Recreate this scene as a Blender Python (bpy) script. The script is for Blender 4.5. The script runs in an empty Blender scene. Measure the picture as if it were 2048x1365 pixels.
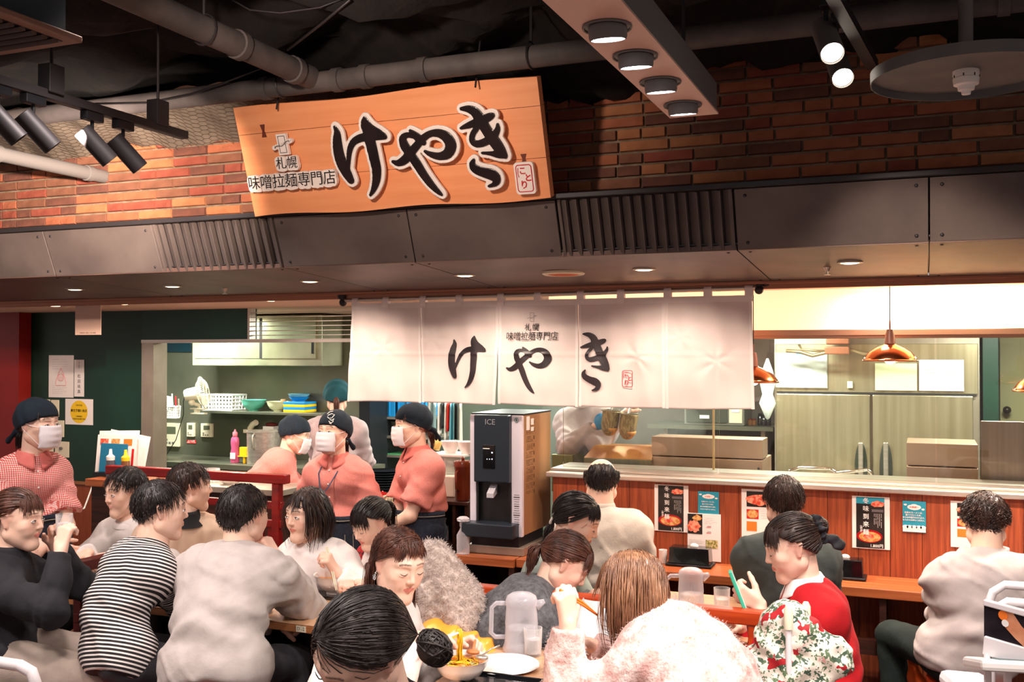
import bpy, bmesh, math, random
import numpy as np
from mathutils import Vector, Matrix, Euler
random.seed(7); rng = np.random.default_rng(7)
SC = bpy.context.scene; COL = SC.collection
R = math.radians; PI = math.pi

# ------------------------------------------------------------------ camera
F = 2022.0; EYE = 1.8
cam = bpy.data.cameras.new('camera'); camo = bpy.data.objects.new('camera', cam); COL.objects.link(camo)
cam.sensor_width = 36; cam.lens = 36 * F / 2048; cam.clip_start = .05; cam.clip_end = 60
camo.location = (0, 0, EYE); camo.rotation_euler = (R(90.75), 0, R(22.2))
SC.camera = camo
CM = Euler((R(90.75), 0, R(22.2))).to_matrix()
def P(px, py, X=None, Y=None, Z=None, s=None):
    """point seen at photograph pixel px,py on a plane of the place (or at scale s pixels per metre)"""
    d = CM @ Vector(((px - 1024) / F, -(py - 682.5) / F, -1))
    if s is not None: t = F / s
    elif X is not None: t = X / d.x
    elif Y is not None: t = Y / d.y
    else: t = (Z - EYE) / d.z
    return Vector((0, 0, EYE)) + d * t

# ------------------------------------------------------------------ world, exposure, lights
W = bpy.data.worlds.new('world'); SC.world = W; W.use_nodes = True
W.node_tree.nodes['Background'].inputs[0].default_value = (1.0, .80, .74, 1)
W.node_tree.nodes['Background'].inputs[1].default_value = .34
SC.view_settings.view_transform = 'Standard'; SC.view_settings.look = 'None'
SC.view_settings.gamma = 1; SC.view_settings.use_curve_mapping = False
SC.view_settings.exposure = 0.45
def light(kind, loc, energy, color=(1, .86, .74), target=None, size=.1, spot=60, blend=.5, name='lamp_light', sy=None):
    l = bpy.data.lights.new(name, kind); l.energy = energy; l.color = color
    if kind == 'AREA':
        l.size = size
        if sy: l.shape = 'RECTANGLE'; l.size_y = sy
    else: l.shadow_soft_size = size
    if kind == 'SPOT': l.spot_size = R(spot); l.spot_blend = blend
    o = bpy.data.objects.new(name, l); COL.objects.link(o); o.location = loc
    if target is not None:
        o.rotation_euler = (Vector(target) - Vector(loc)).to_track_quat('-Z', 'Y').to_euler()
    return o
WARM = (1, .80, .66); SOFT = (1, .88, .82); COOL = (.90, 1, .90)
# dining hall: unseen spots added as downlights over the tables, in front of and behind the camera
for x, y, e in ((-3.7, 2.0, 92), (-2.9, 1.2, 92), (-2.1, 2.2, 78), (-1.2, 1.2, 80), (.3, 1.6, 66), (1.3, 1.8, 78), (.6, 2.2, 36), (-3.2, 3.3, 60), (-1.6, -1.0, 95), (.8, -1.0, 92), (-4.4, .2, 95)):
    light('SPOT', (x, y, 2.9), e, SOFT, (x - .1, y + .55, 0), .09, 104, .55)
# the four adjustable lamps of the light bar, aimed at the tables
for i, yy in enumerate((2.38, 2.68, 2.98, 3.28)):
    light('SPOT', (-.02 - .02 * i, yy, 2.52), 62, (1, .95, .9), ((-1.45, 2.75, .9), (-.95, 3.0, .9), (-.5, 3.2, .9), (.1, 3.9, .9))[i], .04, 62, .7, 'bar_lamp_light')
# track spots washing the brick on the left, and an unseen spot added to light the sign
for i, (a, b, e) in enumerate((((-2.5, 2.45, 2.5), (-4.3, 4.25, 2.62), 340), ((-2.5, 2.7, 2.5), (-3.7, 4.25, 2.6), 200), ((-2.5, 2.85, 2.5), (-5.0, 4.25, 2.62), 340))):
    light('SPOT', a, e, WARM, b, .03, 52, .9, 'track_light')
light('SPOT', (-1.75, 1.9, 2.78), 92, WARM, (-2.1, 3.78, 2.68), .05, 70, 1, 'added_sign_light')
# two spots on the right, turned to the counter
light('SPOT', P(1672, 108, s=720) + Vector((.0, .05, -.06)), 60, WARM, (.9, 4.6, .9), .03, 60, .8, 'track_light')
light('SPOT', P(1684, 160, s=700) + Vector((.0, .05, -.06)), 45, WARM, (.2, 5.1, 1.2), .03, 60, .8, 'track_light')

# ------------------------------------------------------------------ materials
def lin(h):
    h = h.lstrip('#'); c = [int(h[i:i+2], 16) / 255 for i in (0, 2, 4)]
    return tuple(((x + .055) / 1.055) ** 2.4 if x > .04045 else x / 12.92 for x in c) + (1,)
_M = {}
def mat(name, c, c2=None, rough=.6, metal=0, scale=8, stretch=(1, 1, 1), bump=0, bscale=None, detail=3, trans=0, alpha=1, emit=0, ior=1.45, coat=0, sheen=0, contrast=(.35, .65), attr=None, sss=0, spec=None):
    if name in _M: return _M[name]
    m = bpy.data.materials.new(name); _M[name] = m; m.use_nodes = True
    nt = m.node_tree; N = nt.nodes; L = nt.links; b = N['Principled BSDF']
    b.inputs['Roughness'].default_value = rough; b.inputs['Metallic'].default_value = metal
    b.inputs['IOR'].default_value = ior; b.inputs['Coat Weight'].default_value = coat
    if spec is not None: b.inputs['Specular IOR Level'].default_value = spec
    if sheen: b.inputs['Sheen Weight'].default_value = sheen
    if trans: b.inputs['Transmission Weight'].default_value = trans
    if alpha < 1: b.inputs['Alpha'].default_value = alpha
    if sss: b.inputs['Subsurface Weight'].default_value = sss; b.inputs['Subsurface Radius'].default_value = (.02, .008, .005)
    C = lin(c) if isinstance(c, str) else c
    tc = N.new('ShaderNodeTexCoord'); mp = N.new('ShaderNodeMapping'); mp.inputs['Scale'].default_value = stretch
    L.new(tc.outputs['Object'], mp.inputs[0])
    col = None
    if attr:
        a = N.new('ShaderNodeAttribute'); a.attribute_name = attr; L.new(a.outputs['Color'], b.inputs['Base Color'])
    elif c2:
        C2 = lin(c2) if isinstance(c2, str) else c2
        n = N.new('ShaderNodeTexNoise'); n.inputs['Scale'].default_value = scale; n.inputs['Detail'].default_value = detail
        L.new(mp.outputs[0], n.inputs[0])
        r = N.new('ShaderNodeValToRGB'); r.color_ramp.elements[0].position = contrast[0]; r.color_ramp.elements[1].position = contrast[1]
        r.color_ramp.elements[0].color = C; r.color_ramp.elements[1].color = C2
        L.new(n.outputs[0], r.inputs[0]); L.new(r.outputs[0], b.inputs['Base Color'])
    else: b.inputs['Base Color'].default_value = C
    if emit:
        b.inputs['Emission Strength'].default_value = emit; b.inputs['Emission Color'].default_value = C
    if bump:
        n2 = N.new('ShaderNodeTexNoise'); n2.inputs['Scale'].default_value = bscale or scale; n2.inputs['Detail'].default_value = 4
        L.new(mp.outputs[0], n2.inputs[0]); bp = N.new('ShaderNodeBump'); bp.inputs['Strength'].default_value = bump; bp.inputs['Distance'].default_value = .01
        L.new(n2.outputs[0], bp.inputs['Height']); L.new(bp.outputs[0], b.inputs['Normal'])
    return m
def attr_pattern(name, attrs, ramp, rough=.85, bump=0):
    """cloth whose colour follows 'along'/'around' attributes of the garment (stripes, checks)"""
    if name in _M: return _M[name]
    m = bpy.data.materials.new(name); _M[name] = m; m.use_nodes = True
    nt = m.node_tree; N = nt.nodes; L = nt.links; b = N['Principled BSDF']; b.inputs['Roughness'].default_value = rough
    prev = None
    outs = []
    for nm, freq, duty in attrs:
        a = N.new('ShaderNodeAttribute'); a.attribute_name = nm
        mu = N.new('ShaderNodeMath'); mu.operation = 'MULTIPLY'; mu.inputs[1].default_value = freq; L.new(a.outputs['Fac'], mu.inputs[0])
        fr = N.new('ShaderNodeMath'); fr.operation = 'FRACT'; L.new(mu.outputs[0], fr.inputs[0])
        gt = N.new('ShaderNodeMath'); gt.operation = 'GREATER_THAN'; gt.inputs[1].default_value = duty; L.new(fr.outputs[0], gt.inputs[0])
        outs.append(gt)
    if len(outs) == 1: fac = outs[0].outputs[0]
    else:
        ad = N.new('ShaderNodeMath'); ad.operation = 'ADD'; L.new(outs[0].outputs[0], ad.inputs[0]); L.new(outs[1].outputs[0], ad.inputs[1])
        hf = N.new('ShaderNodeMath'); hf.operation = 'MULTIPLY'; hf.inputs[1].default_value = .5; L.new(ad.outputs[0], hf.inputs[0]); fac = hf.outputs[0]
    r = N.new('ShaderNodeValToRGB'); L.new(fac, r.inputs[0]); e = r.color_ramp.elements
    e[0].color = lin(ramp[0]); e[1].color = lin(ramp[-1])
    if len(ramp) == 3: x = e.new(.5); x.color = lin(ramp[1])
    L.new(r.outputs[0], b.inputs['Base Color'])
    return m
def skin_mat(name, k=1.0):
    if name in _M: return _M[name]
    m = mat(name, 'ffffff', rough=.5, attr='Col', sss=.12); m.node_tree.nodes['Principled BSDF'].inputs['Subsurface Scale'].default_value = .3
    return m

# ------------------------------------------------------------------ mesh collecting
class MB:
    def __init__(s): s.v = []; s.f = []; s.mi = []; s.m = 0
    def add(s, vs, fs):
        o = len(s.v); s.v += [tuple(v) for v in vs]; s.f += [tuple(i + o for i in f) for f in fs]; s.mi += [s.m] * len(fs); return s
    def box(s, c, d, rot=None):
        x, y, z = d[0] / 2, d[1] / 2, d[2] / 2; c = Vector(c)
        vs = [Vector(p) for p in ((-x,-y,-z),(x,-y,-z),(x,y,-z),(-x,y,-z),(-x,-y,z),(x,-y,z),(x,y,z),(-x,y,z))]
        if rot is not None:
            M = rot if isinstance(rot, Matrix) else Euler(rot).to_matrix(); vs = [M @ v for v in vs]
        return s.add([v + c for v in vs], [(0,3,2,1),(4,5,6,7),(0,1,5,4),(1,2,6,5),(2,3,7,6),(3,0,4,7)])
    def box2(s, a, b):
        a = Vector(a); b = Vector(b); return s.box((a + b) / 2, [abs(q) for q in (b - a)])
    def bar(s, a, b, w, h, up=(0, 0, 1)):
        a = Vector(a); b = Vector(b); d = b - a; l = d.length; d.normalize(); u = Vector(up)
        x = d.cross(u)
        if x.length < 1e-4: x = d.cross(Vector((0, 1, 0)))
        x.normalize(); u = x.cross(d)
        M = Matrix((x, d, u)).transposed(); return s.box((a + b) / 2, (w, l, h), M)
    def tube(s, pts, r, n=10, cap=True, flat=1.0, upv=None):
        pts = [Vector(p) for p in pts]; k = len(pts)
        rs = r if isinstance(r, (list, tuple)) else [r] * k
        up = None; vs = []; fs = []
        for i, p in enumerate(pts):
            t = (pts[min(i + 1, k - 1)] - pts[max(i - 1, 0)])
            if t.length < 1e-9: t = Vector((0, 0, 1))
            t.normalize()
            if up is None:
                up = Vector(upv) if upv is not None else (Vector((0, 0, 1)) if abs(t.z) < .9 else Vector((1, 0, 0)))
            x = t.cross(up)
            if x.length < 1e-6: x = t.orthogonal()
            x.normalize(); up = x.cross(t).normalized()
            for j in range(n):
                a = 2 * PI * j / n; vs.append(p + x * math.cos(a) * rs[i] + up * math.sin(a) * rs[i] * flat)
        for i in range(k - 1):
            for j in range(n):
                fs.append((i*n+j, i*n+(j+1)%n, (i+1)*n+(j+1)%n, (i+1)*n+j))
        if cap: fs.append(tuple(range(n))[::-1]); fs.append(tuple(range((k-1)*n, k*n)))
        return s.add(vs, fs)
    def cyl(s, a, b, r, r2=None, n=20): return s.tube([a, b], [r, r if r2 is None else r2], n)
    def lathe(s, prof, c=(0, 0, 0), n=28, M=None, sx=1, sy=1):
        c = Vector(c); vs = []; fs = []; k = len(prof)
        for (r, z) in prof:
            for j in range(n):
                a = 2 * PI * j / n; v = Vector((r * math.cos(a) * sx, r * math.sin(a) * sy, z))
                if M is not None: v = M @ v
                vs.append(v + c)
        for i in range(k - 1):
            for j in range(n): fs.append((i*n+j, i*n+(j+1)%n, (i+1)*n+(j+1)%n, (i+1)*n+j))
        return s.add(vs, fs)
    def poly(s, pts, n, t):
        """flat outline pts (3D) thickened by t along n"""
        n = Vector(n); k = len(pts); a = [Vector(p) for p in pts]; b = [p + n * t for p in a]
        fs = [tuple(range(k))[::-1], tuple(range(k, 2 * k))] + [(i, (i+1)%k, k+(i+1)%k, k+i) for i in range(k)]
        return s.add(a + b, fs)
    def sphere(s, c, r, n=12, m=8, M=None):
        rr = r if isinstance(r, (tuple, list)) else (r, r, r); c = Vector(c)
        vs = []; fs = []
        for i in range(m + 1):
            th = PI * i / m
            for j in range(n):
                a = 2 * PI * j / n; v = Vector((rr[0]*math.sin(th)*math.cos(a), rr[1]*math.sin(th)*math.sin(a), rr[2]*math.cos(th)))
                if M is not None: v = M @ v
                vs.append(v + c)
        for i in range(m):
            for j in range(n): fs.append(((i+1)*n+j, (i+1)*n+(j+1)%n, i*n+(j+1)%n, i*n+j))
        return s.add(vs, fs)
    def grid(s, fn, nu, nv, thick=0):
        vs = [fn(i / nu, j / nv) for j in range(nv + 1) for i in range(nu + 1)]
        fs = [(j*(nu+1)+i, j*(nu+1)+i+1, (j+1)*(nu+1)+i+1, (j+1)*(nu+1)+i) for j in range(nv) for i in range(nu)]
        return s.add(vs, fs)
    def build(s, name, m, parent=None, smooth=None, bevel=0, base=None, solid=0):
        me = bpy.data.meshes.new(name); me.from_pydata(s.v, [], s.f)
        ms = m if isinstance(m, (list, tuple)) else [m]
        for q in ms: me.materials.append(q)
        if len(ms) > 1: me.polygons.foreach_set('material_index', s.mi)
        return finish(me, name, parent, smooth, bevel, solid)
def finish(me, name, parent=None, smooth=None, bevel=0, solid=0):
    me.update(); me.validate()
    if smooth is True: me.polygons.foreach_set('use_smooth', [True] * len(me.polygons))
    elif smooth: me.polygons.foreach_set('use_smooth', [True] * len(me.polygons)); me.set_sharp_from_angle(angle=R(smooth))
    o = bpy.data.objects.new(name, me); COL.objects.link(o)
    if parent is not None:
        o.parent = parent; o.matrix_parent_inverse = pinv(parent)
    if bevel:
        b = o.modifiers.new('bevel', 'BEVEL'); b.width = bevel; b.segments = 2; b.limit_method = 'ANGLE'; b.angle_limit = R(40)
    if solid:
        b = o.modifiers.new('solid', 'SOLIDIFY'); b.thickness = solid; b.offset = 0
    return o
def wmat(o):
    M = Matrix.LocRotScale(o.location, o.rotation_euler, o.scale)
    return (wmat(o.parent) @ o.matrix_parent_inverse @ M) if o.parent else M
def pinv(p): return wmat(p).inverted()
def tag(o, label, cat, group=None, kind=None):
    if label: o['label'] = label
    if cat: o['category'] = cat
    if group: o['group'] = group
    if kind: o['kind'] = kind
    return o
def thing(name, label, cat, loc=(0, 0, 0), rz=0, group=None):
    o = bpy.data.objects.new(name, None); COL.objects.link(o); o.location = loc; o.rotation_euler = (0, 0, rz)
    o.empty_display_size = .05
    return tag(o, label, cat, group)
def struct(o): o['kind'] = 'structure'; return o
def cp(o, parent=None):
    c = o.copy(); COL.objects.link(c)
    if parent is not None: c.parent = parent; c.matrix_parent_inverse = o.matrix_parent_inverse
    for ch in list(o.children): cp(ch, c)
    return c
def text(body, size, M, m, name='lettering', parent=None, depth=.0008, align='CENTER', sx=1, spacing=1, shear=0, bold=0):
    c = bpy.data.curves.new('t', 'FONT'); c.body = body; c.size = size; c.extrude = depth; c.align_x = align; c.align_y = 'CENTER'
    c.resolution_u = 2; c.space_character = spacing; c.shear = shear; c.offset = bold; c.space_line = 1.0
    o = bpy.data.objects.new('t', c); COL.objects.link(o)
    dg = bpy.context.evaluated_depsgraph_get(); me = bpy.data.meshes.new_from_object(o.evaluated_get(dg))
    bpy.data.objects.remove(o); me.transform(M @ Matrix.Diagonal((sx, 1, 1, 1)))
    me.materials.clear(); me.materials.append(m)
    return finish(me, name, parent)
def frame(o, x, z, n=None):
    """matrix: local x along x, local y along z, at o"""
    x = Vector(x).normalized(); z = Vector(z).normalized(); n = x.cross(z).normalized(); z = n.cross(x)
    M = Matrix((x, z, n)).transposed().to_4x4(); M.translation = Vector(o); return M

# ------------------------------------------------------------------ implicit shapes
def nets(fn, lo, hi, h):
    lo = np.array(lo, np.float32); hi = np.array(hi, np.float32)
    n = np.maximum(((hi - lo) / h).astype(int) + 2, 4)
    ax = [lo[i] + h * np.arange(n[i], dtype=np.float32) for i in range(3)]
    G = np.stack(np.meshgrid(*ax, indexing='ij'), -1)
    V = fn(G.reshape(-1, 3)).reshape(n).astype(np.float32)
    V[0] = np.maximum(V[0], .001); V[-1] = np.maximum(V[-1], .001); V[:, 0] = np.maximum(V[:, 0], .001); V[:, -1] = np.maximum(V[:, -1], .001)
    V[:, :, 0] = np.maximum(V[:, :, 0], .001); V[:, :, -1] = np.maximum(V[:, :, -1], .001)
    I = V < 0
    c = np.zeros(tuple(k - 1 for k in n), np.int8)
    cor = [(a, b, d) for a in (0, 1) for b in (0, 1) for d in (0, 1)]
    sl = lambda A, t: A[t[0]:A.shape[0]-1+t[0], t[1]:A.shape[1]-1+t[1], t[2]:A.shape[2]-1+t[2]]
    for t in cor: c += sl(I, t)
    act = (c > 0) & (c < 8); idx = np.full(act.shape, -1, np.int64); ids = np.argwhere(act); idx[act] = np.arange(len(ids))
    s = np.zeros((len(ids), 3), np.float32); k = np.zeros(len(ids), np.float32)
    val = {t: V[ids[:, 0] + t[0], ids[:, 1] + t[1], ids[:, 2] + t[2]] for t in cor}
    for t in cor:
        for a in range(3):
            if t[a]: continue
            u = list(t); u[a] = 1; u = tuple(u)
            v0, v1 = val[t], val[u]; cr = (v0 < 0) != (v1 < 0)
            fr = np.where(cr, v0 / np.where(cr, v0 - v1, 1), 0)
            p = np.tile(np.array(t, np.float32), (len(ids), 1)); p[:, a] = fr
            s += p * cr[:, None]; k += cr
    vs = lo + h * (ids + s / k[:, None])
    fs = []
    for a in range(3):
        b, d = (a + 1) % 3, (a + 2) % 3
        A = [slice(None)] * 3; B = [slice(None)] * 3; A[a] = slice(0, -1); B[a] = slice(1, None)
        for q in (A, B): q[b] = slice(1, -1); q[d] = slice(1, -1)
        e0 = I[tuple(A)]; e1 = I[tuple(B)]; e = np.argwhere(e0 != e1)
        if not len(e): continue
        inv = e0[e[:, 0], e[:, 1], e[:, 2]]
        e[:, b] += 1; e[:, d] += 1
        def g(db, dd):
            w = e.copy(); w[:, b] += db; w[:, d] += dd; return idx[w[:, 0], w[:, 1], w[:, 2]]
        q = np.stack([g(-1, -1), g(0, -1), g(0, 0), g(-1, 0)], 1)
        q[~inv] = q[~inv][:, ::-1]; fs.append(q)
    return vs, np.concatenate(fs)
def npmesh(name, vs, fs, m, parent=None, attrs=None, smooth=True, col=None, mi=None):
    me = bpy.data.meshes.new(name); k = fs.shape[1]
    me.vertices.add(len(vs)); me.vertices.foreach_set('co', np.ascontiguousarray(vs, np.float32).ravel())
    me.loops.add(len(fs) * k); me.loops.foreach_set('vertex_index', np.ascontiguousarray(fs, np.int32).ravel())
    me.polygons.add(len(fs)); me.polygons.foreach_set('loop_start', np.arange(0, len(fs) * k, k, dtype=np.int32))
    try: me.polygons.foreach_set('loop_total', np.full(len(fs), k, np.int32))
    except Exception: pass
    me.update(calc_edges=True)
    if smooth: me.polygons.foreach_set('use_smooth', np.ones(len(fs), bool))
    for q in (m if isinstance(m, (list, tuple)) else [m]): me.materials.append(q)
    if mi is not None: me.polygons.foreach_set('material_index', mi.astype(np.int32))
    for nm, a in (attrs or {}).items():
        at = me.attributes.new(nm, 'FLOAT', 'POINT'); at.data.foreach_set('value', np.ascontiguousarray(a, np.float32))
    if col is not None:
        at = me.color_attributes.new('Col', 'FLOAT_COLOR', 'POINT'); c4 = np.ones((len(vs), 4), np.float32); c4[:, :3] = col; at.data.foreach_set('color', c4.ravel())
    o = bpy.data.objects.new(name, me); COL.objects.link(o)
    if parent is not None: o.parent = parent; o.matrix_parent_inverse = pinv(parent)
    return o
A_ = lambda *x: np.array(x, np.float32)
def caps(p, a, b, ra, rb=None, sq=None):
    a = np.asarray(a, np.float32); b = np.asarray(b, np.float32); rb = ra if rb is None else rb
    d = b - a; L2 = float(d @ d) + 1e-9; q = p - a; t = np.clip(q @ d / L2, 0, 1)
    w = q - t[:, None] * d
    if sq is not None:
        n = np.asarray(sq[0], np.float32); w = w + ((w @ n) * (sq[1] - 1))[:, None] * n
    return np.sqrt((w * w).sum(1)) - (ra + (rb - ra) * t)
def ell(p, c, r):
    r = np.asarray(r, np.float32); q = (p - np.asarray(c, np.float32)) / r; l = np.sqrt((q * q).sum(1)); return (l - 1) * float(r.min())
def smin(a, b, k):
    h = np.maximum(k - np.abs(a - b), 0) / k; return np.minimum(a, b) - h * h * k * .25
def smax(a, b, k): return -smin(-a, -b, k)
# ================================================================== SETTING
def M_(k): return MATS[k]
MATS = dict(
 steel=mat('brushed_steel', 'd2c8be', 'bdb3a8', rough=.3, metal=.75, scale=3, stretch=(.5, 22, 22)),
 steel_dull=mat('dull_steel', 'b9ad9f', 'a39788', rough=.45, metal=.7, scale=4, bump=.02, bscale=60),
 steel_green=mat('steel_lining', '8a8877', '66695a', rough=.38, metal=.6, scale=1.6, bump=.03, bscale=30),
 fascia=mat('weathered_fascia_panel', '4f4543', '6b5f5a', rough=.6, metal=.25, scale=3.2, detail=6, bump=.04, bscale=40, contrast=(.3, .7)),
 soffit=mat('weathered_soffit_panel', '6b5047', '4f3b35', rough=.5, metal=.2, scale=3, detail=6, bump=.03, bscale=30),
 darkmetal=mat('dark_painted_metal', '2f2b2d', rough=.5, metal=.3),
 black=mat('black_plastic', '16161a', rough=.38),
 blackgloss=mat('black_gloss', '0c0d11', rough=.12, coat=.6),
 wood=mat('counter_laminate', 'aa5430', '7c3620', rough=.42, scale=9, stretch=(14, 14, .5), detail=6, bump=.02, bscale=20, contrast=(.3, .7)),
 woodh=mat('counter_board', 'b9683a', '8e4526', rough=.35, scale=4, stretch=(.5, 12, 12), detail=6, contrast=(.3, .7)),
 darkwood=mat('dark_stained_wood', '4a2418', '2c150f', rough=.5, scale=5, stretch=(.5, 10, 10), detail=5),
 red=mat('red_lacquered_wood', '8f1210', '760d0c', rough=.36, scale=4, stretch=(1, 8, 8), coat=.15),
 redorange=mat('orange_and_lit_red_wood', 'c2461a', 'a3340f', rough=.38, scale=4, stretch=(1, 8, 8), coat=.15),  # rail's red with orange light put into it; stool seats are orange
 table=mat('table_laminate', 'dcae86', 'c99873', rough=.3, scale=4, stretch=(.6, 10, 10), detail=5, coat=.2),
 tedge=mat('table_edge_wood', 'b4764c', '98603a', rough=.45, scale=4, stretch=(.6, 10, 10)),
 green=mat('dark_green_wall_panel', '12382a', '0d2c22', rough=.4, scale=2),
 greenteal=mat('teal_green_header', '154035', '0f3330', rough=.35, scale=2),
 pink=mat('cream_ceiling_paint', 'e8c6ae', rough=.7),
 white=mat('white_plastic', 'eae6e2', rough=.4), cream=mat('cream_plastic', 'e3d9bf', rough=.45),
 paper=mat('white_paper', 'efe6e2', rough=.8), ink=mat('black_ink', '1a1315', rough=.6), redink=mat('red_ink', 'c2121c', rough=.6),
 cloth=mat('white_noren_cloth', 'e9dbd6', 'dfcfca', rough=.75, scale=2.5, bump=.08, bscale=9, sheen=.2),
 inkcloth=mat('printed_black_letter', '241d20', '3a3032', rough=.4, scale=6),
 mortar=mat('mortar', '8f7c6a', '75634f', rough=.95, scale=20, bump=.2, bscale=60),
 ceramic=mat('white_ceramic', 'f2ece8', rough=.18, coat=.4), copper=mat('polished_copper', 'd88a5c', rough=.2, metal=1),
 grey=mat('grey_paint', '6f6b69', rough=.6), pipe=mat('dusty_grey_pipe', '57504e', '3f3a3a', rough=.7, scale=6, bump=.1, bscale=50),
 teal=mat('teal_plastic', '5fb9a4', rough=.35), limecream=mat('pale_lime_plastic', 'd9e0b8', rough=.4), blue=mat('blue_plastic', '1f86c4', rough=.35),
 yellow=mat('yellow_plastic', 'f2c41d', rough=.4), bluecloth=mat('blue_folder', '1b6f93', rough=.5), wax=mat('brown_tinted_plastic', '6b2a17', rough=.15, coat=.5),
)
GLASSM = bpy.data.materials.new('clear_pane'); GLASSM.use_nodes = True
_n = GLASSM.node_tree; _n.nodes.clear(); _o = _n.nodes.new('ShaderNodeOutputMaterial'); _x = _n.nodes.new('ShaderNodeMixShader'); _t = _n.nodes.new('ShaderNodeBsdfTransparent'); _g = _n.nodes.new('ShaderNodeBsdfGlossy'); _f = _n.nodes.new('ShaderNodeFresnel')
_g.inputs['Roughness'].default_value = .03; _t.inputs[0].default_value = (.95, .97, .94, 1); _f.inputs[0].default_value = 1.5
_n.links.new(_f.outputs[0], _x.inputs[0]); _n.links.new(_t.outputs[0], _x.inputs[1]); _n.links.new(_g.outputs[0], _x.inputs[2]); _n.links.new(_x.outputs[0], _o.inputs[0])
def clearish(name, tint, fac, rough=.1):
    """thin tinted plastic or glassware: part see-through, part glossy body"""
    m = bpy.data.materials.new(name); m.use_nodes = True; n = m.node_tree; n.nodes.clear()
    o = n.nodes.new('ShaderNodeOutputMaterial'); x = n.nodes.new('ShaderNodeMixShader'); t = n.nodes.new('ShaderNodeBsdfTransparent'); b = n.nodes.new('ShaderNodeBsdfPrincipled')
    lw = n.nodes.new('ShaderNodeLayerWeight'); lw.inputs[0].default_value = .35; ma = n.nodes.new('ShaderNodeMath'); ma.operation = 'MULTIPLY_ADD'; ma.inputs[1].default_value = .7; ma.inputs[2].default_value = fac; ma.use_clamp = True
    n.links.new(lw.outputs['Facing'], ma.inputs[0]); b.inputs['Base Color'].default_value = lin(tint); b.inputs['Roughness'].default_value = rough; t.inputs[0].default_value = (.97, .97, .97, 1)
    n.links.new(ma.outputs[0], x.inputs[0]); n.links.new(t.outputs[0], x.inputs[1]); n.links.new(b.outputs[0], x.inputs[2]); n.links.new(x.outputs[0], o.inputs[0]); return m
CLEAR = clearish('clear_plastic', 'f4f0f0', .22); TUMBLER = clearish('glass_tumbler', 'f6f2f0', .10); FROST = clearish('frosted_jug_plastic', 'e2dbe0', .30, .22); BAG = clearish('clear_bag_film', 'eef4ee', .45, .2)
FILM = clearish('laminate_film', 'f2eff0', .5, .12)
def em(name, c, e):
    m = mat(name, c, emit=e); return m
LAMP = em('lamp_glass_lit', 'fff1df', 9); LAMPW = em('downlight_glow', 'ffe2b8', 5)

# ---- floor, ceiling
struct(MB().box2((-9, -4, -.1), (5, 9.2, 0)).build('floor', mat('dark_floor_tile', '4a2e24', '38221b', rough=.5, scale=3)))
DARKC = mat('sprayed_ceiling_lagging', '0d0b0c', '1c1513', rough=1, scale=14, bump=.9, bscale=18, detail=8)
def ceil_fn(u, v):
    x = -9 + 14 * u; y = .2 + 4.2 * v
    z = 3.12 + .05 * math.sin(x * 7.3 + 2 * math.sin(y * 5)) + .04 * math.sin(y * 11 + x * 3) + random.uniform(-.025, .025)
    w = max(0, (v - .84) / .16); z -= w * (.19 if x > -2.2 else .05) + w * .05 * math.sin(x * 13) * math.sin(x * 5.1)
    return (x, y, z)
struct(MB().grid(ceil_fn, 170, 60).build('ceiling', DARKC, smooth=True))
struct(MB().box2((-9, 4.3, 3.3), (5, 9.2, 3.4)).build('ceiling', DARKC))
# ---- beam casing: trim, fascia panels, louvres, soffit
YT, ZT, YB, ZB = 3.91, 2.437, 4.0, 2.208
YI, ZI = 5.0, 2.15
XL, XR = -7.2, 2.2
def px_on(px, py, Y): return P(px, py, Y=Y).x
struct(MB().box2((XL, YT - .02, ZT), (XR, 4.30, ZT + .022)).build('trim_1', M_('darkmetal'), bevel=.003))
tr = struct(MB().box2((XL, YI - .02, ZI - .035), (XR, YI + .01, ZI + .01)).box2((XL, YI - .05, ZI - .012), (XR, YI - .02, ZI + .004)).build('trim_2', mat('soffit_edge_trim', 'a06a52', rough=.35, metal=.5), bevel=.003))
fas = thing('beam_casing', 'long dark metal casing above the counter with slatted vents and riveted panels', 'casing', (0, YT, ZB))
tilt = math.atan2(YB - YT, ZT - ZB)
def on_fascia(x, t, out=0):           # t 0 bottom .. 1 top
    y = YB + (YT - YB) * t; z = ZB + (ZT - ZB) * t
    return Vector((x, y - out * math.cos(tilt), z - out * math.sin(tilt)))
NF = (on_fascia(0, 0, 1) - on_fascia(0, 0, 0))
joints = [XL] + [px_on(*q, YT) for q in ((85, 457), (302, 443), (545, 428), (812, 410), (1110, 393), (1466, 371), (1858, 346))] + [1.15, XR]
MB().poly([on_fascia(XL, .01) - NF * .03, on_fascia(XR, .01) - NF * .03, on_fascia(XR, .99) - NF * .03, on_fascia(XL, .99) - NF * .03], -NF, .008).build('casing_light_stop', M_('darkmetal'), fas)  # added plate that stops kitchen light at the panel joints
rv = MB().sphere((0, 0, 0), (.007, .004, .007), 8, 5)
rme = None
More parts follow.
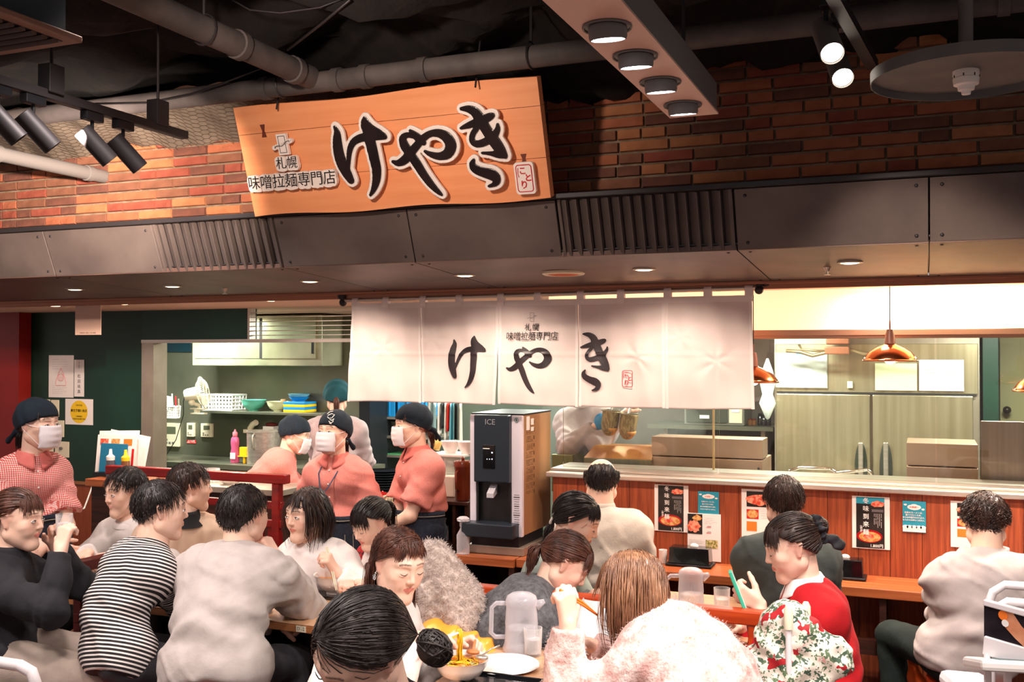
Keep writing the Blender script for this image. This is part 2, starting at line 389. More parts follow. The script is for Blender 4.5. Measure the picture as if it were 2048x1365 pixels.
for i in range(len(joints) - 1):
    a, b = joints[i] + .003, joints[i + 1] - .003
    q = [on_fascia(a, .015), on_fascia(b, .015), on_fascia(b, .985), on_fascia(a, .985)]
    if i in (2, 5):
        MB().poly([p - NF * .05 for p in q], -NF, .01).build('vent_back', M_('darkmetal'), fas)
        n = 14 if i == 2 else 16
        w = (b - a) / n
        for s_ in (a + .004, b - .016):
            MB().poly([on_fascia(s_, .01), on_fascia(s_ + .012, .01), on_fascia(s_ + .012, .99), on_fascia(s_, .99)], -NF, .05).build('vent_frame', M_('fascia'), fas)
        o = None
        for k in range(n):
            if o is None:
                x0 = a + w * .1; x1 = x0 + w * .78
                mb = MB(); pts = [on_fascia(x0, .02, -.022), on_fascia(x1, .02, .004), on_fascia(x1 + .003, .02, .004), on_fascia(x1 + .004, .02, -.024), ]
                dz = on_fascia(x0, .98) - on_fascia(x0, .02)
                mb.poly(pts, dz.normalized(), dz.length)
                o = mb.build('slat', M_('fascia'), fas); 
            else:
                c = cp2 = o.copy(); COL.objects.link(c); c.location.x += w * k
    else:
        pn = MB().poly(q, -NF, .02).build('fascia_panel', M_('fascia'), fas, bevel=.002)
        xs = [a + .04, b - .04]
        if b - a > 1.2: xs.append((a + b) / 2)
        for xx in xs:
            for t in (.12, .88):
                if rme is None:
                    r0 = rv.build('rivet', M_('darkmetal'), pn, smooth=True); rme = r0.data
                else:
                    r0 = bpy.data.objects.new('rivet', rme); COL.objects.link(r0); r0.parent = pn; r0.matrix_parent_inverse = pinv(pn)
                r0.location = on_fascia(xx, t, .001)
sof = thing('soffit', 'dark brown metal soffit of jointed panels over the counter, with downlights let in', 'soffit', (0, 4.5, ZI + .05))
sj = [XL] + [px_on(*q, YT) for q in ((85, 457), (545, 428), (812, 410), (1466, 371), (1858, 346))] + [1.15, XR]
MB().poly([(XL, YB, ZB + .024), (XL, YI, ZI + .024), (XR, YI, ZI + .024), (XR, YB, ZB + .024)], (0, 0, 1), .006).build('soffit_light_stop', M_('darkmetal'), sof)  # added plate that blocks the bright ceiling behind the joints
def on_sof(x, y, d=0): t = (y - YB) / (YI - YB); return Vector((x, y, ZB + (ZI - ZB) * t - d))
for i in range(len(sj) - 1):
    a, b = sj[i] + .003, sj[i + 1] - .003
    pn = MB().poly([on_sof(a, YB), on_sof(a, YI - .02), on_sof(b, YI - .02), on_sof(b, YB)], (0, 0, 1), .02).build('soffit_panel', M_('soffit'), sof)
    for xx in (a + .04, b - .04):
        for yy in (YB + .05, YI - .08):
            r0 = bpy.data.objects.new('rivet', rme); COL.objects.link(r0); r0.parent = pn; r0.matrix_parent_inverse = pinv(pn); r0.location = on_sof(xx, yy, 0); r0.rotation_euler = (R(90), 0, 0)
def sof_hit(px, py):
    lo, hi = YB, YI + .3
    d = P(px, py, Y=1.0) - Vector((0, 0, EYE))
    # ray with sloping plane z = ZB + k (y-YB)
    k = (ZI - ZB) / (YI - YB); t = (ZB - k * YB - EYE) / (d.z - k * d.y); return Vector((0, 0, EYE)) + d * t
def downlight(p, r, label, glow=LAMPW, ring='steel_dull', nm='downlight', e=3):
    t = thing(nm, label, 'light', p)
    MB().lathe([(r * .74, .0), (r * .8, -.007), (r, -.004), (r, .003)], p, 24).build('trim_ring', M_(ring), t, smooth=40)
    MB().lathe([(.001, -.009), (r * .5, -.0085), (r * .76, -.005)], Vector(p), 24).build('lens', glow, t, smooth=True)
    if e: light('SPOT', Vector(p) + Vector((0, 0, -.012)), e * 15, WARM, Vector(p) + Vector((0, .35, -1)), size=.03, spot=125, blend=.8, name='downlight_glow')
for i, (px, py, who) in enumerate(((150, 578, 'small lit downlight in the dark soffit, the one nearest the left end'), (345, 572, 'small lit downlight in the dark soffit above the red bandana side of the green header'), (620, 562, 'small lit downlight in the dark soffit just left of the white hanging cloth'), (930, 550, 'small lit downlight in the dark soffit left of the orange disc'), (1288, 538, 'small lit downlight in the dark soffit right of the orange disc'), (1700, 524, 'small lit downlight in the dark soffit toward its right end'))):
    if i == 1: who = 'small lit downlight in the dark soffit, second from the left end'
    downlight(sof_hit(px, py), .052, who)
p = sof_hit(1127, 546); t = thing('ceiling_speaker', 'orange round speaker cover with cream rim in the dark soffit', 'speaker', p)
MB().lathe([(.082, -.004), (.09, -.012), (.1, -.006), (.1, .004)], p, 28).build('rim', M_('cream'), t, smooth=40)
MB().lathe([(.001, -.012), (.06, -.012), (.083, -.005)], p, 28).build('grille', mat('orange_mesh', 'c0582a', rough=.7), t, smooth=True)
for px, py, w in ((450, 577, 'left'), (1655, 535, 'right')):
    p = sof_hit(px, py); t = thing('sprinkler', f'tiny metal sprinkler head under the {w} part of the dark soffit', 'sprinkler', p)
    MB().cyl(p, p - Vector((0, 0, .018)), .018, .008, 14).cyl(p - Vector((0, 0, .018)), p - Vector((0, 0, .03)), .006, .006, 8).build('body', M_('steel'), t); MB().cyl(p - Vector((0, 0, .03)), p - Vector((0, 0, .033)), .015, .015, 12).build('deflector', M_('steel'), t)
# ---- brick wall: bricks are parts
bw = struct(MB().box2((XL, 4.262, ZT), (XR, 4.4, 3.35)).build('wall_back', M_('mortar')))
BRL = [mat('brick_%s' % n, a, b, rough=.9, scale=9, bump=.35, bscale=45, detail=5) for n, a, b in (('orange', 'b0694a', '98563c'), ('red', '9a5240', '843f30'), ('brown', '8c5c46', '734835'), ('dark', '5f3d34', '7c4c3c'), ('ochre', 'b87a52', 'a06543'))]
pitch = .0535; blen = .213; bh = .045
bmes = {}
def brick_mesh(w, k, v):
    key = (round(w, 2), k, v)
    if key in bmes: return bmes[key]
    r = random.Random(v * 31 + k); mb = MB(); n = 4
    # front face slightly uneven
    xs = [-w / 2 + w * i / n for i in range(n + 1)]; vs = []; fs = []
    for zz, yy in ((-bh/2, .014), (-bh/2 + .003, -.006), (0, -.008), (bh/2 - .003, -.006), (bh/2, .014)):
        for x in xs:
            e = r.uniform(-.0015, .0015); xo = 0
            if yy > 0 and abs(x) > w/2 - 1e-6: pass
            vs.append((x * (1 if yy > 0 else .985), yy + (e if yy < 0 else 0), zz + (e if yy < 0 else 0)))
    for j in range(4):
        for i in range(n): fs.append((j*(n+1)+i, j*(n+1)+i+1, (j+1)*(n+1)+i+1, (j+1)*(n+1)+i))
    fs.append((0, 5, 10, 15, 20)); fs.append((24, 19, 14, 9, 4))
    mb.add(vs, fs); me = bpy.data.meshes.new('brick'); me.from_pydata(mb.v, [], mb.f); me.materials.append(BRL[k]); me.update(); bmes[key] = me
    return me
cand = []
nrow = int((3.06 - ZT - .02) / pitch)
for r_ in range(nrow):
    z = ZT + .03 + bh / 2 + r_ * pitch; x = XL + (r_ % 2) * .11
    while x < 1.9:
        w = blen if random.random() < .62 else blen * .47
        xc = x + w / 2; q = CM.transposed() @ Vector((xc, 4.25, z - EYE)); u = 1024 + F * q.x / -q.z; v = 682.5 - F * q.y / -q.z
        vis = -40 < u < 2090 and v > 60 and not (485 < u < 1070 and v > 240 - (u - 480) * .1)
        edge = (u < 1100 and v < 330 - u * .12) or (u > 1100 and v < 120)
        cand.append((0 if (vis and not edge) else 1, -w * 2000 / max(4.25 / (q.z * -1) * 0 + -q.z, .1), xc, z, w)); x += w + .009
cand.sort(key=lambda t: (t[0], t[1]))
rest = MB()
for i, (f0, _, xc, z, w) in enumerate(cand):
    k = random.choices(range(5), (4, 4, 3, 2, 2))[0]
    me = brick_mesh(w, k, random.randrange(3))
    if i < 300:
        o = bpy.data.objects.new('brick', me); COL.objects.link(o); o.parent = bw; o.location = (xc, 4.25, z)
    else:
        rest.m = k; rest.add([(v.co.x + xc, v.co.y + 4.25, v.co.z + z) for v in me.vertices], [tuple(p.vertices) for p in me.polygons])
o = rest.build('brick_courses', BRL, bw); o['kind'] = 'stuff'
# ---- tarpaulin with wire net under the ceiling on the left
TARP = mat('grey_tarpaulin', '8d8172', '74695c', rough=.8, scale=5, bump=.3, bscale=12)
def tarp(u, v):
    a = P(-30, 335, Y=4.22); b = P(520, 262, Y=4.22); x = a.x + (b.x - a.x + 1.2) * u
    y = 3.68 + .56 * v; z = 3.0 - .10 * v ** 1.6 + .012 * math.sin(x * 9) * v + .016 * math.sin(x * 5 + y * 8) + .008 * math.sin(x * 31 + y * 13)
    if u > .75: z += (u - .75) * .25 * v
    return (x, y, z)
tp = MB().grid(tarp, 90, 24).build('tarpaulin', TARP, smooth=True); tag(tp, 'sagging grey tarpaulin hung under the ceiling above the lit bricks', 'tarpaulin')
net = MB()
for i in range(0, 70):
    for j in range(0, 16):
        u, v = i / 70, j / 16; du, dv = 1 / 70, 1 / 16
        off = .5 if j % 2 else 0
        def tp_(a, b): p_ = Vector(tarp(min(a, 1), min(b, 1))); return p_ - Vector((0, .004, .012))
        c0 = tp_(u + off * du, v); c1 = tp_(u + (off + .5) * du, v + dv * .5 * .6); c2 = tp_(u + (off + 1) * du, v); c3 = tp_(u + (off + .5) * du, v + dv)
        for a, b in ((c0, c1), (c1, c2), (c1, c3)): net.tube([a, b], .0009, 3, cap=False)
o = net.build('wire_net', mat('wire', '4c433c', rough=.6, metal=.5)); tag(o, 'fine hexagonal wire net stretched under the grey tarpaulin', 'net', kind='stuff')
# ---- inner ceiling and header parts of the kitchen
struct(MB().box2((XL, YI + .012, 2.135), (XR, 9.0, 2.16)).build('ceiling', M_('pink')))
GY = 6.1
x0, x1, x2 = px_on(45, 700, GY), px_on(285, 700, GY), px_on(497, 650, GY); GX1 = x1; KX0 = px_on(296, 800, 7.3)
struct(MB().box2((XL, GY, 0), (x1, GY + .12, 2.14)).build('wall_left', M_('green')))
wains = struct(MB().box2((XL, GY - .02, 0), (x1, GY, .78)).build('baseboard_left', M_('wood')))
struct(MB().box2((XL, GY - .035, .78), (x1, GY, .80)).build('trim_3', M_('tedge')))
struct(MB().box2((x1, GY, 1.905), (x2, GY + .1, 2.14)).build('trim_4', M_('greenteal')))
xs_end = px_on(705, 680, GY)
struct(MB().box2((x1, GY - .015, 1.885), (-2.6, GY + .08, 1.91)).build('trim_5', M_('steel')))
struct(MB().box2((x1, GY - .01, 0), (x1 + .115, GY + .14, 1.89)).build('trim_6', M_('steel_dull')))
post = struct(MB().box2((px_on(-90, 700, 6.0), 5.97, 0), (px_on(44, 700, 6.0), 6.09, 2.135)).build('trim_7', mat('red_painted_post', '8c150f', '7a100c', rough=.45, scale=2)))
# louvre of steel slats left of the noren
lv = thing('kitchen_louvre', 'open louvre of thin steel slats beside the left end of the hanging cloth', 'louvre', (x2, GY, 1.91))
for k in range(6):
    z = 1.935 + k * .033; MB().box2((x2 + .01, GY + .0, z), (-2.65, GY + .05, z + .005)).build('slat', M_('steel'), lv)
MB().box2((x2, GY - .012, 1.905), (x2 + .018, GY + .06, 2.135)).build('jamb', M_('steel'), lv)
# kitchen back walls
KY = 7.3
struct(MB().box2((KX0 - .1, KY, 0), (-4.35, KY + .1, 2.14)).build('wall_back', M_('steel_green')))
struct(MB().box2((KX0 - .1, GY + .12, 0), (KX0, KY, 2.14)).build('wall_left', M_('steel_green')))
struct(MB().box2((-4.35, KY, 0), (-4.25, 8.5, 2.14)).build('wall_left', mat('dark_steel_side', '22252a', rough=.4, metal=.4)))
struct(MB().box2((-4.35, 8.5, 0), (XR, 8.6, 2.14)).build('wall_back', mat('kitchen_back_wall', '6d7466', '525b50', rough=.5, scale=1.2)))
struct(MB().box2((XR, 4.3, 0), (XR + .1, 8.6, 3.3)).build('wall_right', M_('grey')))
# kitchen lamps (fluorescent greenish) and warm glow in the ceiling by the pass
for x, y, e in ((-5.6, 6.6, 40), (-3.4, 7.4, 36), (-2.3, 6.6, 26), (-.9, 6.3, 32), (.5, 6.3, 28)):
    t = thing('kitchen_ceiling_lamp', 'long white kitchen lamp on the inner ceiling, above ' + {-5.6: 'the wall shelf of bowls', -3.4: 'the crate rack', -2.3: 'the ice machine side', -.9: 'the long steel cabinet', .5: 'the refrigerator'}[x], 'light', (x, y, 2.13))
    MB().box((x, y, 2.12), (.6, .14, .03)).build('housing', M_('white'), t, bevel=.004); MB().box((x, y, 2.1), (.56, .1, .012)).build('diffuser', LAMP, t)
    light('AREA', (x, y, 2.085), e, (.93, 1, .88), (x, y, 0), .5, sy=.12)
for i, (px, py) in enumerate(((110, 611), (247, 607), (388, 603), (540, 600), (1705, 568), (1970, 562))):
    p = P(px, py, Z=2.133)
    if 5.05 < p.y < 6.0: downlight(p, .05, 'round downlight in the cream inner ceiling, ' + ('at the far left', 'left of the hanging paper', 'over the green header', 'left of the white cloth', 'left of the copper pendant', 'near the right edge')[i], e=2.5)
for x in (-4.4, -3.4, -2.6, -1.4, -.2, .7): light('AREA', (x, 5.25, 2.11), 5, WARM, (x, 5.25, 0), .12)
# ---- lit cream board above the glass
LB = mat('backlit_cream_board', 'ffdcb4', emit=.62, rough=.5)
xb0, xb1 = px_on(1100, 600, 5.42), 1.4
o = MB().box2((xb0, 5.40, 1.925), (xb1, 5.46, 2.134)).build('lit_board', LB); tag(o, 'glowing cream board along the top of the kitchen glass, right of the cloth', 'board')
light('AREA', (.1, 5.2, 2.1), 5, (1, .85, .6), (.1, 5.45, 2.0), .5, sy=.05)
struct(MB().box2((xb0, 5.36, 1.895), (xb1, 5.47, 1.925)).box2((xb0, 5.38, 1.88), (xb1, 5.45, 1.897)).build('trim_8', mat('copper_toned_steel', 'b98a70', rough=.3, metal=.8), bevel=.002))
# ---- front glass
gx0 = -1.9
panes = [gx0, -1.02, .05, 1.4]
for i in range(3):
    w = struct(MB().box2((panes[i] + .004, 5.41, 1.168), (panes[i + 1] - .004, 5.417, 1.885)).build('window_%d' % (i + 1), GLASSM))
# ---- kitchen counter front of vertical boards, steel ledge
kc = struct(MB().box2((gx0, 5.27, 0), (XR, 5.6, 1.127)).build('trim_9', M_('darkwood')))
pw = .145
n = int((XR - gx0) / pw); 
for k in range(n):
    a = gx0 + k * pw; MB().box2((a + .0012, 5.25, .05), (a + pw - .0012, 5.272, 1.125)).build('board', M_('wood'), kc)
led = thing('steel_ledge', 'long stepped stainless steel ledge on top of the wooden counter front', 'ledge', (gx0, 5.25, 1.127))
MB().box2((gx0 - .03, 5.215, 1.127), (XR, 5.45, 1.154)).build('lower_step', M_('steel'), led, bevel=.005)
MB().box2((gx0 - .03, 5.29, 1.1545), (XR, 5.62, 1.168)).build('upper_step', M_('steel'), led, bevel=.004)
sc = thing('eating_counter', 'long varnished wooden eating counter along the boarded front', 'counter', (gx0, 5.0, .7))
MB().box2((-2.0, 4.955, .675), (XR, 5.249, .72)).build('worktop', M_('woodh'), sc, bevel=.004)
MB().box2((-1.9, 5.0, .40), (XR, 5.04, .47)).build('foot_panel', M_('darkwood'), sc)
for x in (-1.3, -.2, .9): MB().box2((x, 5.0, .47), (x + .03, 5.24, .675)).build('bracket', M_('darkwood'), sc)

# ================================================================== BRUSH LETTERS
KE = [[(208,390,6),(214,430,18),(200,480,27),(186,560,33),(188,640,34),(204,710,29),(216,752,20)],
      [(216,690,6),(232,640,9),(262,560,14),(300,508,17),(350,484,20),(400,478,22),(460,472,28),(505,482,22),(524,492,12)],
      [(425,356,7),(420,392,26),(428,430,38),(452,458,40),(490,474,28),(520,490,12)],
      [(420,470,32),(418,560,32),(414,640,30),(410,700,28),(388,770,23),(352,830,13),(320,864,4)]]
YA = [[(742,668,6),(775,680,16),(830,655,24),(885,605,23),(940,556,20),(985,518,18),(1035,492,16),(1090,492,22),(1135,520,30),(1152,575,33),(1120,628,28),(1065,646,20),(1010,632,14),(974,608,5)],
      [(908,464,5),(925,488,17),(950,515,22),(978,548,14)],
      [(920,500,12),(880,492,13),(846,515,20),(848,565,28),(870,615,26),(900,690,27),(930,770,24),(965,840,20),(1000,890,11),(1016,908,4)]]
KI = [[(1488,338,6),(1540,345,19),(1580,372,28),(1602,420,33),(1622,470,32),(1645,525,32),(1672,580,35),(1698,632,30),(1724,672,10)],
      [(1460,466,5),(1500,455,13),(1560,440,20),(1620,424,22),(1668,408,20),(1690,400,12)],
      [(1712,464,5),(1704,498,14),(1665,542,20),(1600,572,20),(1545,580,18),(1518,556,15),(1530,515,14),(1565,476,14)],
      [(1570,643,4),(1620,650,8),(1675,662,18),(1722,678,10)],
      [(1503,684,5),(1487,715,17),(1500,748,25),(1550,775,28),(1600,792,33),(1626,815,29),(1626,846,19),(1600,866,10),(1570,875,4)]]
def fit(src, dst):
    A = np.array([[x, y, 1] for x, y in src]); s, *_ = np.linalg.lstsq(A, np.array(dst), rcond=None); return s
def brush(strokes, S, lo, hi, h, t, grow=0, rnd=0):
    """strokes mapped by affine S into u,v metres, returned as a solid with thickness t (along w)"""
    k = math.sqrt(abs(np.linalg.det(S[:2])))
    segs = []
    for st in strokes:
        q = [(np.array([x, y, 1]) @ S, r * k + grow) for x, y, r in st]
        # catmull subdivision
        for i in range(len(q) - 1):
            p0, p1, p2, p3 = q[max(i-1,0)], q[i], q[i+1], q[min(i+2,len(q)-1)]; prev = None
            for j in range(4):
                w = j / 3; f = lambda a, b, c, d: .5*((2*b)+(-a+c)*w+(2*a-5*b+4*c-d)*w*w+(-a+3*b-3*c+d)*w**3)
                c = (f(p0[0], p1[0], p2[0], p3[0]), max(f(p0[1], p1[1], p2[1], p3[1]), .0005))
                if prev is not None: segs.append((prev, c))
                prev = c
    zs = t / (3 * h)       # squash so the thickness is three cells
    def fn(p):
        d = np.full(len(p), 9., np.float32); xy = p[:, :2]
        for (a, ra), (b, rb) in segs:
            dd = (b - a).astype(np.float32); L2 = float(dd @ dd) + 1e-12; qq = xy - a.astype(np.float32); tt = np.clip(qq @ dd / L2, 0, 1)
            w = qq - tt[:, None] * dd; d = np.minimum(d, np.sqrt((w * w).sum(1)) - (ra + (rb - ra) * tt))
        wz = np.abs(p[:, 2]) * zs - t / 2
        return np.maximum(d + (np.maximum(p[:, 2] * zs, 0) * rnd if rnd else 0), wz / max(zs, 1e-6))
    vs, fs = nets(fn, (lo[0], lo[1], -2.6 * h), (hi[0], hi[1], 2.6 * h), h)
    vs[:, 2] *= zs; return vs, fs
# ---- hanging wooden sign
s0 = P(515, 432, Y=3.85); s1 = P(1105, 398, Y=3.85); u0 = P(462, 218, Y=3.69); u1 = P(1070, 152, Y=3.69)
SZ0, SZ1 = (s0.z + s1.z) / 2, (u0.z + u1.z) / 2; SX0, SX1 = (s0.x + u0.x) / 2, (s1.x + u1.x) / 2
so = Vector((SX0, 3.85, SZ0)); sux = Vector((1, 0, 0)); svz = Vector((0, -.16, SZ1 - SZ0)); SH = svz.length; svz.normalize(); SW = SX1 - SX0
sn = sux.cross(svz)                      # towards the viewer
SF = Matrix((sux, svz, sn)).transposed().to_4x4(); SF.translation = so
SFI = SF.inverted()
def sign_uv(px, py):
    a = SFI @ Vector((0, 0, EYE)); d = SFI.to_3x3() @ (P(px, py, Y=1) - Vector((0, 0, EYE))); t = (.0 - a.z) / d.z; q = a + d * t; return (q.x, q.y)
SGN = mat('sign_cedar', 'f0a372', 'e4915f', rough=.5, scale=3, stretch=(.7, 9, 9), detail=7, bump=.04, bscale=9, contrast=(.25, .75))
sg = thing('shop_sign', 'big orange wooden sign board with raised black brush letters above the counter', 'sign', so)
cuts = [0, SH * .34, SH * .76, SH]      # three boards
for i in range(3):
    mb = MB(); nn = 26; t = .045
    jig = [(random.uniform(-.004, .004) if k in (0, nn) else 0) for k in range(nn + 1)]
    lo_ = [cuts[i] + (.001 if i else 0) + (0.006 * math.sin(k * .5) if i == 0 else 0) for k in range(nn + 1)]
    hi_ = [cuts[i + 1] - .001 + (.007 * math.sin(k * .35 + 1) if i == 2 else 0) for k in range(nn + 1)]
    xs = [SW * k / nn for k in range(nn + 1)]
    pts = [SF @ Vector((x, v, 0)) for x, v in zip(xs, lo_)] + [SF @ Vector((x, v, 0)) for x, v in zip(xs[::-1], hi_[::-1])]
    mb.poly(pts, -sn, t); mb.build('board', SGN, sg)
BT = mat('dark_butterfly_key', '6a3020', rough=.5)
for px, py, hh in ((527, 262, .028), (1048, 318, .02)):
    u, v = sign_uv(px, py); pts = [(-.013, hh), (.013, hh), (.006, 0), (.013, -hh), (-.013, -hh), (-.006, 0)]
    MB().poly([SF @ Vector((u + a, v + b, .0005)) for a, b in pts], sn, .0012).build('butterfly_key', BT, sg)
WACR = mat('white_acrylic', 'f1e6e0', rough=.35); BLT = mat('glossy_black_letter', '1d1516', '2a1f1f', rough=.22, coat=.6, scale=5)
def c2s(l): return [sign_uv(650 + x / 4.551, 180 + y / 4.551) for x, y in l]
letters = ((KE, [(208,390),(425,352),(530,490),(318,865),(218,758)], [(135,322),(402,238),(598,412),(452,934),(288,822)], None),
           (YA, [(905,462),(740,670),(1018,910),(1183,570),(970,608)], [(822,352),(650,642),(1110,936),(1218,480),(950,548)], None),
           (KI[:4], [(1485,335),(1458,467),(1712,462),(1730,680),(1568,645)], [(1275,155),(1270,342),(1608,298),(1685,596),(1472,556)], None),
           (KI[4:], [(1503,680),(1465,740),(1568,876),(1658,810)], [(1395,620),(1352,690),(1530,862),(1628,770)], None))
for st, a, b, _ in letters:
    S = fit(a, c2s(b)); pts = np.array([np.array([x, y, 1]) @ S for s_ in st for x, y, r in s_]); lo = pts.min(0) - .06; hi = pts.max(0) + .06
    for g, t, off, m, nm in ((.018, .02, .03, WACR, 'letter_backing'), (.0035, .006, .0435, BLT, 'brush_letter')):
        vs, fs = brush(st, S, lo, hi, .0034, t, g, .0 if g > 0 else .55)
        vs = vs @ np.array(SF.to_3x3(), np.float32).T + np.array(SF @ Vector((0, 0, off)), np.float32) - 0
        npmesh(nm, vs, fs, m, sg, smooth=False if g > 0 else True)
def sfr(u, v, w): M = SF.copy(); M.translation = SF @ Vector((u, v, w)); return M
ua, va = sign_uv(581, 325); ub, vb = sign_uv(590, 360)
for body, (u, v), sz in (('札幌', (ua, va), .056), ('味噌拉麺専門店', (ub, vb), .066)):
    for i in range(len(body)):
        cu = u + (i - (len(body) - 1) / 2) * sz * .985; rg_ = random.Random(i + len(body)); M0 = sfr(cu, v, .012); k_ = []
        for j in range(20): a_ = 2 * PI * j / 20; q_ = max(abs(math.cos(a_)), abs(math.sin(a_))) ** .75; rr_ = sz * .62 / q_ * (.92 + .1 * rg_.random()); k_.append(M0 @ Vector((rr_ * math.cos(a_) * .95, rr_ * math.sin(a_) * .98, 0)))
        MB().poly(k_, sn, .02).build('letter_backing', WACR, sg)
    text(body, sz, sfr(u, v, .0335), M_('ink'), 'lettering', sg, .0006, spacing=1.0, shear=.08)
ul, vl = sign_uv(573, 287)
def emblem(fr, s, m, par, back=None):
    """upright rectangle crossed by a wavy line"""
    if back:
        mb = MB(); mb.box((0, 0, -.009), (.052 * s, .092 * s, .016)); 
        for i in range(8):
            a = (-.045 + .0125 * i, -.012 + .0035 * i, -.009); mb.cyl((a[0] * s, a[1] * s, -.0175), (a[0] * s, a[1] * s, -.0005), .011 * s, n=12)
        o = mb.build('emblem_backing', back, par); o.data.transform(fr)
    mb = MB(); w, h = .017 * s, .036 * s
    for a, b in (((-w, -h), (w, -h)), ((w, -h), (w, h)), ((w, h), (-w, h)), ((-w, h), (-w, -h))): mb.tube([(a[0], a[1], 0), (b[0], b[1], 0)], .0012 * s, 5)
    mb.tube([((-.042 + .0028 * i) * s, (-.014 + .0009 * i + .005 * math.sin(i * .32 + .2)) * s, .0005) for i in range(30)], .0014 * s, 5)
    mb.sphere((.046 * s, .014 * s, 0), .0016 * s, 6, 4); o = mb.build('emblem', m, par); o.data.transform(fr); return o
emblem(sfr(ul, vl, .034), 1.0, M_('ink'), sg, WACR)
us, vsn = sign_uv(1055, 354)
def seal(fr, w, h, par, back, dy=0):
    mb = MB(); n = 6; r = w * .16
    def rr(ww, hh, rad):
        out = []
        for cx, cy, a0 in ((ww/2-rad, hh/2-rad, 0), (-ww/2+rad, hh/2-rad, 90), (-ww/2+rad, -hh/2+rad, 180), (ww/2-rad, -hh/2+rad, 270)):
            for i in range(n + 1): a = R(a0 + 90 * i / n); out.append((cx + rad * math.cos(a), cy + rad * math.sin(a)))
        return out
    if back: o = MB().poly([(x, y, -.018) for x, y in rr(w * 1.28, h * 1.2, r * 1.3)], (0, 0, 1), .0175).build('seal_backing', back, par); o.data.transform(fr)
    q = rr(w, h, r); mb.tube([(x, y, 0) for x, y in q + q[:1]], w * .03, 5); o = mb.build('seal_frame', M_('redink'), par); o.data.transform(fr)
    for ch, x, y, s_ in (('こ', -.08, .27, .26), ('と', .24, .0, .26), ('り', -.06, -.26, .29)):
        text(ch, w * 1.3 * s_ * 1.5, fr @ Matrix.Translation((x * w, y * h, .0006)), M_('redink'), 'seal_character', par, .0004, bold=w * .012)
    MB().tube([(-w*.36, h*.4, .0005), (-w*.40, h*.2, .0005), (-w*.36, h*.05, .0005)], w * .025, 5).build('seal_stroke', M_('redink'), par).data.transform(fr)
seal(sfr(us, vsn, .034), .066, .108, sg, WACR)
for x in (SX0 + .25, SX1 - .25):
    o = MB().tube([(x, 3.66, SZ1 - .03), (x, 3.72, 3.12)], .004, 6).build('hanger', M_('darkmetal'), sg)
for x in (SX0 + .3, SX1 - .3): MB().box2((x, 3.88, SZ0 + .05), (x + .03, 4.26, SZ0 + .08)).build('bracket', M_('darkmetal'), sg)

# ================================================================== NOREN
NY = 5.0 - .03
nr = thing('noren', 'long white shop curtain of five cloth panels with black brush letters', 'curtain', (px_on(1100, 590, NY), NY, 2.1))
rodz0 = P(690, 601, Y=NY).z; rodz1 = P(1515, 575, Y=NY).z; ra = P(686, 602, Y=NY); rb = P(1518, 576, Y=NY)
MB().cyl(ra, rb, .011, n=14).build('rod', M_('steel'), nr, smooth=40)
for p in (ra, rb):
    MB().cyl(p + Vector((0, 0, -.02)), p + Vector((0, 0, .05)), .014, n=10).sphere(p - Vector((0, 0, .01)), .022, 10, 8).build('rod_holder', M_('darkmetal'), nr)
edges_t = [705, 843, 998, 1157, 1331, 1504]; 
ztop = lambda x: P(1100, 599, Y=NY).z
zt = .5 * (P(720, 607, Y=NY).z + P(1490, 592, Y=NY).z); zb = .5 * (P(700, 805, Y=NY).z + P(1500, 818, Y=NY).z)
nx = [px_on(e, 700, NY) for e in edges_t]
def fold(x, z, seed=0):
    a = (zt - z) / (zt - zb)
    y = .006 * math.sin(x * 21 + 1.2 * math.sin(x * 5)) * (.3 + a) + .004 * math.sin(x * 47 + z * 9)
    y += .003 * math.sin(z * 30 + x * 4) * math.sin(x * 13)
    for cx, cz, s in ((nx[0] + .2, zt - .25, 1), (nx[5] - .17, zt - .32, 1.3), (nx[4] - .14, zt - .3, 1.2), (nx[1] + .07, zt - .2, .9), (nx[5] - .35, zt - .2, .8)):
        dx, dz = x - cx, z - cz; r = math.hypot(dx, dz); y += -.010 * s * math.exp(-(r / .09) ** 2) * abs(math.sin(3 * math.atan2(dz, dx) + cx * 5))
    y += -.004 * math.exp(-((z - (zt - .285)) / .008) ** 2)      # press crease
    return y
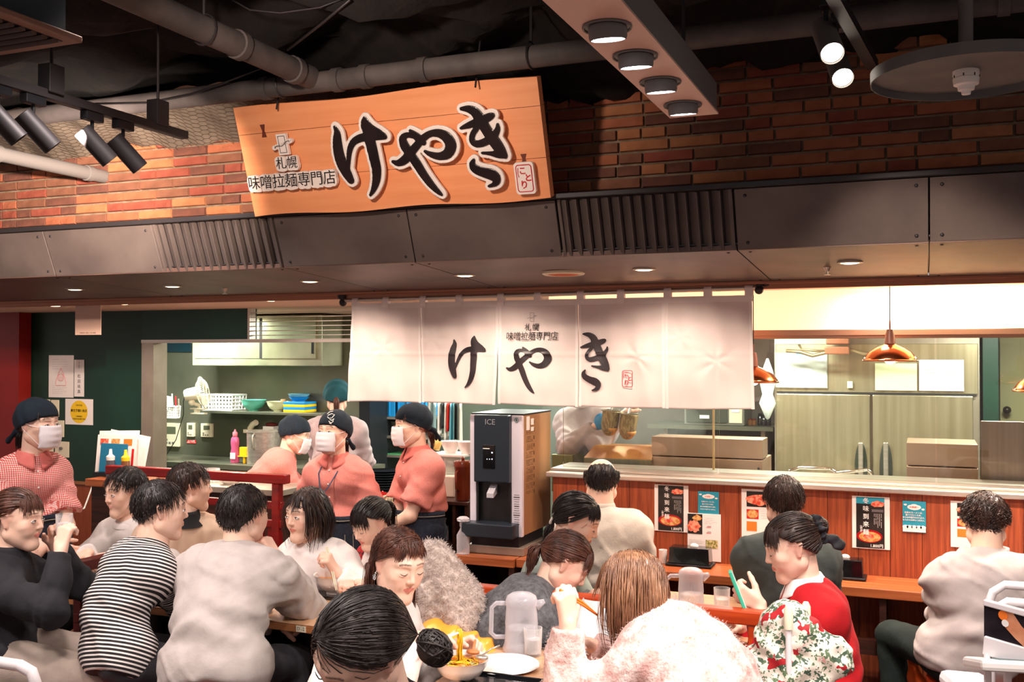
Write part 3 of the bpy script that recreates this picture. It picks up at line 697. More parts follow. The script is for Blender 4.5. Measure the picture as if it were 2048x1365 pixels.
for i in range(5):
    a, b = nx[i], nx[i + 1]
    def pf(u, v, a=a, b=b, i=i):
        z = zt + (zb - zt) * v; x = a + (b - a) * u
        gap = max(0, v - .35)
        if i == 0: x += -.022 * v * (1 - u)
        if i == 1: x += -.024 * gap * u * 1.5
        if i == 2: x += -.008 * gap * (1 - u) * 1.2
        if i == 4: x += .014 * v * u
        return (x, NY - .008 + fold(x, z) + (.004 if i % 2 else 0), z + .004 * math.sin(u * 3 + i) * v)
    pn = MB().grid(pf, 44, 60).build('cloth_panel', M_('cloth'), nr, smooth=True, solid=.0016)
    for u0_, u1_ in ((0.004, .035), (.965, .996)):
        MB().grid(lambda u, v: Vector(pf(u0_ + (u1_ - u0_) * u, v)) + Vector((0, -.0018, 0)), 2, 50).build('hem', mat('noren_hem', 'eee2de', rough=.8), pn, smooth=True)
    MB().grid(lambda u, v: Vector(pf(u, v * .055)) + Vector((0, -.0020, 0)), 30, 3).build('hem', mat('noren_hem', 'eee2de', rough=.8), pn, smooth=True)
    for u in ((0.03, .5) if i else (0.05, .5)) + ((.97,) if i == 4 else ()):
        x = a + (b - a) * u; zr = ra.z + (rb.z - ra.z) * (x - ra.x) / (rb.x - ra.x); w = .019
        def loop(uu, vv, x=x, zr=zr):
            ang = vv * 2 - 1; xx = x + (uu - .5) * 2 * w
            if vv < .42: return (xx, NY - .014 + .0 - (.002 if vv > .1 else 0), zt - .03 + (zr - zt + .03) * (vv / .42))
            t = (vv - .42) / .16
            if vv <= .58: return (xx, NY - .0145 * math.cos(t * PI), zr + .0145 * math.sin(t * PI))
            return (xx, NY + .0145, zr - (zr - zt + .0) * ((vv - .58) / .42))
        MB().grid(loop, 2, 30).build('loop', mat('noren_hem', 'eee2de', rough=.8), pn, smooth=True)
def nuv(px, py): q = P(px, py, Y=NY); return (q.x, q.z)
def on_noren(vs):                    # u,v,w -> world on the folded cloth
    out = np.empty_like(vs)
    for k, (u, v, w) in enumerate(vs): out[k] = (u, NY - .0135 + fold(float(u), float(v)) - w, v)
    return out
S = fit([(0, 0), (2048, 0), (2048, 1073), (0, 1073)], [nuv(870 + x / 4.876, 600 + y / 4.876) for x, y in ((0, 0), (2048, 0), (2048, 1073), (0, 1073))])
for st in (KE, YA, KI[:4], KI[4:]):
    pts = np.array([np.array([x, y, 1]) @ S for s_ in st for x, y, r in s_]); lo = pts.min(0) - .03; hi = pts.max(0) + .03
    vs, fs = brush(st, S, lo, hi, .0028, .0012, .0015); npmesh('brush_letter', on_noren(vs), fs, M_('inkcloth'), nr)
def nfr(px, py, w=.0165):
    u, v = nuv(px, py); return frame((u, NY - w + fold(u, v) - .002, v), (1, 0, 0), (0, 0, 1))
text('札幌', .042, nfr(1066, 656), M_('ink'), 'lettering', nr, spacing=1.05, shear=.08, sx=.95)
text('味噌拉麺専門店', .0485, nfr(1066, 674), M_('ink'), 'lettering', nr, shear=.08, sx=.86)
emblem(nfr(1067, 635), .62, M_('ink'), nr)
seal(nfr(1256, 758), .052, .082, nr, None)
# ================================================================== PEOPLE
SKIN = skin_mat('skin')
def hairmat(name, c, c2, rough=.42): return mat(name, c, c2, rough=rough, scale=26, stretch=(1, 1, .35), detail=4, spec=.6)
HB = hairmat('black_hair', '120d0d', '261a17'); HD = hairmat('dark_brown_hair', '1f1412', '3c261e'); HM = hairmat('brown_hair', '3a1f17', '63392a'); HO = hairmat('light_brown_hair', '6b4530', '9c6f52', .36)
HG = hairmat('grey_streaked_dark_hair', '1a1515', '4a423f')  # dark hair mixed with grey streaks
EYEW = mat('eye_white', 'e8ddd8', rough=.25); IRIS = mat('dark_iris', '1c100c', rough=.1); LASH = mat('lash', '17100f', rough=.6); MASK = mat('white_mask_cloth', 'efe7ea', 'e6dde2', rough=.85, scale=20)
def head_sdf(p, male):
    ax = np.abs(p[:, 0:1]); q = np.concatenate([ax, p[:, 1:]], 1)          # mirrored
    d = ell(p, (0, -.015, .03), (.075, .094, .086))
    d = smin(d, ell(p, (0, .026, -.03), (.061 if not male else .065, .062, .082)), .03)
    d = smin(d, caps(q, (.044 if not male else .05, -.005, -.055), (.0, .062, -.092), .024, .021), .03)
    d = smin(d, caps(q, (.012, .066, -.098), (0, .068, -.098), .018), .02)
    d = smin(d, caps(q, (.037, .058, -.018), (.033, .062, -.035), .024, .02), .02)
    d = smin(d, caps(q, (.012, .080, .03), (.042, .066, .032), .010), .02)
    d = smax(d, -caps(q, (.026, .098, .008), (.036, .094, .008), .0125), .016)
    d = smin(d, caps(q, (.022, .072, .0), (.038, .064, .001), .0165), .008)      # eyelids ball
    d = smin(d, caps(p, (0, .084, .02), (0, .100, -.020), .006, .0095), .012)
    d = smin(d, caps(q, (.009, .092, -.024), (.0095, .092, -.024), .0068), .006)
    d = smin(d, caps(q, (0, .089, -.0475), (.016, .083, -.050), .0055, .003), .006)
    d = smin(d, caps(q, (0, .088, -.0575), (.013, .083, -.0555), .0065, .003), .006)
    d = smax(d, -caps(q, (0, .0975, -.0525), (.018, .088, -.0525), .0018), .003)
    e = caps(q, (.076, -.012, .02), (.073, -.004, -.018), .017, .010, sq=((.92, .38, 0), 2.6))
    e = smax(e, -caps(q, (.086, -.004, .012), (.082, .0, -.006), .008, .005), .004)
    return smin(d, e, .006)
def head_cols(v, male, tone):
    ax = np.abs(v[:, 0]); y = v[:, 1]; z = v[:, 2]; c = np.tile(np.array(tone, np.float32), (len(v), 1))
    def mixc(m, col): return c * (1 - m[:, None]) + np.array(col, np.float32) * m[:, None]
    lip = (y > .078) & (np.abs(z + .0525) < .0105 - ax * .35) & (ax < .021)
    c = mixc(lip * (.35 if male else .8), (.62, .13, .11))
    ch = np.exp(-((ax - .042) / .018) ** 2 - ((z + .022) / .016) ** 2) * (y > .02); c = mixc(ch * .25, (.85, .36, .28))
    br = np.clip(1 - np.abs(z - (.0365 - .22 * np.maximum(ax - .032, 0) + .05 * np.minimum(ax - .03, 0))) / (.0045 if male else .0035), 0, 1) * (ax > .011) * (ax < .049) * (y > .04); c = mixc(np.clip(br * 1.8, 0, .85), (.05, .03, .025))
    earr = (ax > .07) & (z < .04) & (z > -.03); c = mixc(earr * .25, (.75, .22, .16))
    return c
HT = {}
def head_template(male):
    if male not in HT: HT[male] = nets(lambda p: head_sdf(p, male), (-.1, -.125, -.13), (.1, .13, .13), .0041)
    return HT[male]
def surf_y(male, x, z):
    v, _ = head_template(male); m = (v[:, 1] > 0) & (np.abs(v[:, 0] - x) < .005) & (np.abs(v[:, 2] - z) < .005); return float(v[m, 1].max()) if m.any() else .07
def rot(yaw, pitch, roll): return (Matrix.Rotation(R(yaw), 3, 'Z') @ Matrix.Rotation(R(-pitch), 3, 'X') @ Matrix.Rotation(R(roll), 3, 'Y'))
C0 = np.array((0, -.015, .03), np.float32); R0 = np.array((.081, .100, .092), np.float32)
def scalp(u, style):
    m = u[:, 2] - .95 * u[:, 1] + .22 - .25 * (np.abs(u[:, 0]) > .8) * 0
    if style == 'bald': m = np.minimum(m, .34 - u[:, 2] + .25 * (u[:, 1] < -.6))
    return m
CAPS = {}
def hair_cap(style, grow):
    key = (style == 'bald', grow)
    if key not in CAPS:
        def fn(p):
            d = (np.sqrt((((p - C0) / (R0 + grow)) ** 2).sum(1)) - 1) * .09
            q = p - C0; l = np.sqrt((q * q).sum(1)) + 1e-6; u = q / l[:, None]
            d = smax(d, -scalp(u, style) * .085, .008)
            d = smax(d, -(np.maximum(np.abs(p[:, 0]) * 1.0 - .052, -(p[:, 2] + .01)) * 0 + .0 + ell(p, (0, .03, -.03), (.068, .06, .07))), .006) if False else d
            ear = caps(np.concatenate([np.abs(p[:, :1]), p[:, 1:]], 1), (.085, -.008, .018), (.08, -.004, -.02), .021); d = smax(d, -ear, .008)
            d += .0018 * np.sin(p[:, 0] * 260 + 3 * np.sin(p[:, 1] * 40)) * (p[:, 2] > -.1)
            return d
        CAPS[key] = nets(fn, (-.1, -.135, -.1), (.1, .11, .145), .006)
    return CAPS[key]
ELL = [(C0, R0), (np.array((0, .022, -.035), np.float32), np.array((.070, .062, .085), np.float32)), (np.array((0, -.03, -.12), np.float32), np.array((.052, .054, .10), np.float32))]
def keep_out(p, lay):
    for c, r in ELL:
        rr = r + lay[:, None]; q = (p - c) / rr; l = np.sqrt((q * q).sum(1)); m = l < 1
        p = np.where(m[:, None], c + (p - c) / np.maximum(l, .05)[:, None], p)
    return p
def nrm(v): return v / (np.sqrt((v * v).sum(-1, keepdims=True)) + 1e-9)
def strand_mesh(Pth, r0, tip=.25):
    n, m, _ = Pth.shape
    T = np.empty_like(Pth); T[:, 1:-1] = Pth[:, 2:] - Pth[:, :-2]; T[:, 0] = Pth[:, 1] - Pth[:, 0]; T[:, -1] = Pth[:, -1] - Pth[:, -2]; T = nrm(T)
    O = nrm(Pth - C0); A = nrm(np.cross(T, O)); B = np.cross(A, T)
    s = np.linspace(0, 1, m, dtype=np.float32); rad = (r0[:, None] * (np.minimum(1, .5 + s * 4) * (1 - (1 - tip) * s ** 1.6)))[..., None]
    V = np.stack([Pth + A * rad * 1.25, Pth + B * rad * .7, Pth - A * rad * 1.25, Pth - B * rad * .7], 2).reshape(-1, 3)
    i = np.arange(n)[:, None, None]; j = np.arange(m - 1)[None, :, None]; k = np.arange(4)[None, None, :]
    b = (i * m + j) * 4; Fq = np.stack([b + k, b + (k + 1) % 4, b + 4 + (k + 1) % 4, b + 4 + k], -1).reshape(-1, 4)
    return V, Fq
def strands(style, n, L, grav, rg, r=.0034, part=.0, fringe=.06, tie=(0, -.112, .03), lift=0, wave=0):
    m = 9; u = nrm(rg.normal(size=(n * 5, 3)).astype(np.float32)); u = u[scalp(u, style) > .03][:n]; n = len(u)
    if style == 'short': q_ = n // 5; u[:q_] = nrm(np.array((0, -.035, .1)) + rg.normal(size=(q_, 3)) * .022).astype(np.float32)
    lay = rg.uniform(.001, .010 + lift, n).astype(np.float32); p = C0 + u * (R0 + lay[:, None]); root = p.copy()
    g = np.array(grav, np.float32); cr = np.array((part * .5, -.05, .125), np.float32); tie = np.array(tie, np.float32)
    LL = L * rg.uniform(.8, 1.1, n).astype(np.float32)
    side = np.sign(u[:, 0] - part); front = (u[:, 1] > .35) & (u[:, 2] > .2)
    if style in ('short', 'bald'): LL = np.where(front, np.minimum(LL * 1.1, .10), LL); LL = LL * np.clip(.55 + u[:, 2], .35, 1)
    elif style == 'down': LL = np.where((u[:, 1] > .55) & (np.abs(u[:, 0]) < .42), fringe * rg.uniform(.8, 1.15, n), LL)
    path = [p]
    for i in range(1, m):
        t = i / m
        if style in ('short', 'bald'): d = nrm(p - cr) * .9 + g * .25 - nrm(p - C0) * .5 + rg.normal(size=(n, 3)) * .26
        elif style == 'down':
            w = np.exp(-np.maximum(0, t * LL / .055))[:, None]
            d = nrm(np.stack([side * 1.1, np.where(u[:, 1] > .5, .35, -.15), np.zeros(n)], 1)) * w * .95 + g * (1.1 - w * .5) - p * np.array((3.2, 1.0, 0)) * (p[:, 2:3] < -.03) * (1 if i < 9 else .3) + rg.normal(size=(n, 3)) * .05
            fr = ((u[:, 1] > .55) & (np.abs(u[:, 0]) < .42))[:, None]; d = np.where(fr, np.array((0, .5, -.75)) + np.stack([u[:, 0] * .4, np.zeros(n), np.zeros(n)], 1), d)
        elif style == 'tuck':
            wp = np.stack([side * .082, np.full(n, -.05), np.full(n, -.01)], 1); dw = wp - p; dist = np.sqrt((dw * dw).sum(1)); ph = (hit > 0) if i > 1 else np.zeros(n, bool)
            hit = np.where((dist < .022) | (u[:, 2] < -.1) | (p[:, 2] < -.01), 1, hit) if i > 1 else np.where(u[:, 2] < -.1, 1, 0)
            d = np.where((hit > 0)[:, None], g * 1.1 + np.array((0, -.12, 0)) + rg.normal(size=(n, 3)) * .06, nrm(dw) + rg.normal(size=(n, 3)) * .05)
        else: d = tie - p; d = np.where(np.sqrt((d * d).sum(1))[:, None] < .012, d * .2, nrm(d) * 1.0)
        if style in ('tie',): st = np.sqrt(((tie - p) ** 2).sum(1)) / (m - i) * 1.08; p = p + nrm(d) * st[:, None]
        else: p = p + nrm(d).astype(np.float32) * (LL / m)[:, None]
        if wave: p = p + wave * np.sin(t * 9 + root[:, :1] * 80) * np.array((1, .6, 0), np.float32)
        p = keep_out(p.astype(np.float32), lay * (.6 if style != 'tie' else .8))
        if style == 'down':
            fc = (p[:, 1] > .02) & (p[:, 2] < .045) & (np.abs(p[:, 0]) < .066) & ~((u[:, 1] > .55) & (np.abs(u[:, 0]) < .42)); p[:, 0] = np.where(fc, np.sign(p[:, 0] + 1e-5) * (.066 + lay * .8), p[:, 0]); p[:, 1] = np.where(fc, np.minimum(p[:, 1], .052), p[:, 1])
        path.append(p)
    Pth = np.stack(path, 1).astype(np.float32)
    return strand_mesh(Pth, rg.uniform(.6, 1.2, n).astype(np.float32) * r)
def tail(tie, n, L, grav, rg, r=.0034, out=(0, -1, .1), spread=.022, wave=0):
    m = 14; g = np.array(grav, np.float32); o = np.array(out, np.float32)
    dirs = nrm(rg.normal(size=(n, 3)).astype(np.float32)); p = np.array(tie, np.float32) + dirs * .008; path = [p]; LL = L * rg.uniform(.75, 1.05, n)
    for i in range(1, m):
        t = i / m; w = math.exp(-t * L / .05)
        d = nrm(o * w + g * (1 - w * .6) + dirs * spread / .06 * (.9 if t < .35 else -.25) + rg.normal(size=(n, 3)) * .06)
        p = p + d.astype(np.float32) * (LL / m)[:, None]; p = keep_out(p.astype(np.float32), np.full(n, .004, np.float32)); path.append(p)
    return strand_mesh(np.stack(path, 1).astype(np.float32), rg.uniform(.6, 1.2, n).astype(np.float32) * r)
def bun(c, rad, n, rg, r=.003):
    m = 9; P_ = []
    for _ in range(n):
        a = nrm(rg.normal(size=3)); b = nrm(np.cross(a, rg.normal(size=3))); rr = rad * rg.uniform(.55, 1.05); ph = rg.uniform(0, 6.28); ln = rg.uniform(2, 4.5)
        P_.append([np.array(c) + rr * (a * math.cos(ph + ln * i / m) + b * math.sin(ph + ln * i / m)) * (1, .8, 1) for i in range(m)])
    return strand_mesh(np.array(P_, np.float32), np.full(n, r, np.float32), .4)
def cat(ms):
    vs = []; fs = []; o = 0
    for v, f in ms: vs.append(v); fs.append(f + o); o += len(v)
    return np.concatenate(vs), np.concatenate(fs)
V3 = lambda v: np.array(v, np.float32)
def hand_prims(Wr, d, n, right, curl, k, grip=None, spread=0):
    """capsules of palm, four fingers, thumb"""
    d = nrm(V3(d)); n = V3(n); n = nrm(n - d * float(n @ d)); s = np.cross(d, n) * (1 if right else -1); W_ = V3(Wr); out = []
    offs = (.027, .0095, -.008, -.025); lens = (.068, .076, .070, .054); kn = (.083, .087, .083, .075)
    for i in range(4):
        b = W_ + (d * kn[i] + s * offs[i]) * k; out.append((W_ + s * offs[i] * .55 * k, b, .0135 * k, .0115 * k))
        cu = curl[i] if isinstance(curl, (list, tuple)) else curl; ang = 0; q = b
        dd0 = nrm(d + s * offs[i] * (4 + 10 * spread))
        for j, fr in enumerate((.45, .31, .24)):
            ang += R(cu * (1.0, 1.15, .8)[j]); dd = dd0 * math.cos(ang) + n * math.sin(ang); e = q + dd * lens[i] * fr * k * 1.02
            out.append((q, e, (.0093, .0084, .0076)[j] * k, (.0085, .0077, .0066)[j] * k)); q = e
    b = W_ + (d * .02 + s * .022) * k; t1 = nrm(d * .65 + s * .62 + n * .42); e1 = b + t1 * .045 * k
    c_ = curl[4] if isinstance(curl, (list, tuple)) else min(curl, 35)
    t2 = nrm(t1 * math.cos(R(c_)) + nrm(n * .7 - s * .45 + d * .4) * math.sin(R(c_))); e2 = e1 + t2 * .032 * k; e3 = e2 + nrm(t2 + d * .1) * .022 * k
    out += [(b, e1, .015 * k, .0115 * k), (e1, e2, .0108 * k, .0098 * k), (e2, e3, .0095 * k, .0078 * k)]
    return out
def ik(S, T, l1, l2, pole):
    S = V3(S); T = V3(T); d = T - S; L = float(np.sqrt(d @ d)); mx = (l1 + l2) * .995
    if L > mx: T = S + d / L * mx; L = mx
    d = nrm(T - S); a = (l1 * l1 - l2 * l2 + L * L) / (2 * L); h = math.sqrt(max(l1 * l1 - a * a, 0)); pl = V3(pole); pl = nrm(pl - d * float(pl @ d))
    return S + d * a + pl * h, T
PEOPLE = {}
FACEF = {}
def person(key, label, H, yaw, pitch=0, roll=0, tyaw=None, male=False, k=1.0, pz=.53, back=.08, side=0, stand=False, arms=None, top=None, hair=None, tone=(.86, .56, .43),
           bottom=None, legs=None, shw=None, eyes='open', mask=False, extras=(), group=None, pel=None, wide=1.0, res=.010, fold=1.0, hres=.005, bulge=.03, hunch=0, hem=-.09, collar='crew', neck_down=.075, bust=None, shf=.0, twist=0):
    H = Vector(H); tyaw = yaw if tyaw is None else tyaw; Rh = rot(yaw, pitch, roll)
    f = V3((-math.sin(R(tyaw)), math.cos(R(tyaw)), 0)); rt = V3((math.cos(R(tyaw)), math.sin(R(tyaw)), 0))
    N = V3(H + Rh @ Vector((0, -.03, -.085)) * k + Vector((0, 0, -neck_down * k)))
    Pv = N - f * back + rt * side; Pv[2] = pz
    if pel is not None: Pv = V3(pel); pz = float(Pv[2])
    root = thing('person', label, 'person', (float(Pv[0]), float(Pv[1]), 0), group=group)
    u = nrm(N - Pv); sl = float(np.sqrt(((N - Pv) ** 2).sum())); fp = nrm(f - u * float(f @ u)); r2 = rt
    if shw is None: shw = .163 if male else .138
    shw *= k; W1 = Pv + u * sl * .36 - fp * bulge; Cc = Pv + u * sl * .72 - fp * bulge * (.7 + hunch)
    ct, st_ = math.cos(R(twist)), math.sin(R(twist)); rs = rt * ct + f * st_
    Sh = {s: N - u * .082 * k + rs * s * shw - fp * (.012 + hunch * .02) + f * shf for s in (1, -1)}
    hw = (.098 if male else .100) * k * wide
    tor = [(Pv - r2 * .07 * k, Pv + r2 * .07 * k, hw, hw, 1.12), (W1 - r2 * .05 * k * wide, W1 + r2 * .05 * k * wide, .086 * k * wide, None, 1.14), (Cc - rs * .072 * k, Cc + rs * .072 * k, (.100 if male else .088) * k * wide, None, 1.16),
           (Pv, W1, .10 * k * wide, .094 * k * wide, 1.1), (W1, Cc, .094 * k * wide, .104 * k * wide, 1.14),
           (N - u * .085 * k - rs * .09 * k - fp * .015, N - u * .085 * k + rs * .09 * k - fp * .015, .07 * k, None, 1.05)]
    tor += [(N - u * .03, Sh[s] + u * .006, .042 * k, .050 * k, 1) for s in (1, -1)]
    if bust is None: bust = not male
    if bust: tor += [(Cc + fp * .062 * k + rs * s * .062 * k - u * .0, Cc + fp * .064 * k + rs * s * .06 * k - u * .01, .052 * k, None, 1) for s in (1, -1)]
    limbs = {}
    up, lo_ = (.275 * k * (1.06 if male else 1)), (.235 * k * (1.06 if male else 1))
    arms = arms or {}
    for s, nm in ((1, 'R'), (-1, 'L')):
        a = dict(w=(.10, .22, -.42), pole=(s * .6, -.5, -.6), d=None, n=None, curl=25); a.update(arms.get(nm, {}))
        if a['w'] is None: continue
        T = V3(a['w']) if a.get('world') else N + (rt * a['w'][0] * (1 if a.get('raw') else s) + f * a['w'][1]) * k + V3((0, 0, a['w'][2])) * k
        pl = V3(a['pole']) if a.get('wpole') else rt * a['pole'][0] + f * a['pole'][1] + V3((0, 0, a['pole'][2]))
        E, T = ik(Sh[s], T, up, lo_, pl)
        d = nrm(T - E) if a['d'] is None else nrm(V3(a['d']) if a.get('wd') else rt * a['d'][0] + f * a['d'][1] + V3((0, 0, a['d'][2])))
        n_ = V3((0, 0, -1)) if a['n'] is None else (V3(a['n']) if a.get('wd') else rt * a['n'][0] + f * a['n'][1] + V3((0, 0, a['n'][2])))
        limbs[s] = dict(S=Sh[s], E=E, W=T, d=d, n=n_, curl=a['curl'], spread=a.get('spread', 0))
    bigm = 1.12 if male else 1
    # --- skin: head, neck, hands, and the trunk under the clothes
    hv, hf = head_template(male); hc = head_cols(hv, male, tone); Rn = np.array(Rh, np.float32)
    toW = lambda v: (v * k) @ Rn.T + V3(H)
    parts = [(toW(hv), hf)]; cols = [hc]
    nb = V3(H + Rh @ Vector((0, -.028, -.045)) * k); nt = V3(H + Rh @ Vector((0, .0, -.075)) * k)
    nr_ = (.056 if male else .047) * k
    def neckf(p): d = caps(p, nb, N - u * .02, nr_, nr_ * 1.12); d = smin(d, caps(p, nt, N + fp * .01, nr_ * .7, nr_), .03); return smin(d, caps(p, N - u * .045 - rs * .05, N - u * .045 + rs * .05, .05 * k), .05)
    lo = np.minimum(nb, N) - .11; hi = np.maximum(nb, N) + .11; v, q = nets(neckf, lo, hi, .008); parts.append((v, q)); cols.append(np.tile(V3(tone), (len(v), 1)))
    sleeve = (top or {}).get('sleeve', 'long')
    for s, l in limbs.items():
        pr = hand_prims(l['W'] - l['d'] * .0, l['d'], l['n'], s == 1, l['curl'], k * (.98 if not male else 1.08), spread=l['spread'])
        if sleeve == 'long': fs_ = l['E'] + (l['W'] - l['E']) * .62
        elif sleeve == 'elbow': fs_ = l['E'] + (l['W'] - l['E']) * .05
        else: fs_ = l['E']
        arm = [(fs_, l['W'], .031 * k * bigm if sleeve == 'long' else .038 * k * bigm, .0235 * k * bigm)]
        def fn(p):
            d = caps(p, *arm[0])
            for a_, b_, ra_, rb_ in pr: d = smin(d, caps(p, a_, b_, ra_, rb_), .0055 if rb_ < .0105 * k else .012)
            return d
        pts = np.array([a_ for a_, *_ in pr] + [b_ for _, b_, *_ in pr] + [l['W'], l['W'] + (fs_ - l['W']) * min(1, .07 / (float(np.linalg.norm(fs_ - l['W'])) + 1e-6))]); v, q = nets(fn, pts.min(0) - .035, pts.max(0) + .035, hres)
        hm = np.tile(V3(tone), (len(v), 1)) * 1.0; hm[:, 1:] *= .95; parts.append((v, q)); cols.append(hm)
        if sleeve != 'long':
            S2 = l['S'] + (l['E'] - l['S']) * .45
            fn2 = lambda p: smin(caps(p, l['E'], l['W'], .039 * k * bigm, .0235 * k * bigm), caps(p, S2, l['E'], .044 * k * bigm, .038 * k * bigm), .02)
            pts = np.array([S2, l['E'], l['W']]); v, q = nets(fn2, pts.min(0) - .06, pts.max(0) + .06, .009); parts.append((v, q)); cols.append(np.tile(V3(tone), (len(v), 1)))
    # legs
    lg = {}
    for s in (1, -1):
        hp = Pv + rt * s * .085 * k - V3((0, 0, .02))
        if stand: kn = hp + V3((0, 0, -(pz - .06) * .48)) + f * .01; an = kn + V3((0, 0, -(pz - .06) * .48 + 0.0)); 
        else:
            kd, spd = (legs or (.40, .06)); kn = hp + f * kd * k + rt * s * spd + V3((0, 0, -.0)); kn[2] = min(kn[2], .50 * k + .02); an = kn + V3((0, 0, -kn[2] + .08)) - f * .06
        an[2] = max(an[2], .075); lg[s] = (hp, kn, an)
    core = lambda p: np.minimum.reduce([caps(p, a_, b_, ra_ * .8, (rb_ or ra_) * .8, sq=(fp, sq)) for a_, b_, ra_, rb_, sq in tor] + [caps(p, l['S'], l['E'], .03, .028) for l in limbs.values()] + [caps(p, a_, b_, .05, .04) for (a_, b_, c_) in lg.values()] + [caps(p, b_, c_, .04, .03) for (a_, b_, c_) in lg.values()])
    pts = np.array([Pv, N] + [x for l in limbs.values() for x in (l['S'], l['E'])] + [x for t in lg.values() for x in t]); v, q = nets(core, pts.min(0) - .15, pts.max(0) + .13, .024); parts.append((v, q)); cols.append(np.tile(V3(tone), (len(v), 1)))
    v, q = cat(parts); body = npmesh('body', v, q, SKIN, root, col=np.concatenate(cols))
    # --- top garment
    inf = (top or {}).get('inf', .014); tm = (top or {}).get('m', M_('white')); hemz = hem
    armi = (top or {}).get('arm', .012)
    def noise(p, a, fr): return a * (np.sin(p[:, 0] * fr + 2.1 * np.sin(p[:, 2] * fr * .7 + p[:, 1] * fr * .4)) * np.sin(p[:, 1] * fr * .8 + 1.7 * np.sin(p[:, 0] * fr * .6 - p[:, 2] * fr)) )
    def topf(p):
        d = None
        for a_, b_, ra_, rb_, sq in tor:
            e = caps(p, a_, b_, ra_ + inf, (rb_ or ra_) + inf, sq=(fp, sq)); d = e if d is None else smin(d, e, .05 * k)
        for s, l in limbs.items():
            S_, E_, W_ = l['S'], l['E'], l['W']; rr = .046 * k * bigm + armi
            e = caps(p, S_, E_, rr + .006, rr - .004)
            if sleeve == 'long':
                W2 = E_ + (W_ - E_) * .93; e = smin(e, caps(p, E_, W2, rr - .004, .027 * k * bigm + armi * .8), .02)
                ax_ = nrm(W_ - E_); e = smax(e, (p - W2) @ ax_, .006)
            elif sleeve == 'elbow': W2 = E_ + (W_ - E_) * .25; e = smin(e, caps(p, E_, W2, rr, rr), .02); ax_ = nrm(W_ - E_); e = smax(e, np.where(((p - E_) @ ax_) > 0, (p - W2) @ ax_, -1), .006)
            elif sleeve == 'short': ax_ = nrm(E_ - S_); W2 = S_ + (E_ - S_) * .74; e = smin(e, caps(p, S_ + (E_ - S_) * .3, W2, rr + .006, rr + .018), .02); e = smax(e, (p - W2) @ ax_, .004)
            elif sleeve == 'none': continue
            t = np.clip(((p - S_) @ (E_ - S_)) / (up * up), 0, 1.3); e = e + fold * .0045 * np.sin(t * 26 + 2 * np.sin(p[:, 0] * 40 + p[:, 1] * 30)) * np.exp(-((t - 1) / .35) ** 2)
            d = smin(d, e, .035 if sleeve == 'long' else .016)
        hgt = (p - Pv) @ u
        d = smax(d, hemz - hgt + .004 * np.sin(p[:, 0] * 30 + p[:, 1] * 25), .012)
        d = d - .012 * np.clip(1 - hgt / .12, 0, 1)
        wv = np.sin((p @ V3((31, 18, 47))) + 2.2 * np.sin(p @ V3((9, -14, 12))) + 1.4 * np.sin(p @ V3((-17, 6, 8)))); wv2 = np.sin((p @ V3((-38, 25, 40))) + 2.0 * np.sin(p @ V3((11, 9, -13))))
        d = d + fold * 1.35 * (-.0055 * np.clip(wv, .35, 1) * (.5 + .5 * np.sin(p @ V3((7, 5, 9)))) - .0012 * np.clip(wv2, .3, 1) + noise(p, .002, 26))
        for s_, l in limbs.items():
            ra_ = np.sqrt(((p - l['S']) ** 2).sum(1)); d = d + fold * .0035 * np.sin(ra_ * 95 + 1.2 * np.sin(p @ V3((20, 20, 0)))) * np.exp(-((ra_ - .12) / .05) ** 2)
        lat = (p - Pv) @ rt; d = d + fold * .006 * np.sin(hgt * 55 + 14 * np.abs(lat) + 1.5 * np.sin(lat * 20)) * np.exp(-((hgt - .10) / .09) ** 2)
        return d
    pts = np.array([Pv + u * hemz * .6, N] + [l[q_] for l in limbs.values() for q_ in (('S', 'E', 'W') if sleeve in ('long', 'elbow') else ('S', 'E'))]); pad = .12 * k * wide + inf + .05
    v, q = nets(topf, pts.min(0) - pad, pts.max(0) + np.array((pad, pad, .075)), res)
    al = (v - Pv) @ u; ar = (v - Pv) @ rt; best = np.full(len(v), .02)
    for s, l in limbs.items():
        if sleeve == 'none': continue
        for a_, b_, off in ((l['S'], l['E'], 0.), (l['E'], l['W'], up)):
            dist = caps(v, a_, b_, .0); m_ = dist < .075
            if off == 0: m_ &= ((v - a_) @ nrm(b_ - a_) > .035)
            ax_ = nrm(b_ - a_); per = nrm(np.cross(ax_, V3((.3, .2, 1)))); al = np.where(m_, off + (v - a_) @ ax_, al); ar = np.where(m_, (v - a_) @ per, ar)
    tn = (top or {}).get('name', 'sweater'); tp = npmesh(tn, v, q, tm, root, attrs={'along': al + 3, 'around': ar + 3})
    if (top or {}).get('label'): tp['label'] = top['label']
    # --- collar
    Nr = Matrix((Vector(rs), Vector(fp), Vector(u))).transposed()
    nc = Vector(N) + Vector(u) * .012 + Vector(fp) * .004
    cm = (top or {}).get('cm', tm)
    if collar == 'crew': MB().lathe([(nr_ * 1.36 + .014, -.022), (nr_ * 1.28 + .012, -.004), (nr_ * 1.2 + .006, .004), (nr_ * 1.14, -.006)], nc, 28, Nr, 1.08, 1.0).build('neckband', cm, root, smooth=True)
    elif collar == 'high': MB().lathe([(nr_ * 1.5 + .012, -.03), (nr_ * 1.3 + .006, -.005), (nr_ * 1.2 + .004, .03), (nr_ * 1.16 + .003, .045), (nr_ * 1.08, .043), (nr_ * 1.08, .0)], nc, 28, Nr, 1.05, 1.0).build('collar', cm, root, smooth=True)
    elif collar == 'shirt':
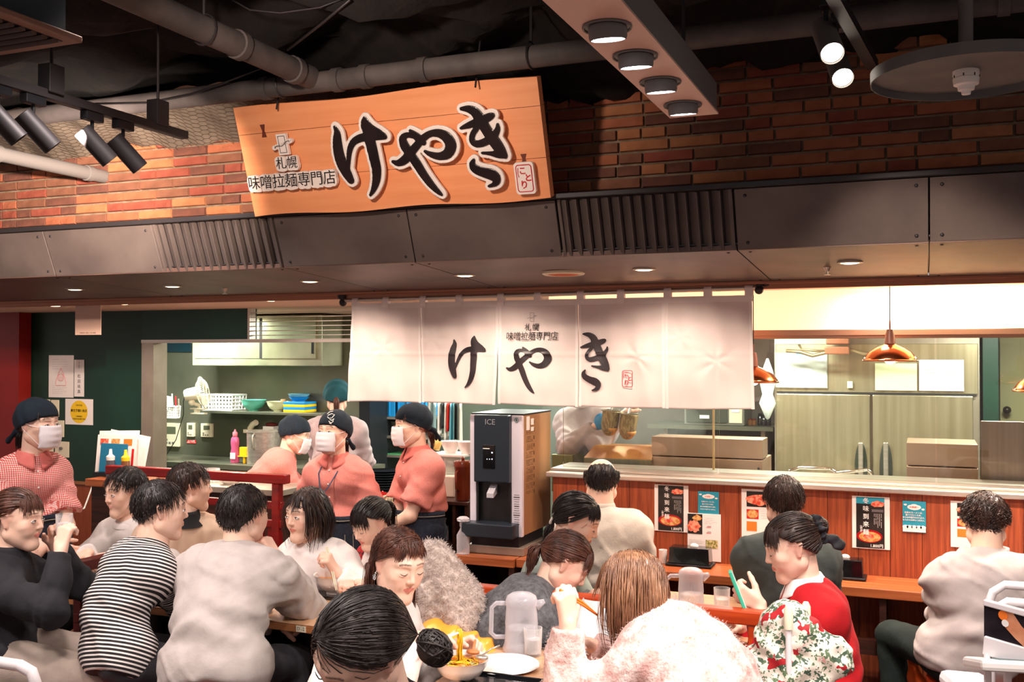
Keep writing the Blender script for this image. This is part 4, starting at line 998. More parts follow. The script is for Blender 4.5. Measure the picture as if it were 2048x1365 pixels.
        def cf(uu, vv):
            a = PI / 2 + .16 + (2 * PI - .32) * uu; fr = math.cos(a - PI / 2); rr = nr_ * 1.25 + .004 + .026 * vv ** 1.2 + (.012 * vv if fr > .6 else 0)
            z = .036 - .042 * vv - (.030 * max(0, fr) ** 3 * (.4 + vv)); return nc + Nr @ Vector((rr * math.cos(a) * 1.06, rr * math.sin(a), z))
        def cf2(uu, vv): a = PI / 2 + .1 + (2 * PI - .2) * uu; return nc + Nr @ Vector(((nr_ * 1.2 + .002) * math.cos(a) * 1.06, (nr_ * 1.2 + .002) * math.sin(a), -.015 + .05 * vv - .03 * max(0, math.cos(a - PI / 2)) ** 3))
        MB().grid(cf, 40, 5).grid(cf2, 40, 3).build('collar', cm, root, smooth=True, solid=.0025)
        x = nc - Vector(u) * .02
        for i in range(4):
            pt = None
            o_ = Vector(N) - Vector(u) * (.045 + .075 * i); a0 = V3(o_) + fp * .25; dd = -fp; t = 0.
            for _ in range(60):
                w_ = float(topf((a0 + dd * t)[None].astype(np.float32))[0]); t += max(w_ * .7, .0008)
                if w_ < .001: break
            MB().sphere(Vector(a0 + dd * t), .0048, 8, 5).build('button', M_('white'), root, smooth=True)
    # --- bottoms
    if bottom:
        def botf(p):
            d = caps(p, Pv - rt * .075 * k, Pv + rt * .075 * k, .122 * k * wide, None, sq=(f, 1.12))
            for s, (a_, b_, c_) in lg.items():
                bi = bottom.get('w', 0); e = smin(caps(p, a_, b_, .094 * k + bi, .068 * k + bi), caps(p, b_, c_, .064 * k + bi, .05 * k + bi), .02); d = smin(d, e, .03)
            d = smax(d, (p[:, 2] - (pz + .10)) if not bottom.get('hi') else p[:, 2] - (pz + bottom['hi']), .01); d = smax(d, .09 - p[:, 2], .005)
            return d + noise(p, .004, 22) + noise(p, .003, 41) + .012 * np.clip((p[:, 2] - pz + .02) / .1, 0, 1)
        pts = np.array([x for t in lg.values() for x in t] + [Pv]); v, q = nets(botf, pts.min(0) - .16, pts.max(0) + .16, .018); npmesh(bottom.get('name', 'trousers'), v, q, bottom['m'], root)
    for s, (a_, b_, c_) in lg.items():
        sf = lambda p: smax(smin(caps(p, c_ + V3((0, 0, -.03)), c_ + f * .15 + V3((0, 0, -.045)), .045, .035), caps(p, c_ + V3((0, 0, .03)), c_ + V3((0, 0, -.02)), .043, .045), .02), .004 - p[:, 2], .004)
        v, q = nets(sf, np.minimum(c_, c_ + f * .15) - .09, np.maximum(c_, c_ + f * .15) + .09, .017); npmesh('shoe', v, q, M_('black'), root)
    # --- hair
    g = np.array(Rh.transposed() @ Vector((0, 0, -1)), np.float32); rg = np.random.default_rng(abs(hash_(key)))
    hr = dict(style='short', m=HB, n=300, L=.07, cap=.004, r=.0027); hr.update(hair or {}); hr['n'] = int(hr['n'] * hr.get('dense', 1.0)); hr['r'] *= hr.get('thin', .8)
    cv, cf_ = hair_cap(hr['style'], hr['cap']); ms = [(cv, cf_)]
    if hr['style'] == 'none': ms = []
    else:
        kw = {q_: hr[q_] for q_ in ('part', 'fringe', 'tie', 'lift', 'wave') if q_ in hr}
        ms.append(strands(hr['style'], hr['n'], hr['L'], g, rg, hr['r'], **kw))
    if hr.get('tail'): ms.append(tail(hr.get('tie', (0, -.112, .03)), 110, hr['tail'], g, rg, hr['r'], out=hr.get('out', (0, -1, .1)), spread=hr.get('spread', .022), wave=0))
    if hr.get('bun'): ms.append(bun(hr['bun'], hr.get('brad', .034), 240, rg, .0026)); ms.append(nets(lambda p: ell(p, hr['bun'], [hr.get('brad', .034) * .9] * 3), np.array(hr['bun']) - .07, np.array(hr['bun']) + .07, .008)); 
    if hr.get('bangs'):
        n_ = 200; uu = nrm(rg.normal(size=(n_ * 40, 3)).astype(np.float32)); sc_ = scalp(uu, ''); uu = uu[(sc_ > .0) & (sc_ < .4) & (uu[:, 1] > .25) & (np.abs(uu[:, 0]) < .62)][:n_]; lay = rg.uniform(.004, .011, len(uu)).astype(np.float32)
        p_ = C0 + uu * (R0 + lay[:, None]); pp = [p_]; Lb = hr['bangs'] * rg.uniform(.7, 1.15, len(uu)).astype(np.float32)
        for i in range(1, 12):
            d_ = np.stack([uu[:, 0] * .55, np.full(len(uu), .25), np.full(len(uu), -1.)], 1) + rg.normal(size=(len(uu), 3)) * .07; p_ = p_ + nrm(d_).astype(np.float32) * (Lb / 12)[:, None]; p_ = keep_out(p_.astype(np.float32), lay * .8); pp.append(p_)
        ms.append(strand_mesh(np.stack(pp, 1).astype(np.float32), rg.uniform(.6, 1.2, len(uu)).astype(np.float32) * .0021))
    if hr.get('wisps'):
        a = []
        for (x, y, z), ln in hr['wisps']:
            for _ in range(12):
                o_ = np.array((x, y, z)) + rg.normal(size=3) * .011; pp = [o_]; 
                for i in range(11): pp.append(pp[-1] + nrm(g + np.array((np.sign(x) * .25 * (1 - i / 6), .15, 0)) + rg.normal(size=3) * .07) * ln * 1.0 / 12)
                a.append(pp)
        ms.append(strand_mesh(np.array(a, np.float32), np.full(len(a), .0009, np.float32)))
    if ms: v, q = cat(ms); npmesh('hair', toW(v), q, hr['m'], root)
    # --- face
    if eyes:
        for s in (1, -1):
            y = surf_y(male, s * .031, .004); Mh = Matrix.Translation(H) @ (Rh * k).to_4x4()
            mb = MB()
            if eyes == 'open':
                mb.m = 0; mb.sphere((s * .031, y - .0035, .004), (.0138, .0075, .0058), 14, 8); mb.m = 1; mb.sphere((s * .0305, y + .0008, .0045), (.0052, .0034, .0052), 10, 6)
            mb.m = 2; cz = .0062 if eyes == 'open' else -.001; sg_ = -1 if eyes == 'open' else 1
            mb.tube([(s * (.031 + x), y + .0035 - abs(x) * .28 - .0012 * (x > .01), .004 + cz + sg_ * (x * x) * 24 - (0 if eyes == 'open' else .002)) for x in (-.0145, -.01, -.005, 0, .005, .01, .0155)], [.0006, .0011, .0013, .0013, .0013, .0012, .0006], 5)
            o = mb.build('eye', [EYEW, IRIS, LASH], root, smooth=True); o.data.transform(Mh)
    Mh = Matrix.Translation(H) @ (Rh * k).to_4x4()
    if mask:
        def mf(uu, vv):
            x = .069 * (2 * uu - 1) * (1 - .18 * abs(vv - .45)); z = .004 - .108 * vv; q_ = 1 - (x / .083) ** 2 - ((z + .045) / .125) ** 2
            y = .016 + .108 * math.sqrt(max(q_, .01)) + .0013 * math.sin(vv * 22) * (1 - abs(2 * uu - 1)); return (x, y, z)
        mb = MB().grid(mf, 18, 22); o = mb.build('face_mask', MASK, root, smooth=True, solid=.002); o.data.transform(Mh)
        for s in (1, -1):
            mb = MB(); e_ = (s * .080, .004, -.004)
            mb.tube([mf(.5 + s * .49, .08), (s * .078, .03, .004), (s * .083, -.004, .014), (s * .084, -.016, 0), (s * .083, -.008, -.018), (s * .074, .03, -.05), mf(.5 + s * .47, .9)], .0012, 5)
            o = mb.build('ear_loop', MASK, o if False else root); o.data.transform(Mh)
    info = dict(root=root, H=H, Mh=Mh, N=N, Pv=Pv, u=u, f=f, fp=fp, rt=rt, limbs=limbs, k=k, topf=topf, Rh=Rh)
    for ex in extras: ex(info)
    PEOPLE[key] = info
    return info
def hash_(s):
    h = 7
    for c in s: h = (h * 131 + ord(c)) % 1000003
    return h
def bandana(m, name='bandana', tails=True, print_=False, puffy=0, lo=.006, sl=.5):
    def ex(I):
        def fn(p):
            d = (np.sqrt((((p - C0) / (R0 + .011 + puffy)) ** 2).sum(1)) - 1) * .095
            d = smax(d, lo + sl * p[:, 1] - p[:, 2] + .0 * p[:, 0], .006)
            if tails:
                d = smin(d, caps(p, (0, -.115, -.035), (0, -.135, -.045), .018, .014), .015)
                for s in (1, -1): d = smin(d, caps(p, (0, -.135, -.045), (s * .03, -.15, -.085), .013, .018, sq=((0, 1, 0), 2.0)), .01)
            return d + .002 * np.sin(p[:, 1] * 90 + p[:, 2] * 60)
        v, q = nets(fn, (-.13, -.2, -.12), (.13, .13, .17), .0055); Rn = np.array(I['Rh'], np.float32)
        o = npmesh(name, (v * I['k']) @ Rn.T + V3(I['H']), q, m, I['root'])
        if print_:
            mb = MB(); 
            def on(a, b): u_ = nrm(np.array((-a, math.sqrt(max(0, 1 - a*a - b*b)), b))); return tuple(C0 + u_ * (R0 + .0175 + puffy))
            for arc in (((.1, .62), (.25, .72), (.42, .66), (.38, .5), (.22, .48), (.12, .56)), ((.3, .42), (.42, .38), (.5, .46)), ((.28, .34), (.38, .25), (.5, .3), (.48, .4)), ((.35, .30), (.36, .22), (.46, .2)), ((.0, .7), (.05, .8), (.2, .85))):
                mb.tube([on(a, b) for a, b in arc], .0025, 5)
            o2 = mb.build('bandana_print', M_('white'), o); o2.data.transform(I['Mh'])
    return ex
def fuzz(o, n, L, r, m, name='fluff', seed=3):
    """short fine hairs standing off a furry surface"""
    rg = np.random.default_rng(seed); me = o.data; k = len(me.vertices); co = np.empty(k * 3, np.float32); no = np.empty(k * 3, np.float32); me.vertices.foreach_get('co', co); me.vertices.foreach_get('normal', no); co = co.reshape(-1, 3); no = no.reshape(-1, 3)
    i = rg.integers(0, k, n); p = co[i] + rg.normal(size=(n, 3)) * .002; d = nrm(no[i] + rg.normal(size=(n, 3)) * .45 + np.array((0, 0, -.35))); l = (L * rg.uniform(.6, 1.2, n))[:, None]; b = rg.normal(size=(n, 3)) * L * .3
    v, q = strand_mesh(np.stack([p, p + d * l * .5 + b * .3, p + d * l + b], 1).astype(np.float32), np.full(n, r, np.float32)); f = npmesh(name, v, q, m, o); f['kind'] = 'stuff'
def chopsticks(p, d, sp=.012, L=.22, m=None, label=None, pr=None):
    """pair of chopsticks through p along d"""
    d = Vector(d).normalized(); x = d.orthogonal().normalized(); mb = MB(); p = Vector(p)
    t = thing('chopsticks', label, 'chopsticks', p)
    for s in (1, -1): MB().tube([p - d * L * .35 + x * s * sp, p + d * L * .65 + x * s * .003], [.0042, .0024], 8).build('stick', m or M_('white'), t)
    return t
# ================================================================== THE CAST
def HC(px, py, s): return P(px, py, s=s)
def gar(name, c, c2=None, **k): k.setdefault('rough', .9); k.setdefault('bump', .12); k.setdefault('bscale', 90); k.setdefault('scale', 14); return mat(name, c, c2, **k)
CHECK = attr_pattern('red_gingham', (('along', 120, .5), ('around', 120, .5)), ('f3dcd6', 'df8078', 'b8332c'))
FINE = gar('salmon_fine_check', 'd98a80', 'd07870', scale=420, stretch=(1, 1, .4), detail=1, contrast=(.4, .6))
PLAINC = gar('salmon_cloth', 'd3736b', 'cb6a62')
STRIPE = attr_pattern('black_white_stripe', (('along', 68, .42),), ('e6dcd8', '1d191b'))
NAVY = gar('navy_bandana_cloth', '0f1a26', '14222f'); DENIM = gar('dark_denim', '171b26', '222838', scale=60); TEALC = gar('teal_cap_cloth', '1c5560', '17464f')
KNITG = gar('grey_fleece_knit', '4f4d50', '6c6a6c', scale=60, bump=.5, bscale=120); LGREY = gar('light_grey_knit', 'b9aeaa', 'aea39f'); BEIGE = gar('beige_sweater', 'cdb29c', 'c2a791')
WHITES = gar('white_sweatshirt', 'e9e0dc', 'e2d8d4', bump=.06); BLK = gar('black_sweater', '1b1a1f', '232228'); DGREEN = gar('dark_grey_green_sweater', '3d4543', '353c3b')
REDC = gar('red_cardigan', 'c00d18', 'ab0a14'); PINKF = gar('pinkish_white_fluffy_sweater', 'e6cfc9', 'c79a92', scale=22, bump=.6, bscale=70); GREYSH = gar('grey_shirt', 'bfb4b2', 'b3a8a6', bump=.05)
PALEJ = gar('pale_grey_jacket', 'c2b8ae', 'b6aca2'); PALET = gar('pale_grey_green_top', '9aa39b', '8d978f'); LILAC = gar('pale_lilac_shirt', 'b7a3a4', 'a89496')
GREYT = gar('grey_trousers', 'a39388', '93847b'); DARKT = gar('charcoal_jeans', '37353a', '2d2c31'); GREENT = gar('dark_green_trousers', '1e2b28', '192422'); BLKT = gar('black_trousers', '17171a')
SWH = gar('white_grey_sweatshirt', 'd6cdc8', 'a9a09c', scale=1.6, detail=1, contrast=(.45, .55))
def apron(m, z0=.95, z1=.45, name='waist_apron'):
    def ex(I):
        Pv, f, rt, k = I['Pv'], I['f'], I['rt'], I['k']
        def fn(u, v):
            a = R(-115 + 230 * u); rr = (.165 + .03 * v) * k; z = Pv[2] + .10 - (z0 - z1) * v
            q = Pv + rt * math.sin(a) * rr * 1.08 + f * math.cos(a) * (rr * .98 + .006 * math.sin(u * 40)); return (q[0], q[1], z)
        o = MB().grid(fn, 48, 12).build(name, m, I['root'], smooth=True, solid=.004)
        th = mat('orange_stitching', 'c9b9a0'); mb = MB()
        for a0, b0, a1, b1 in ((.60, .25, .72, .62), (.60, .25, .60, .7), (.60, .7, .72, .62)): pass
        for u_ in (.28, .34, .66, .72): mb.tube([Vector(fn(u_, v / 10)) + Vector(tuple(f * .005 * math.cos(R(-115 + 230 * u_)) + rt * .005 * math.sin(R(-115 + 230 * u_)))) for v in range(2, 8)], .0012, 4)
        mb.tube([Vector(fn(u_ / 40, .05)) + Vector(tuple((Vector(fn(u_ / 40, .05)) - Vector((*Pv[:2], fn(u_/40, .05)[2]))).normalized() * .004)) for u_ in range(41)], .0012, 4)
        mb.build('stitching', th, o)
        MB().grid(lambda u, v: (Vector(fn(u, 0)) + (Vector(fn(u, 0)) - Vector((*Pv[:2], fn(u, 0)[2]))).normalized() * .003 + Vector((0, 0, -.04 * v))), 48, 2).build('waistband', m, o, smooth=True, solid=.003)
    return ex
def strap_ex(m):
    def ex(I):
        N, u, f, rt, topf = I['N'], I['u'], I['f'], I['rt'], I['topf']
        for s in (1, -1):
            pts = []
            for i in range(9):
                t = i / 8; o_ = N - u * (.03 + .34 * t) + rt * s * (.085 - .15 * t) - f * .3; q = o_.copy(); w = 0
                for _ in range(60):
                    d = float(topf(q[None].astype(np.float32))[0]); q = q + f * max(d * .6, .001); w += 1
                    if d < .004: break
                pts.append(Vector(q))
            MB().tube(pts, .017, 8, flat=.25, upv=tuple(f)).build('apron_strap', m, I['root'], smooth=True)
    return ex
def glasses_ex(I):
    mb = MB()
    for s in (1, -1):
        mb.tube([(s * .031 + .024 * math.cos(a), .100 - .006 * abs(math.cos(a)), .002 + .017 * math.sin(a)) for a in [2 * PI * i / 16 for i in range(17)]], .0018, 5); mb.tube([(s * .055, .096, .008), (s * .078, .05, .01), (s * .084, -.01, .012), (s * .085, -.025, -.004)], .0022, 5)
    mb.tube([(-.008, .104, .006), (.008, .104, .006)], .0018, 5)
    o = mb.build('glasses', M_('blackgloss'), I['root'], smooth=True); o.data.transform(I['Mh'])
def earring_ex(I):
    mb = MB()
    for s in (1, -1):
        mb.sphere((s * .084, -.002, -.026), .004, 8, 6).sphere((s * .084, .002, -.018), .0025, 6, 4)
        for i in range(10): a = i * .628; mb.sphere((s * .086, -.002 + .0075 * math.cos(a), -.04 + .0075 * math.sin(a)), .0026, 6, 4)
        mb.sphere((s * .086, -.002, -.04), .0045, 8, 6)
    o = mb.build('earring', mat('silver_jewel', 'cfd6da', rough=.15, metal=1), I['root'], smooth=True); o.data.transform(I['Mh'])
def scrunchie_ex(I):
    def fn(p):
        c = V3((0, -.115, .035)); q = p - c; rr = np.sqrt(q[:, 0] ** 2 + q[:, 2] ** 2) - .036; a = np.arctan2(q[:, 2], q[:, 0]); d = np.sqrt(rr ** 2 + (q[:, 1] * 1.1) ** 2) - (.016 + .006 * np.sin(a * 11) + .004 * np.sin(a * 5 + q[:, 1] * 60))
        return smin(d, caps(p, (0, -.13, .0), (.01, -.175, -.045), .02, .028, sq=((.6, .8, 0), 2.2)) + .005 * np.sin(p[:, 2] * 160), .015)
    v, q = nets(fn, (-.08, -.23, -.1), (.08, -.06, .11), .0045); Rn = np.array(I['Rh'], np.float32); npmesh('scrunchie', v @ Rn.T + V3(I['H']), q, mat('black_sheer_cloth', '141216', '26222a', scale=20, rough=.7), I['root'])
def vest_ex(m):
    def ex(I):
        N, u, f, rt, fp = I['N'], I['u'], I['f'], I['rt'], I['fp']
        def fn(p):
            d = I['topf'](p) - .006; sl = np.abs((p - N) @ rt); d = smax(d, sl - .135, .01); d = smax(d, -(caps(p, N + u * .06, N - u * .05 + fp * .09, .055)), .01); return d
        v, q = nets(fn, np.minimum(I['Pv'], N) - .22, np.maximum(I['Pv'], N) + .2, .010); al = (v - I['Pv']) @ u + 3; ar = (v - I['Pv']) @ rt + 3
        npmesh('vest', v, q, m, I['root'], attrs={'along': al, 'around': ar})
    return ex
def chest_print(body, size, m, drop, side=0):
    def ex(I):
        N, u, fp, rt, topf = I['N'], I['u'], I['fp'], I['rt'], I['topf']; q = N - u * drop + rt * side + fp * .3; 
        for _ in range(80):
            d = float(topf(q[None].astype(np.float32))[0]); q = q - fp * max(d * .6, .001)
            if d < .002: break
        e = V3((1e-3, 0, 0)); g = np.array([float(topf((q + w)[None].astype(np.float32))[0] - topf((q - w)[None].astype(np.float32))[0]) for w in (V3((.01, 0, 0)), V3((0, .01, 0)), V3((0, 0, .01)))]); g = nrm(g)
        x = nrm(-rt - g * float(-rt @ g)); M = frame(Vector(q + g * .006), x, u)
        mb = MB()
        for i in range(5):
            c = (-.028 + .014 * i, 0); mb.tube([M @ Vector((c[0] + .0085 * math.cos(a), c[1] + .0085 * math.sin(a) * 1.1, 0)) for a in [2 * PI * j / 12 for j in range(13)]], .0018, 5)
        mb.build('chest_emblem', m, I['root'])
    return ex
STAFFH = dict(style='tie', m=HB, n=160, L=.1, tie=(0, -.10, -.04), tail=.10, out=(0, -.7, -.7), spread=.03)
# ---- staff
person('w1', 'waitress in a red gingham shirt and mask, hands folded, by the red post', HC(76, 850, 412), -88, 3, tyaw=-116, stand=True, hem=.10, pz=.93, back=.03, mask=True, neck_down=.085,
       arms=dict(R=dict(w=(-.02, .23, -.40), pole=(1, -.3, -.6), d=(-.8, .5, -.3), n=(0, -1, 0), curl=35, raw=True), L=dict(w=(.04, .24, -.41), pole=(-1, -.3, -.6), d=(.8, .5, -.3), n=(0, -1, 0), curl=35, raw=True)),
       shw=.118, top=dict(m=CHECK, cm=PLAINC, sleeve='short', name='shirt', inf=.012, arm=.012), collar='shirt', bottom=dict(m=DENIM, w=.01, hi=.14), hair=dict(STAFFH, bangs=.05), extras=[bandana(NAVY), apron(DENIM)])
person('w2', 'masked waitress in white-printed navy bandana with a lanyard at the neck', HC(668, 866, 352), 176, -3, tyaw=188, stand=True, hem=.07, pz=.80, back=.0, mask=True, wide=1.08,
       arms=dict(R=dict(w=(.10, .06, -.50), pole=(1, -.4, -.3)), L=dict(w=(.10, .08, -.50), pole=(-1, -.4, -.3))), top=dict(m=FINE, cm=PLAINC, sleeve='short', name='shirt', inf=.018, arm=.016), collar='shirt', bottom=dict(m=DENIM, hi=.13), hair=STAFFH,
       extras=[bandana(NAVY, print_=True), apron(DENIM), lambda I: MB().tube([Vector(I['N']) + Vector(I['rt']) * a + Vector(I['f']) * b + Vector((0, 0, c)) for a, b, c in ((.05, .06, .0), (.06, .11, -.06), (.03, .155, -.14), (0, .165, -.155), (-.02, .155, -.13), (-.05, .10, -.05), (-.05, .06, .0))], .004, 6, flat=.4).build('lanyard', mat('navy_cord', '16304a'), I['root']),
               lambda I: MB().grid(lambda u, v: Vector(I['limbs'][-1]['E'] + (I['limbs'][-1]['W'] - I['limbs'][-1]['E']) * (v * .62 - .1)) + Vector((.046 * math.cos(u * 2 * PI), .046 * math.sin(u * 2 * PI), 0)), 16, 6).build('black_arm_cover', BLKT, I['root'], smooth=True)])
person('w3', 'waitress in salmon shirt and denim apron, profile left, under the white cloth', HC(824, 852, 350), 136, 4, tyaw=138, stand=True, hem=.09, pz=.82, back=.03, mask=True,
       arms=dict(R=dict(w=(-.02, .20, -.44), pole=(1, -.5, -.3), d=(-.5, .5, -.6), n=(0, -1, 0), raw=True), L=dict(w=(.03, .23, -.44), pole=(-1, -.5, -.2), d=(.6, .4, -.5), n=(0, -1, 0), raw=True)),
       top=dict(m=FINE, cm=PLAINC, sleeve='short', name='shirt', inf=.018, arm=.02), collar='shirt', bottom=dict(m=DENIM, hi=.13), hair=dict(STAFFH, m=HM, bangs=.05), extras=[bandana(NAVY), apron(DENIM)])
person('w4', 'masked kitchen helper in salmon shirt, head bent right, behind the dish counter', HC(590, 870, 292), -66, 18, tyaw=-50, stand=True, pz=.82, back=.20, mask=True,
       arms=dict(R=dict(w=(.02, .30, -.30)), L=dict(w=(.02, .34, -.30))), top=dict(m=FINE, cm=PLAINC, sleeve='elbow', name='shirt', inf=.02), collar='crew', bottom=dict(m=DENIM), hair=dict(style='short', m=HB, L=.05), extras=[bandana(NAVY, tails=False)])
person('w5', 'cook seen from behind in a teal cap, ponytail and pale lilac shirt with crossed straps', HC(674, 797, 270), 30, 8, tyaw=12, stand=True, pz=.86, back=.04, eyes=None, male=False, shw=.165,
       arms=dict(R=dict(w=(.05, .30, -.30)), L=dict(w=(.05, .30, -.30))), top=dict(m=LILAC, name='shirt', inf=.025, arm=.02), bottom=dict(m=DENIM), hair=dict(style='tie', m=HM, tie=(0, -.115, .0), tail=.16, out=(0, -.5, -.7)), extras=[bandana(TEALC, tails=False, lo=.0, sl=.35, puffy=.01), strap_ex(mat('teal_strap', '1f4f5e', rough=.8))])
def strainers(I):
    for s, (px, py) in ((1, (1221, 838)), (-1, (1257, 845))):
        c = P(px, py, Y=5.85); t = thing('noodle_strainer', 'steamy deep noodle strainer held up behind the glass, the %s one' % ('left' if s == 1 else 'right'), 'strainer', c, group='noodle strainers')
        MB().lathe([(.001, -.105), (.022, -.1), (.043, -.075), (.052, -.035), (.054, .045), (.056, .05), (.052, .05), (.048, -.03), (.02, -.08)], c, 24, Matrix.Rotation(R(8), 3, 'Y')).build('basket', mat('wire_mesh_strainer', 'b09a70', '8f7a55', rough=.5, metal=.5, scale=90, stretch=(1, 1, .3), contrast=(.45, .55)), t, smooth=True)
        MB().lathe([(.0, -.099), (.02, -.096), (.042, -.07), (.047, -.055), (.0, -.05)], c, 20).build('noodle_load', mat('wet_noodles', 'e0a050', 'c47f38', scale=40), t, smooth=True)
        MB().lathe([(.053, .048), (.058, .05), (.058, .056), (.052, .056)], c, 24).build('rim', M_('steel'), t, smooth=40); MB().cyl(c + Vector((0, 0, .05)), c + Vector((.02 * s, .22, .18)), .007, n=8).build('handle', M_('steel'), t)
person('w6', 'cook behind the steamed glass in a lilac shirt, lifting two noodle strainers', P(1168, 775, Y=6.15), 178, 15, tyaw=185, stand=True, pz=.9, back=.02, mask=True,
       arms=dict(R=dict(w=P(1192, 852, Y=5.98), world=True, pole=(1, -.3, -.6), curl=60), L=dict(w=P(1245, 830, Y=6.05), world=True, pole=(1, -.3, -1), curl=60)), top=dict(m=LILAC, name='shirt', inf=.03, arm=.02), bottom=dict(m=DENIM), hair=dict(style='tie', m=HB), extras=[bandana(TEALC, tails=False), strainers,
       lambda I: MB().sphere(I['limbs'][1]['W'] + I['limbs'][1]['d'] * .04, (.045, .04, .055), 14, 10).build('blue_mitt', M_('blue'), I['root'], smooth=True)])
# ---- left tables
person('p2', 'woman in a black sweater and grey trousers drinking at the left edge', HC(36, 1040, 500), -74, 4, tyaw=-60, pel=P(8, 1300, s=500), eyes='open',
       arms=dict(R=dict(w=P(122, 1100, s=512), world=True, pole=(.6, .4, -1), d=(-.35, .1, .9), n=(-.8, .4, 0), curl=55), L=dict(w=P(112, 1095, s=480), world=True, pole=(-.6, .4, -1), d=(.2, .1, .9), n=(.8, .4, 0), curl=50)),
       top=dict(m=BLK, name='sweater', inf=.02, arm=.018), collar='high', bottom=dict(m=GREYT, w=.02), hair=dict(style='tie', m=HM, n=420, bangs=.06, tie=(0, -.11, .0), tail=.12, out=(0, -.4, -.8)), bulge=.05)
person('p3', 'young man in a pale sweatshirt, far side of the left table, below the waitress', HC(250, 985, 398), 164, 8, tyaw=172, pz=.56, back=.06, male=True,
       arms=dict(R=dict(w=P(176, 1108, Y=3.68), world=True, pole=(1, -.3, -.6), curl=30, d=(-.1, 1, -.1)), L=dict(w=P(240, 1108, Y=3.72), world=True, pole=(-1, -.3, -.6), curl=40, d=(.4, .9, -.05))),
       top=dict(m=SWH, name='sweatshirt', inf=.024, arm=.02), hair=dict(style='short', m=HB, n=800, L=.0755), bottom=dict(m=BLKT))
person('p5', 'man in a beige sweater over a black collar, behind the striped shirt', HC(381, 976, 402), -38, 2, tyaw=-118, pz=.56, back=.05, male=True,
       arms=dict(R=dict(w=(.02, .32, -.34)), L=dict(w=(.0, .32, -.34))), top=dict(m=BEIGE, name='sweater', inf=.022, arm=.02, cm=BLKT), collar='high', hair=dict(style='short', m=HD, n=800, L=.075), bottom=dict(m=BLKT))
person('p4', 'man in a black and white striped shirt seen from behind', HC(322, 1022, 488), -44, 4, tyaw=-28, pel=P(238, 1300, s=515), male=True, bulge=.06,
       arms=dict(R=dict(w=P(395, 1200, Y=3.6), world=True, pole=(1, -.4, -.7)), L=dict(w=P(330, 1185, Y=3.75), world=True, pole=(-1, -.4, -.5))), top=dict(m=STRIPE, name='striped_shirt', inf=.022, arm=.018, cm=BLKT), res=.009, hair=dict(style='short', m=HB, n=900, L=.0655), bottom=dict(m=DARKT))
person('p6', 'man in a grey high-necked sweater seen from behind, chin on his fist', HC(488, 1032, 492), -8, 2, tyaw=12, pel=P(432, 1330, s=530), male=True, k=1.02, wide=1.12, fold=1.4, bulge=.05, shw=.175, res=.009,
       arms=dict(R=dict(w=P(556, 1118, s=488), world=True, pole=(.45, .2, -1), d=(-.5, -.1, .8), n=(-.9, 0, -.2), curl=75), L=dict(w=P(548, 1243, s=478), world=True, pole=(-1, .2, -.5), d=(1, .2, 0), n=(0, 0, -1), curl=65)), top=dict(m=LGREY, name='sweater', inf=.028, arm=.024), collar='high', hair=dict(style='short', m=HB, n=900, L=.065), bottom=dict(m=DARKT))
person('p7', 'smiling woman with a dark bob in a white sweatshirt, chopsticks in hand, facing left', HC(612, 1030, 432), 166, 5, tyaw=172, pz=.56, back=.08,
       arms=dict(L=dict(w=P(672, 1148, s=452), world=True, pole=(-1, -.2, -.8), d=(.2, .35, .8), n=(.7, .3, 0), curl=[55, 60, 65, 70, 30]), R=dict(w=P(590, 1195, Y=3.75), world=True, pole=(1, -.2, -.7))), top=dict(m=WHITES, name='sweatshirt', inf=.03, arm=.028), hair=dict(style='down', m=HD, n=520, L=.25, part=.25, fringe=.075), bottom=dict(m=BLKT), extras=[chest_print('', .03, M_('ink'), .19, -.0)])
VEST = attr_pattern('red_plaid', (('along', 45, .72), ('around', 45, .72)), ('b3141a', '7c1a22', '2b2430'))
person('p12', 'girl with a ponytail in a red plaid vest bending over her noodles', HC(742, 1048, 428), 158, 24, tyaw=158, pz=.54, back=.10, k=.96, eyes='closed',
       arms=dict(R=dict(w=P(690, 1170, s=455), world=True, pole=(1, -.2, -.8), curl=50), L=dict(w=P(760, 1180, s=455), world=True, pole=(-1, -.2, -.8))), top=dict(m=WHITES, name='blouse', inf=.018), hair=dict(style='tie', m=HB, n=460, tie=(0, -.118, .045), tail=.22, out=(.2, -1, .1), bangs=.075), bottom=dict(m=BLKT), extras=[vest_ex(VEST)])
# ---- front table
person('p13', 'woman with long brown hair and ring earrings in white, lifting noodles with chopsticks', HC(797, 1130, 588), -120, 14, roll=-4, tyaw=-92, pel=P(700, 1400, s=600), eyes='closed', hres=.0042,
       arms=dict(R=dict(w=P(832, 1278, s=612), world=True, pole=(.6, -.2, -1), d=(.1, 1, .1), n=(-.3, .2, -1), curl=[25, 40, 60, 70, 20]), L=dict(w=P(908, 1296, s=580), world=True, pole=(-.6, -.2, -1), d=(-.1, 1, .35), n=(.6, .2, -.6), curl=[45, 50, 55, 55, 30])),
       top=dict(m=WHITES, name='sweater', inf=.016, arm=.012), hair=dict(style='tuck', m=HM, n=1400, L=.46, part=-.1, r=.0024, bangs=.04), bottom=dict(m=BLKT), extras=[earring_ex])
person('p14', 'woman in the foreground bending down, dark hair parted and tied in a bun', HC(722, 1304, 985), 152, 36, roll=-16, tyaw=150, pz=.60, back=.22, eyes='closed', hres=.0042, k=1.0,
       arms=dict(R=dict(w=(.05, .30, -.35)), L=dict(w=(.05, .30, -.35))), top=dict(m=BLK, name='sweater'), hair=dict(style='tie', m=HG, n=1900, r=.0022, tie=(-.03, -.115, -.06), bun=(-.05, -.125, -.105), brad=.042, part=0), bottom=dict(m=BLKT))
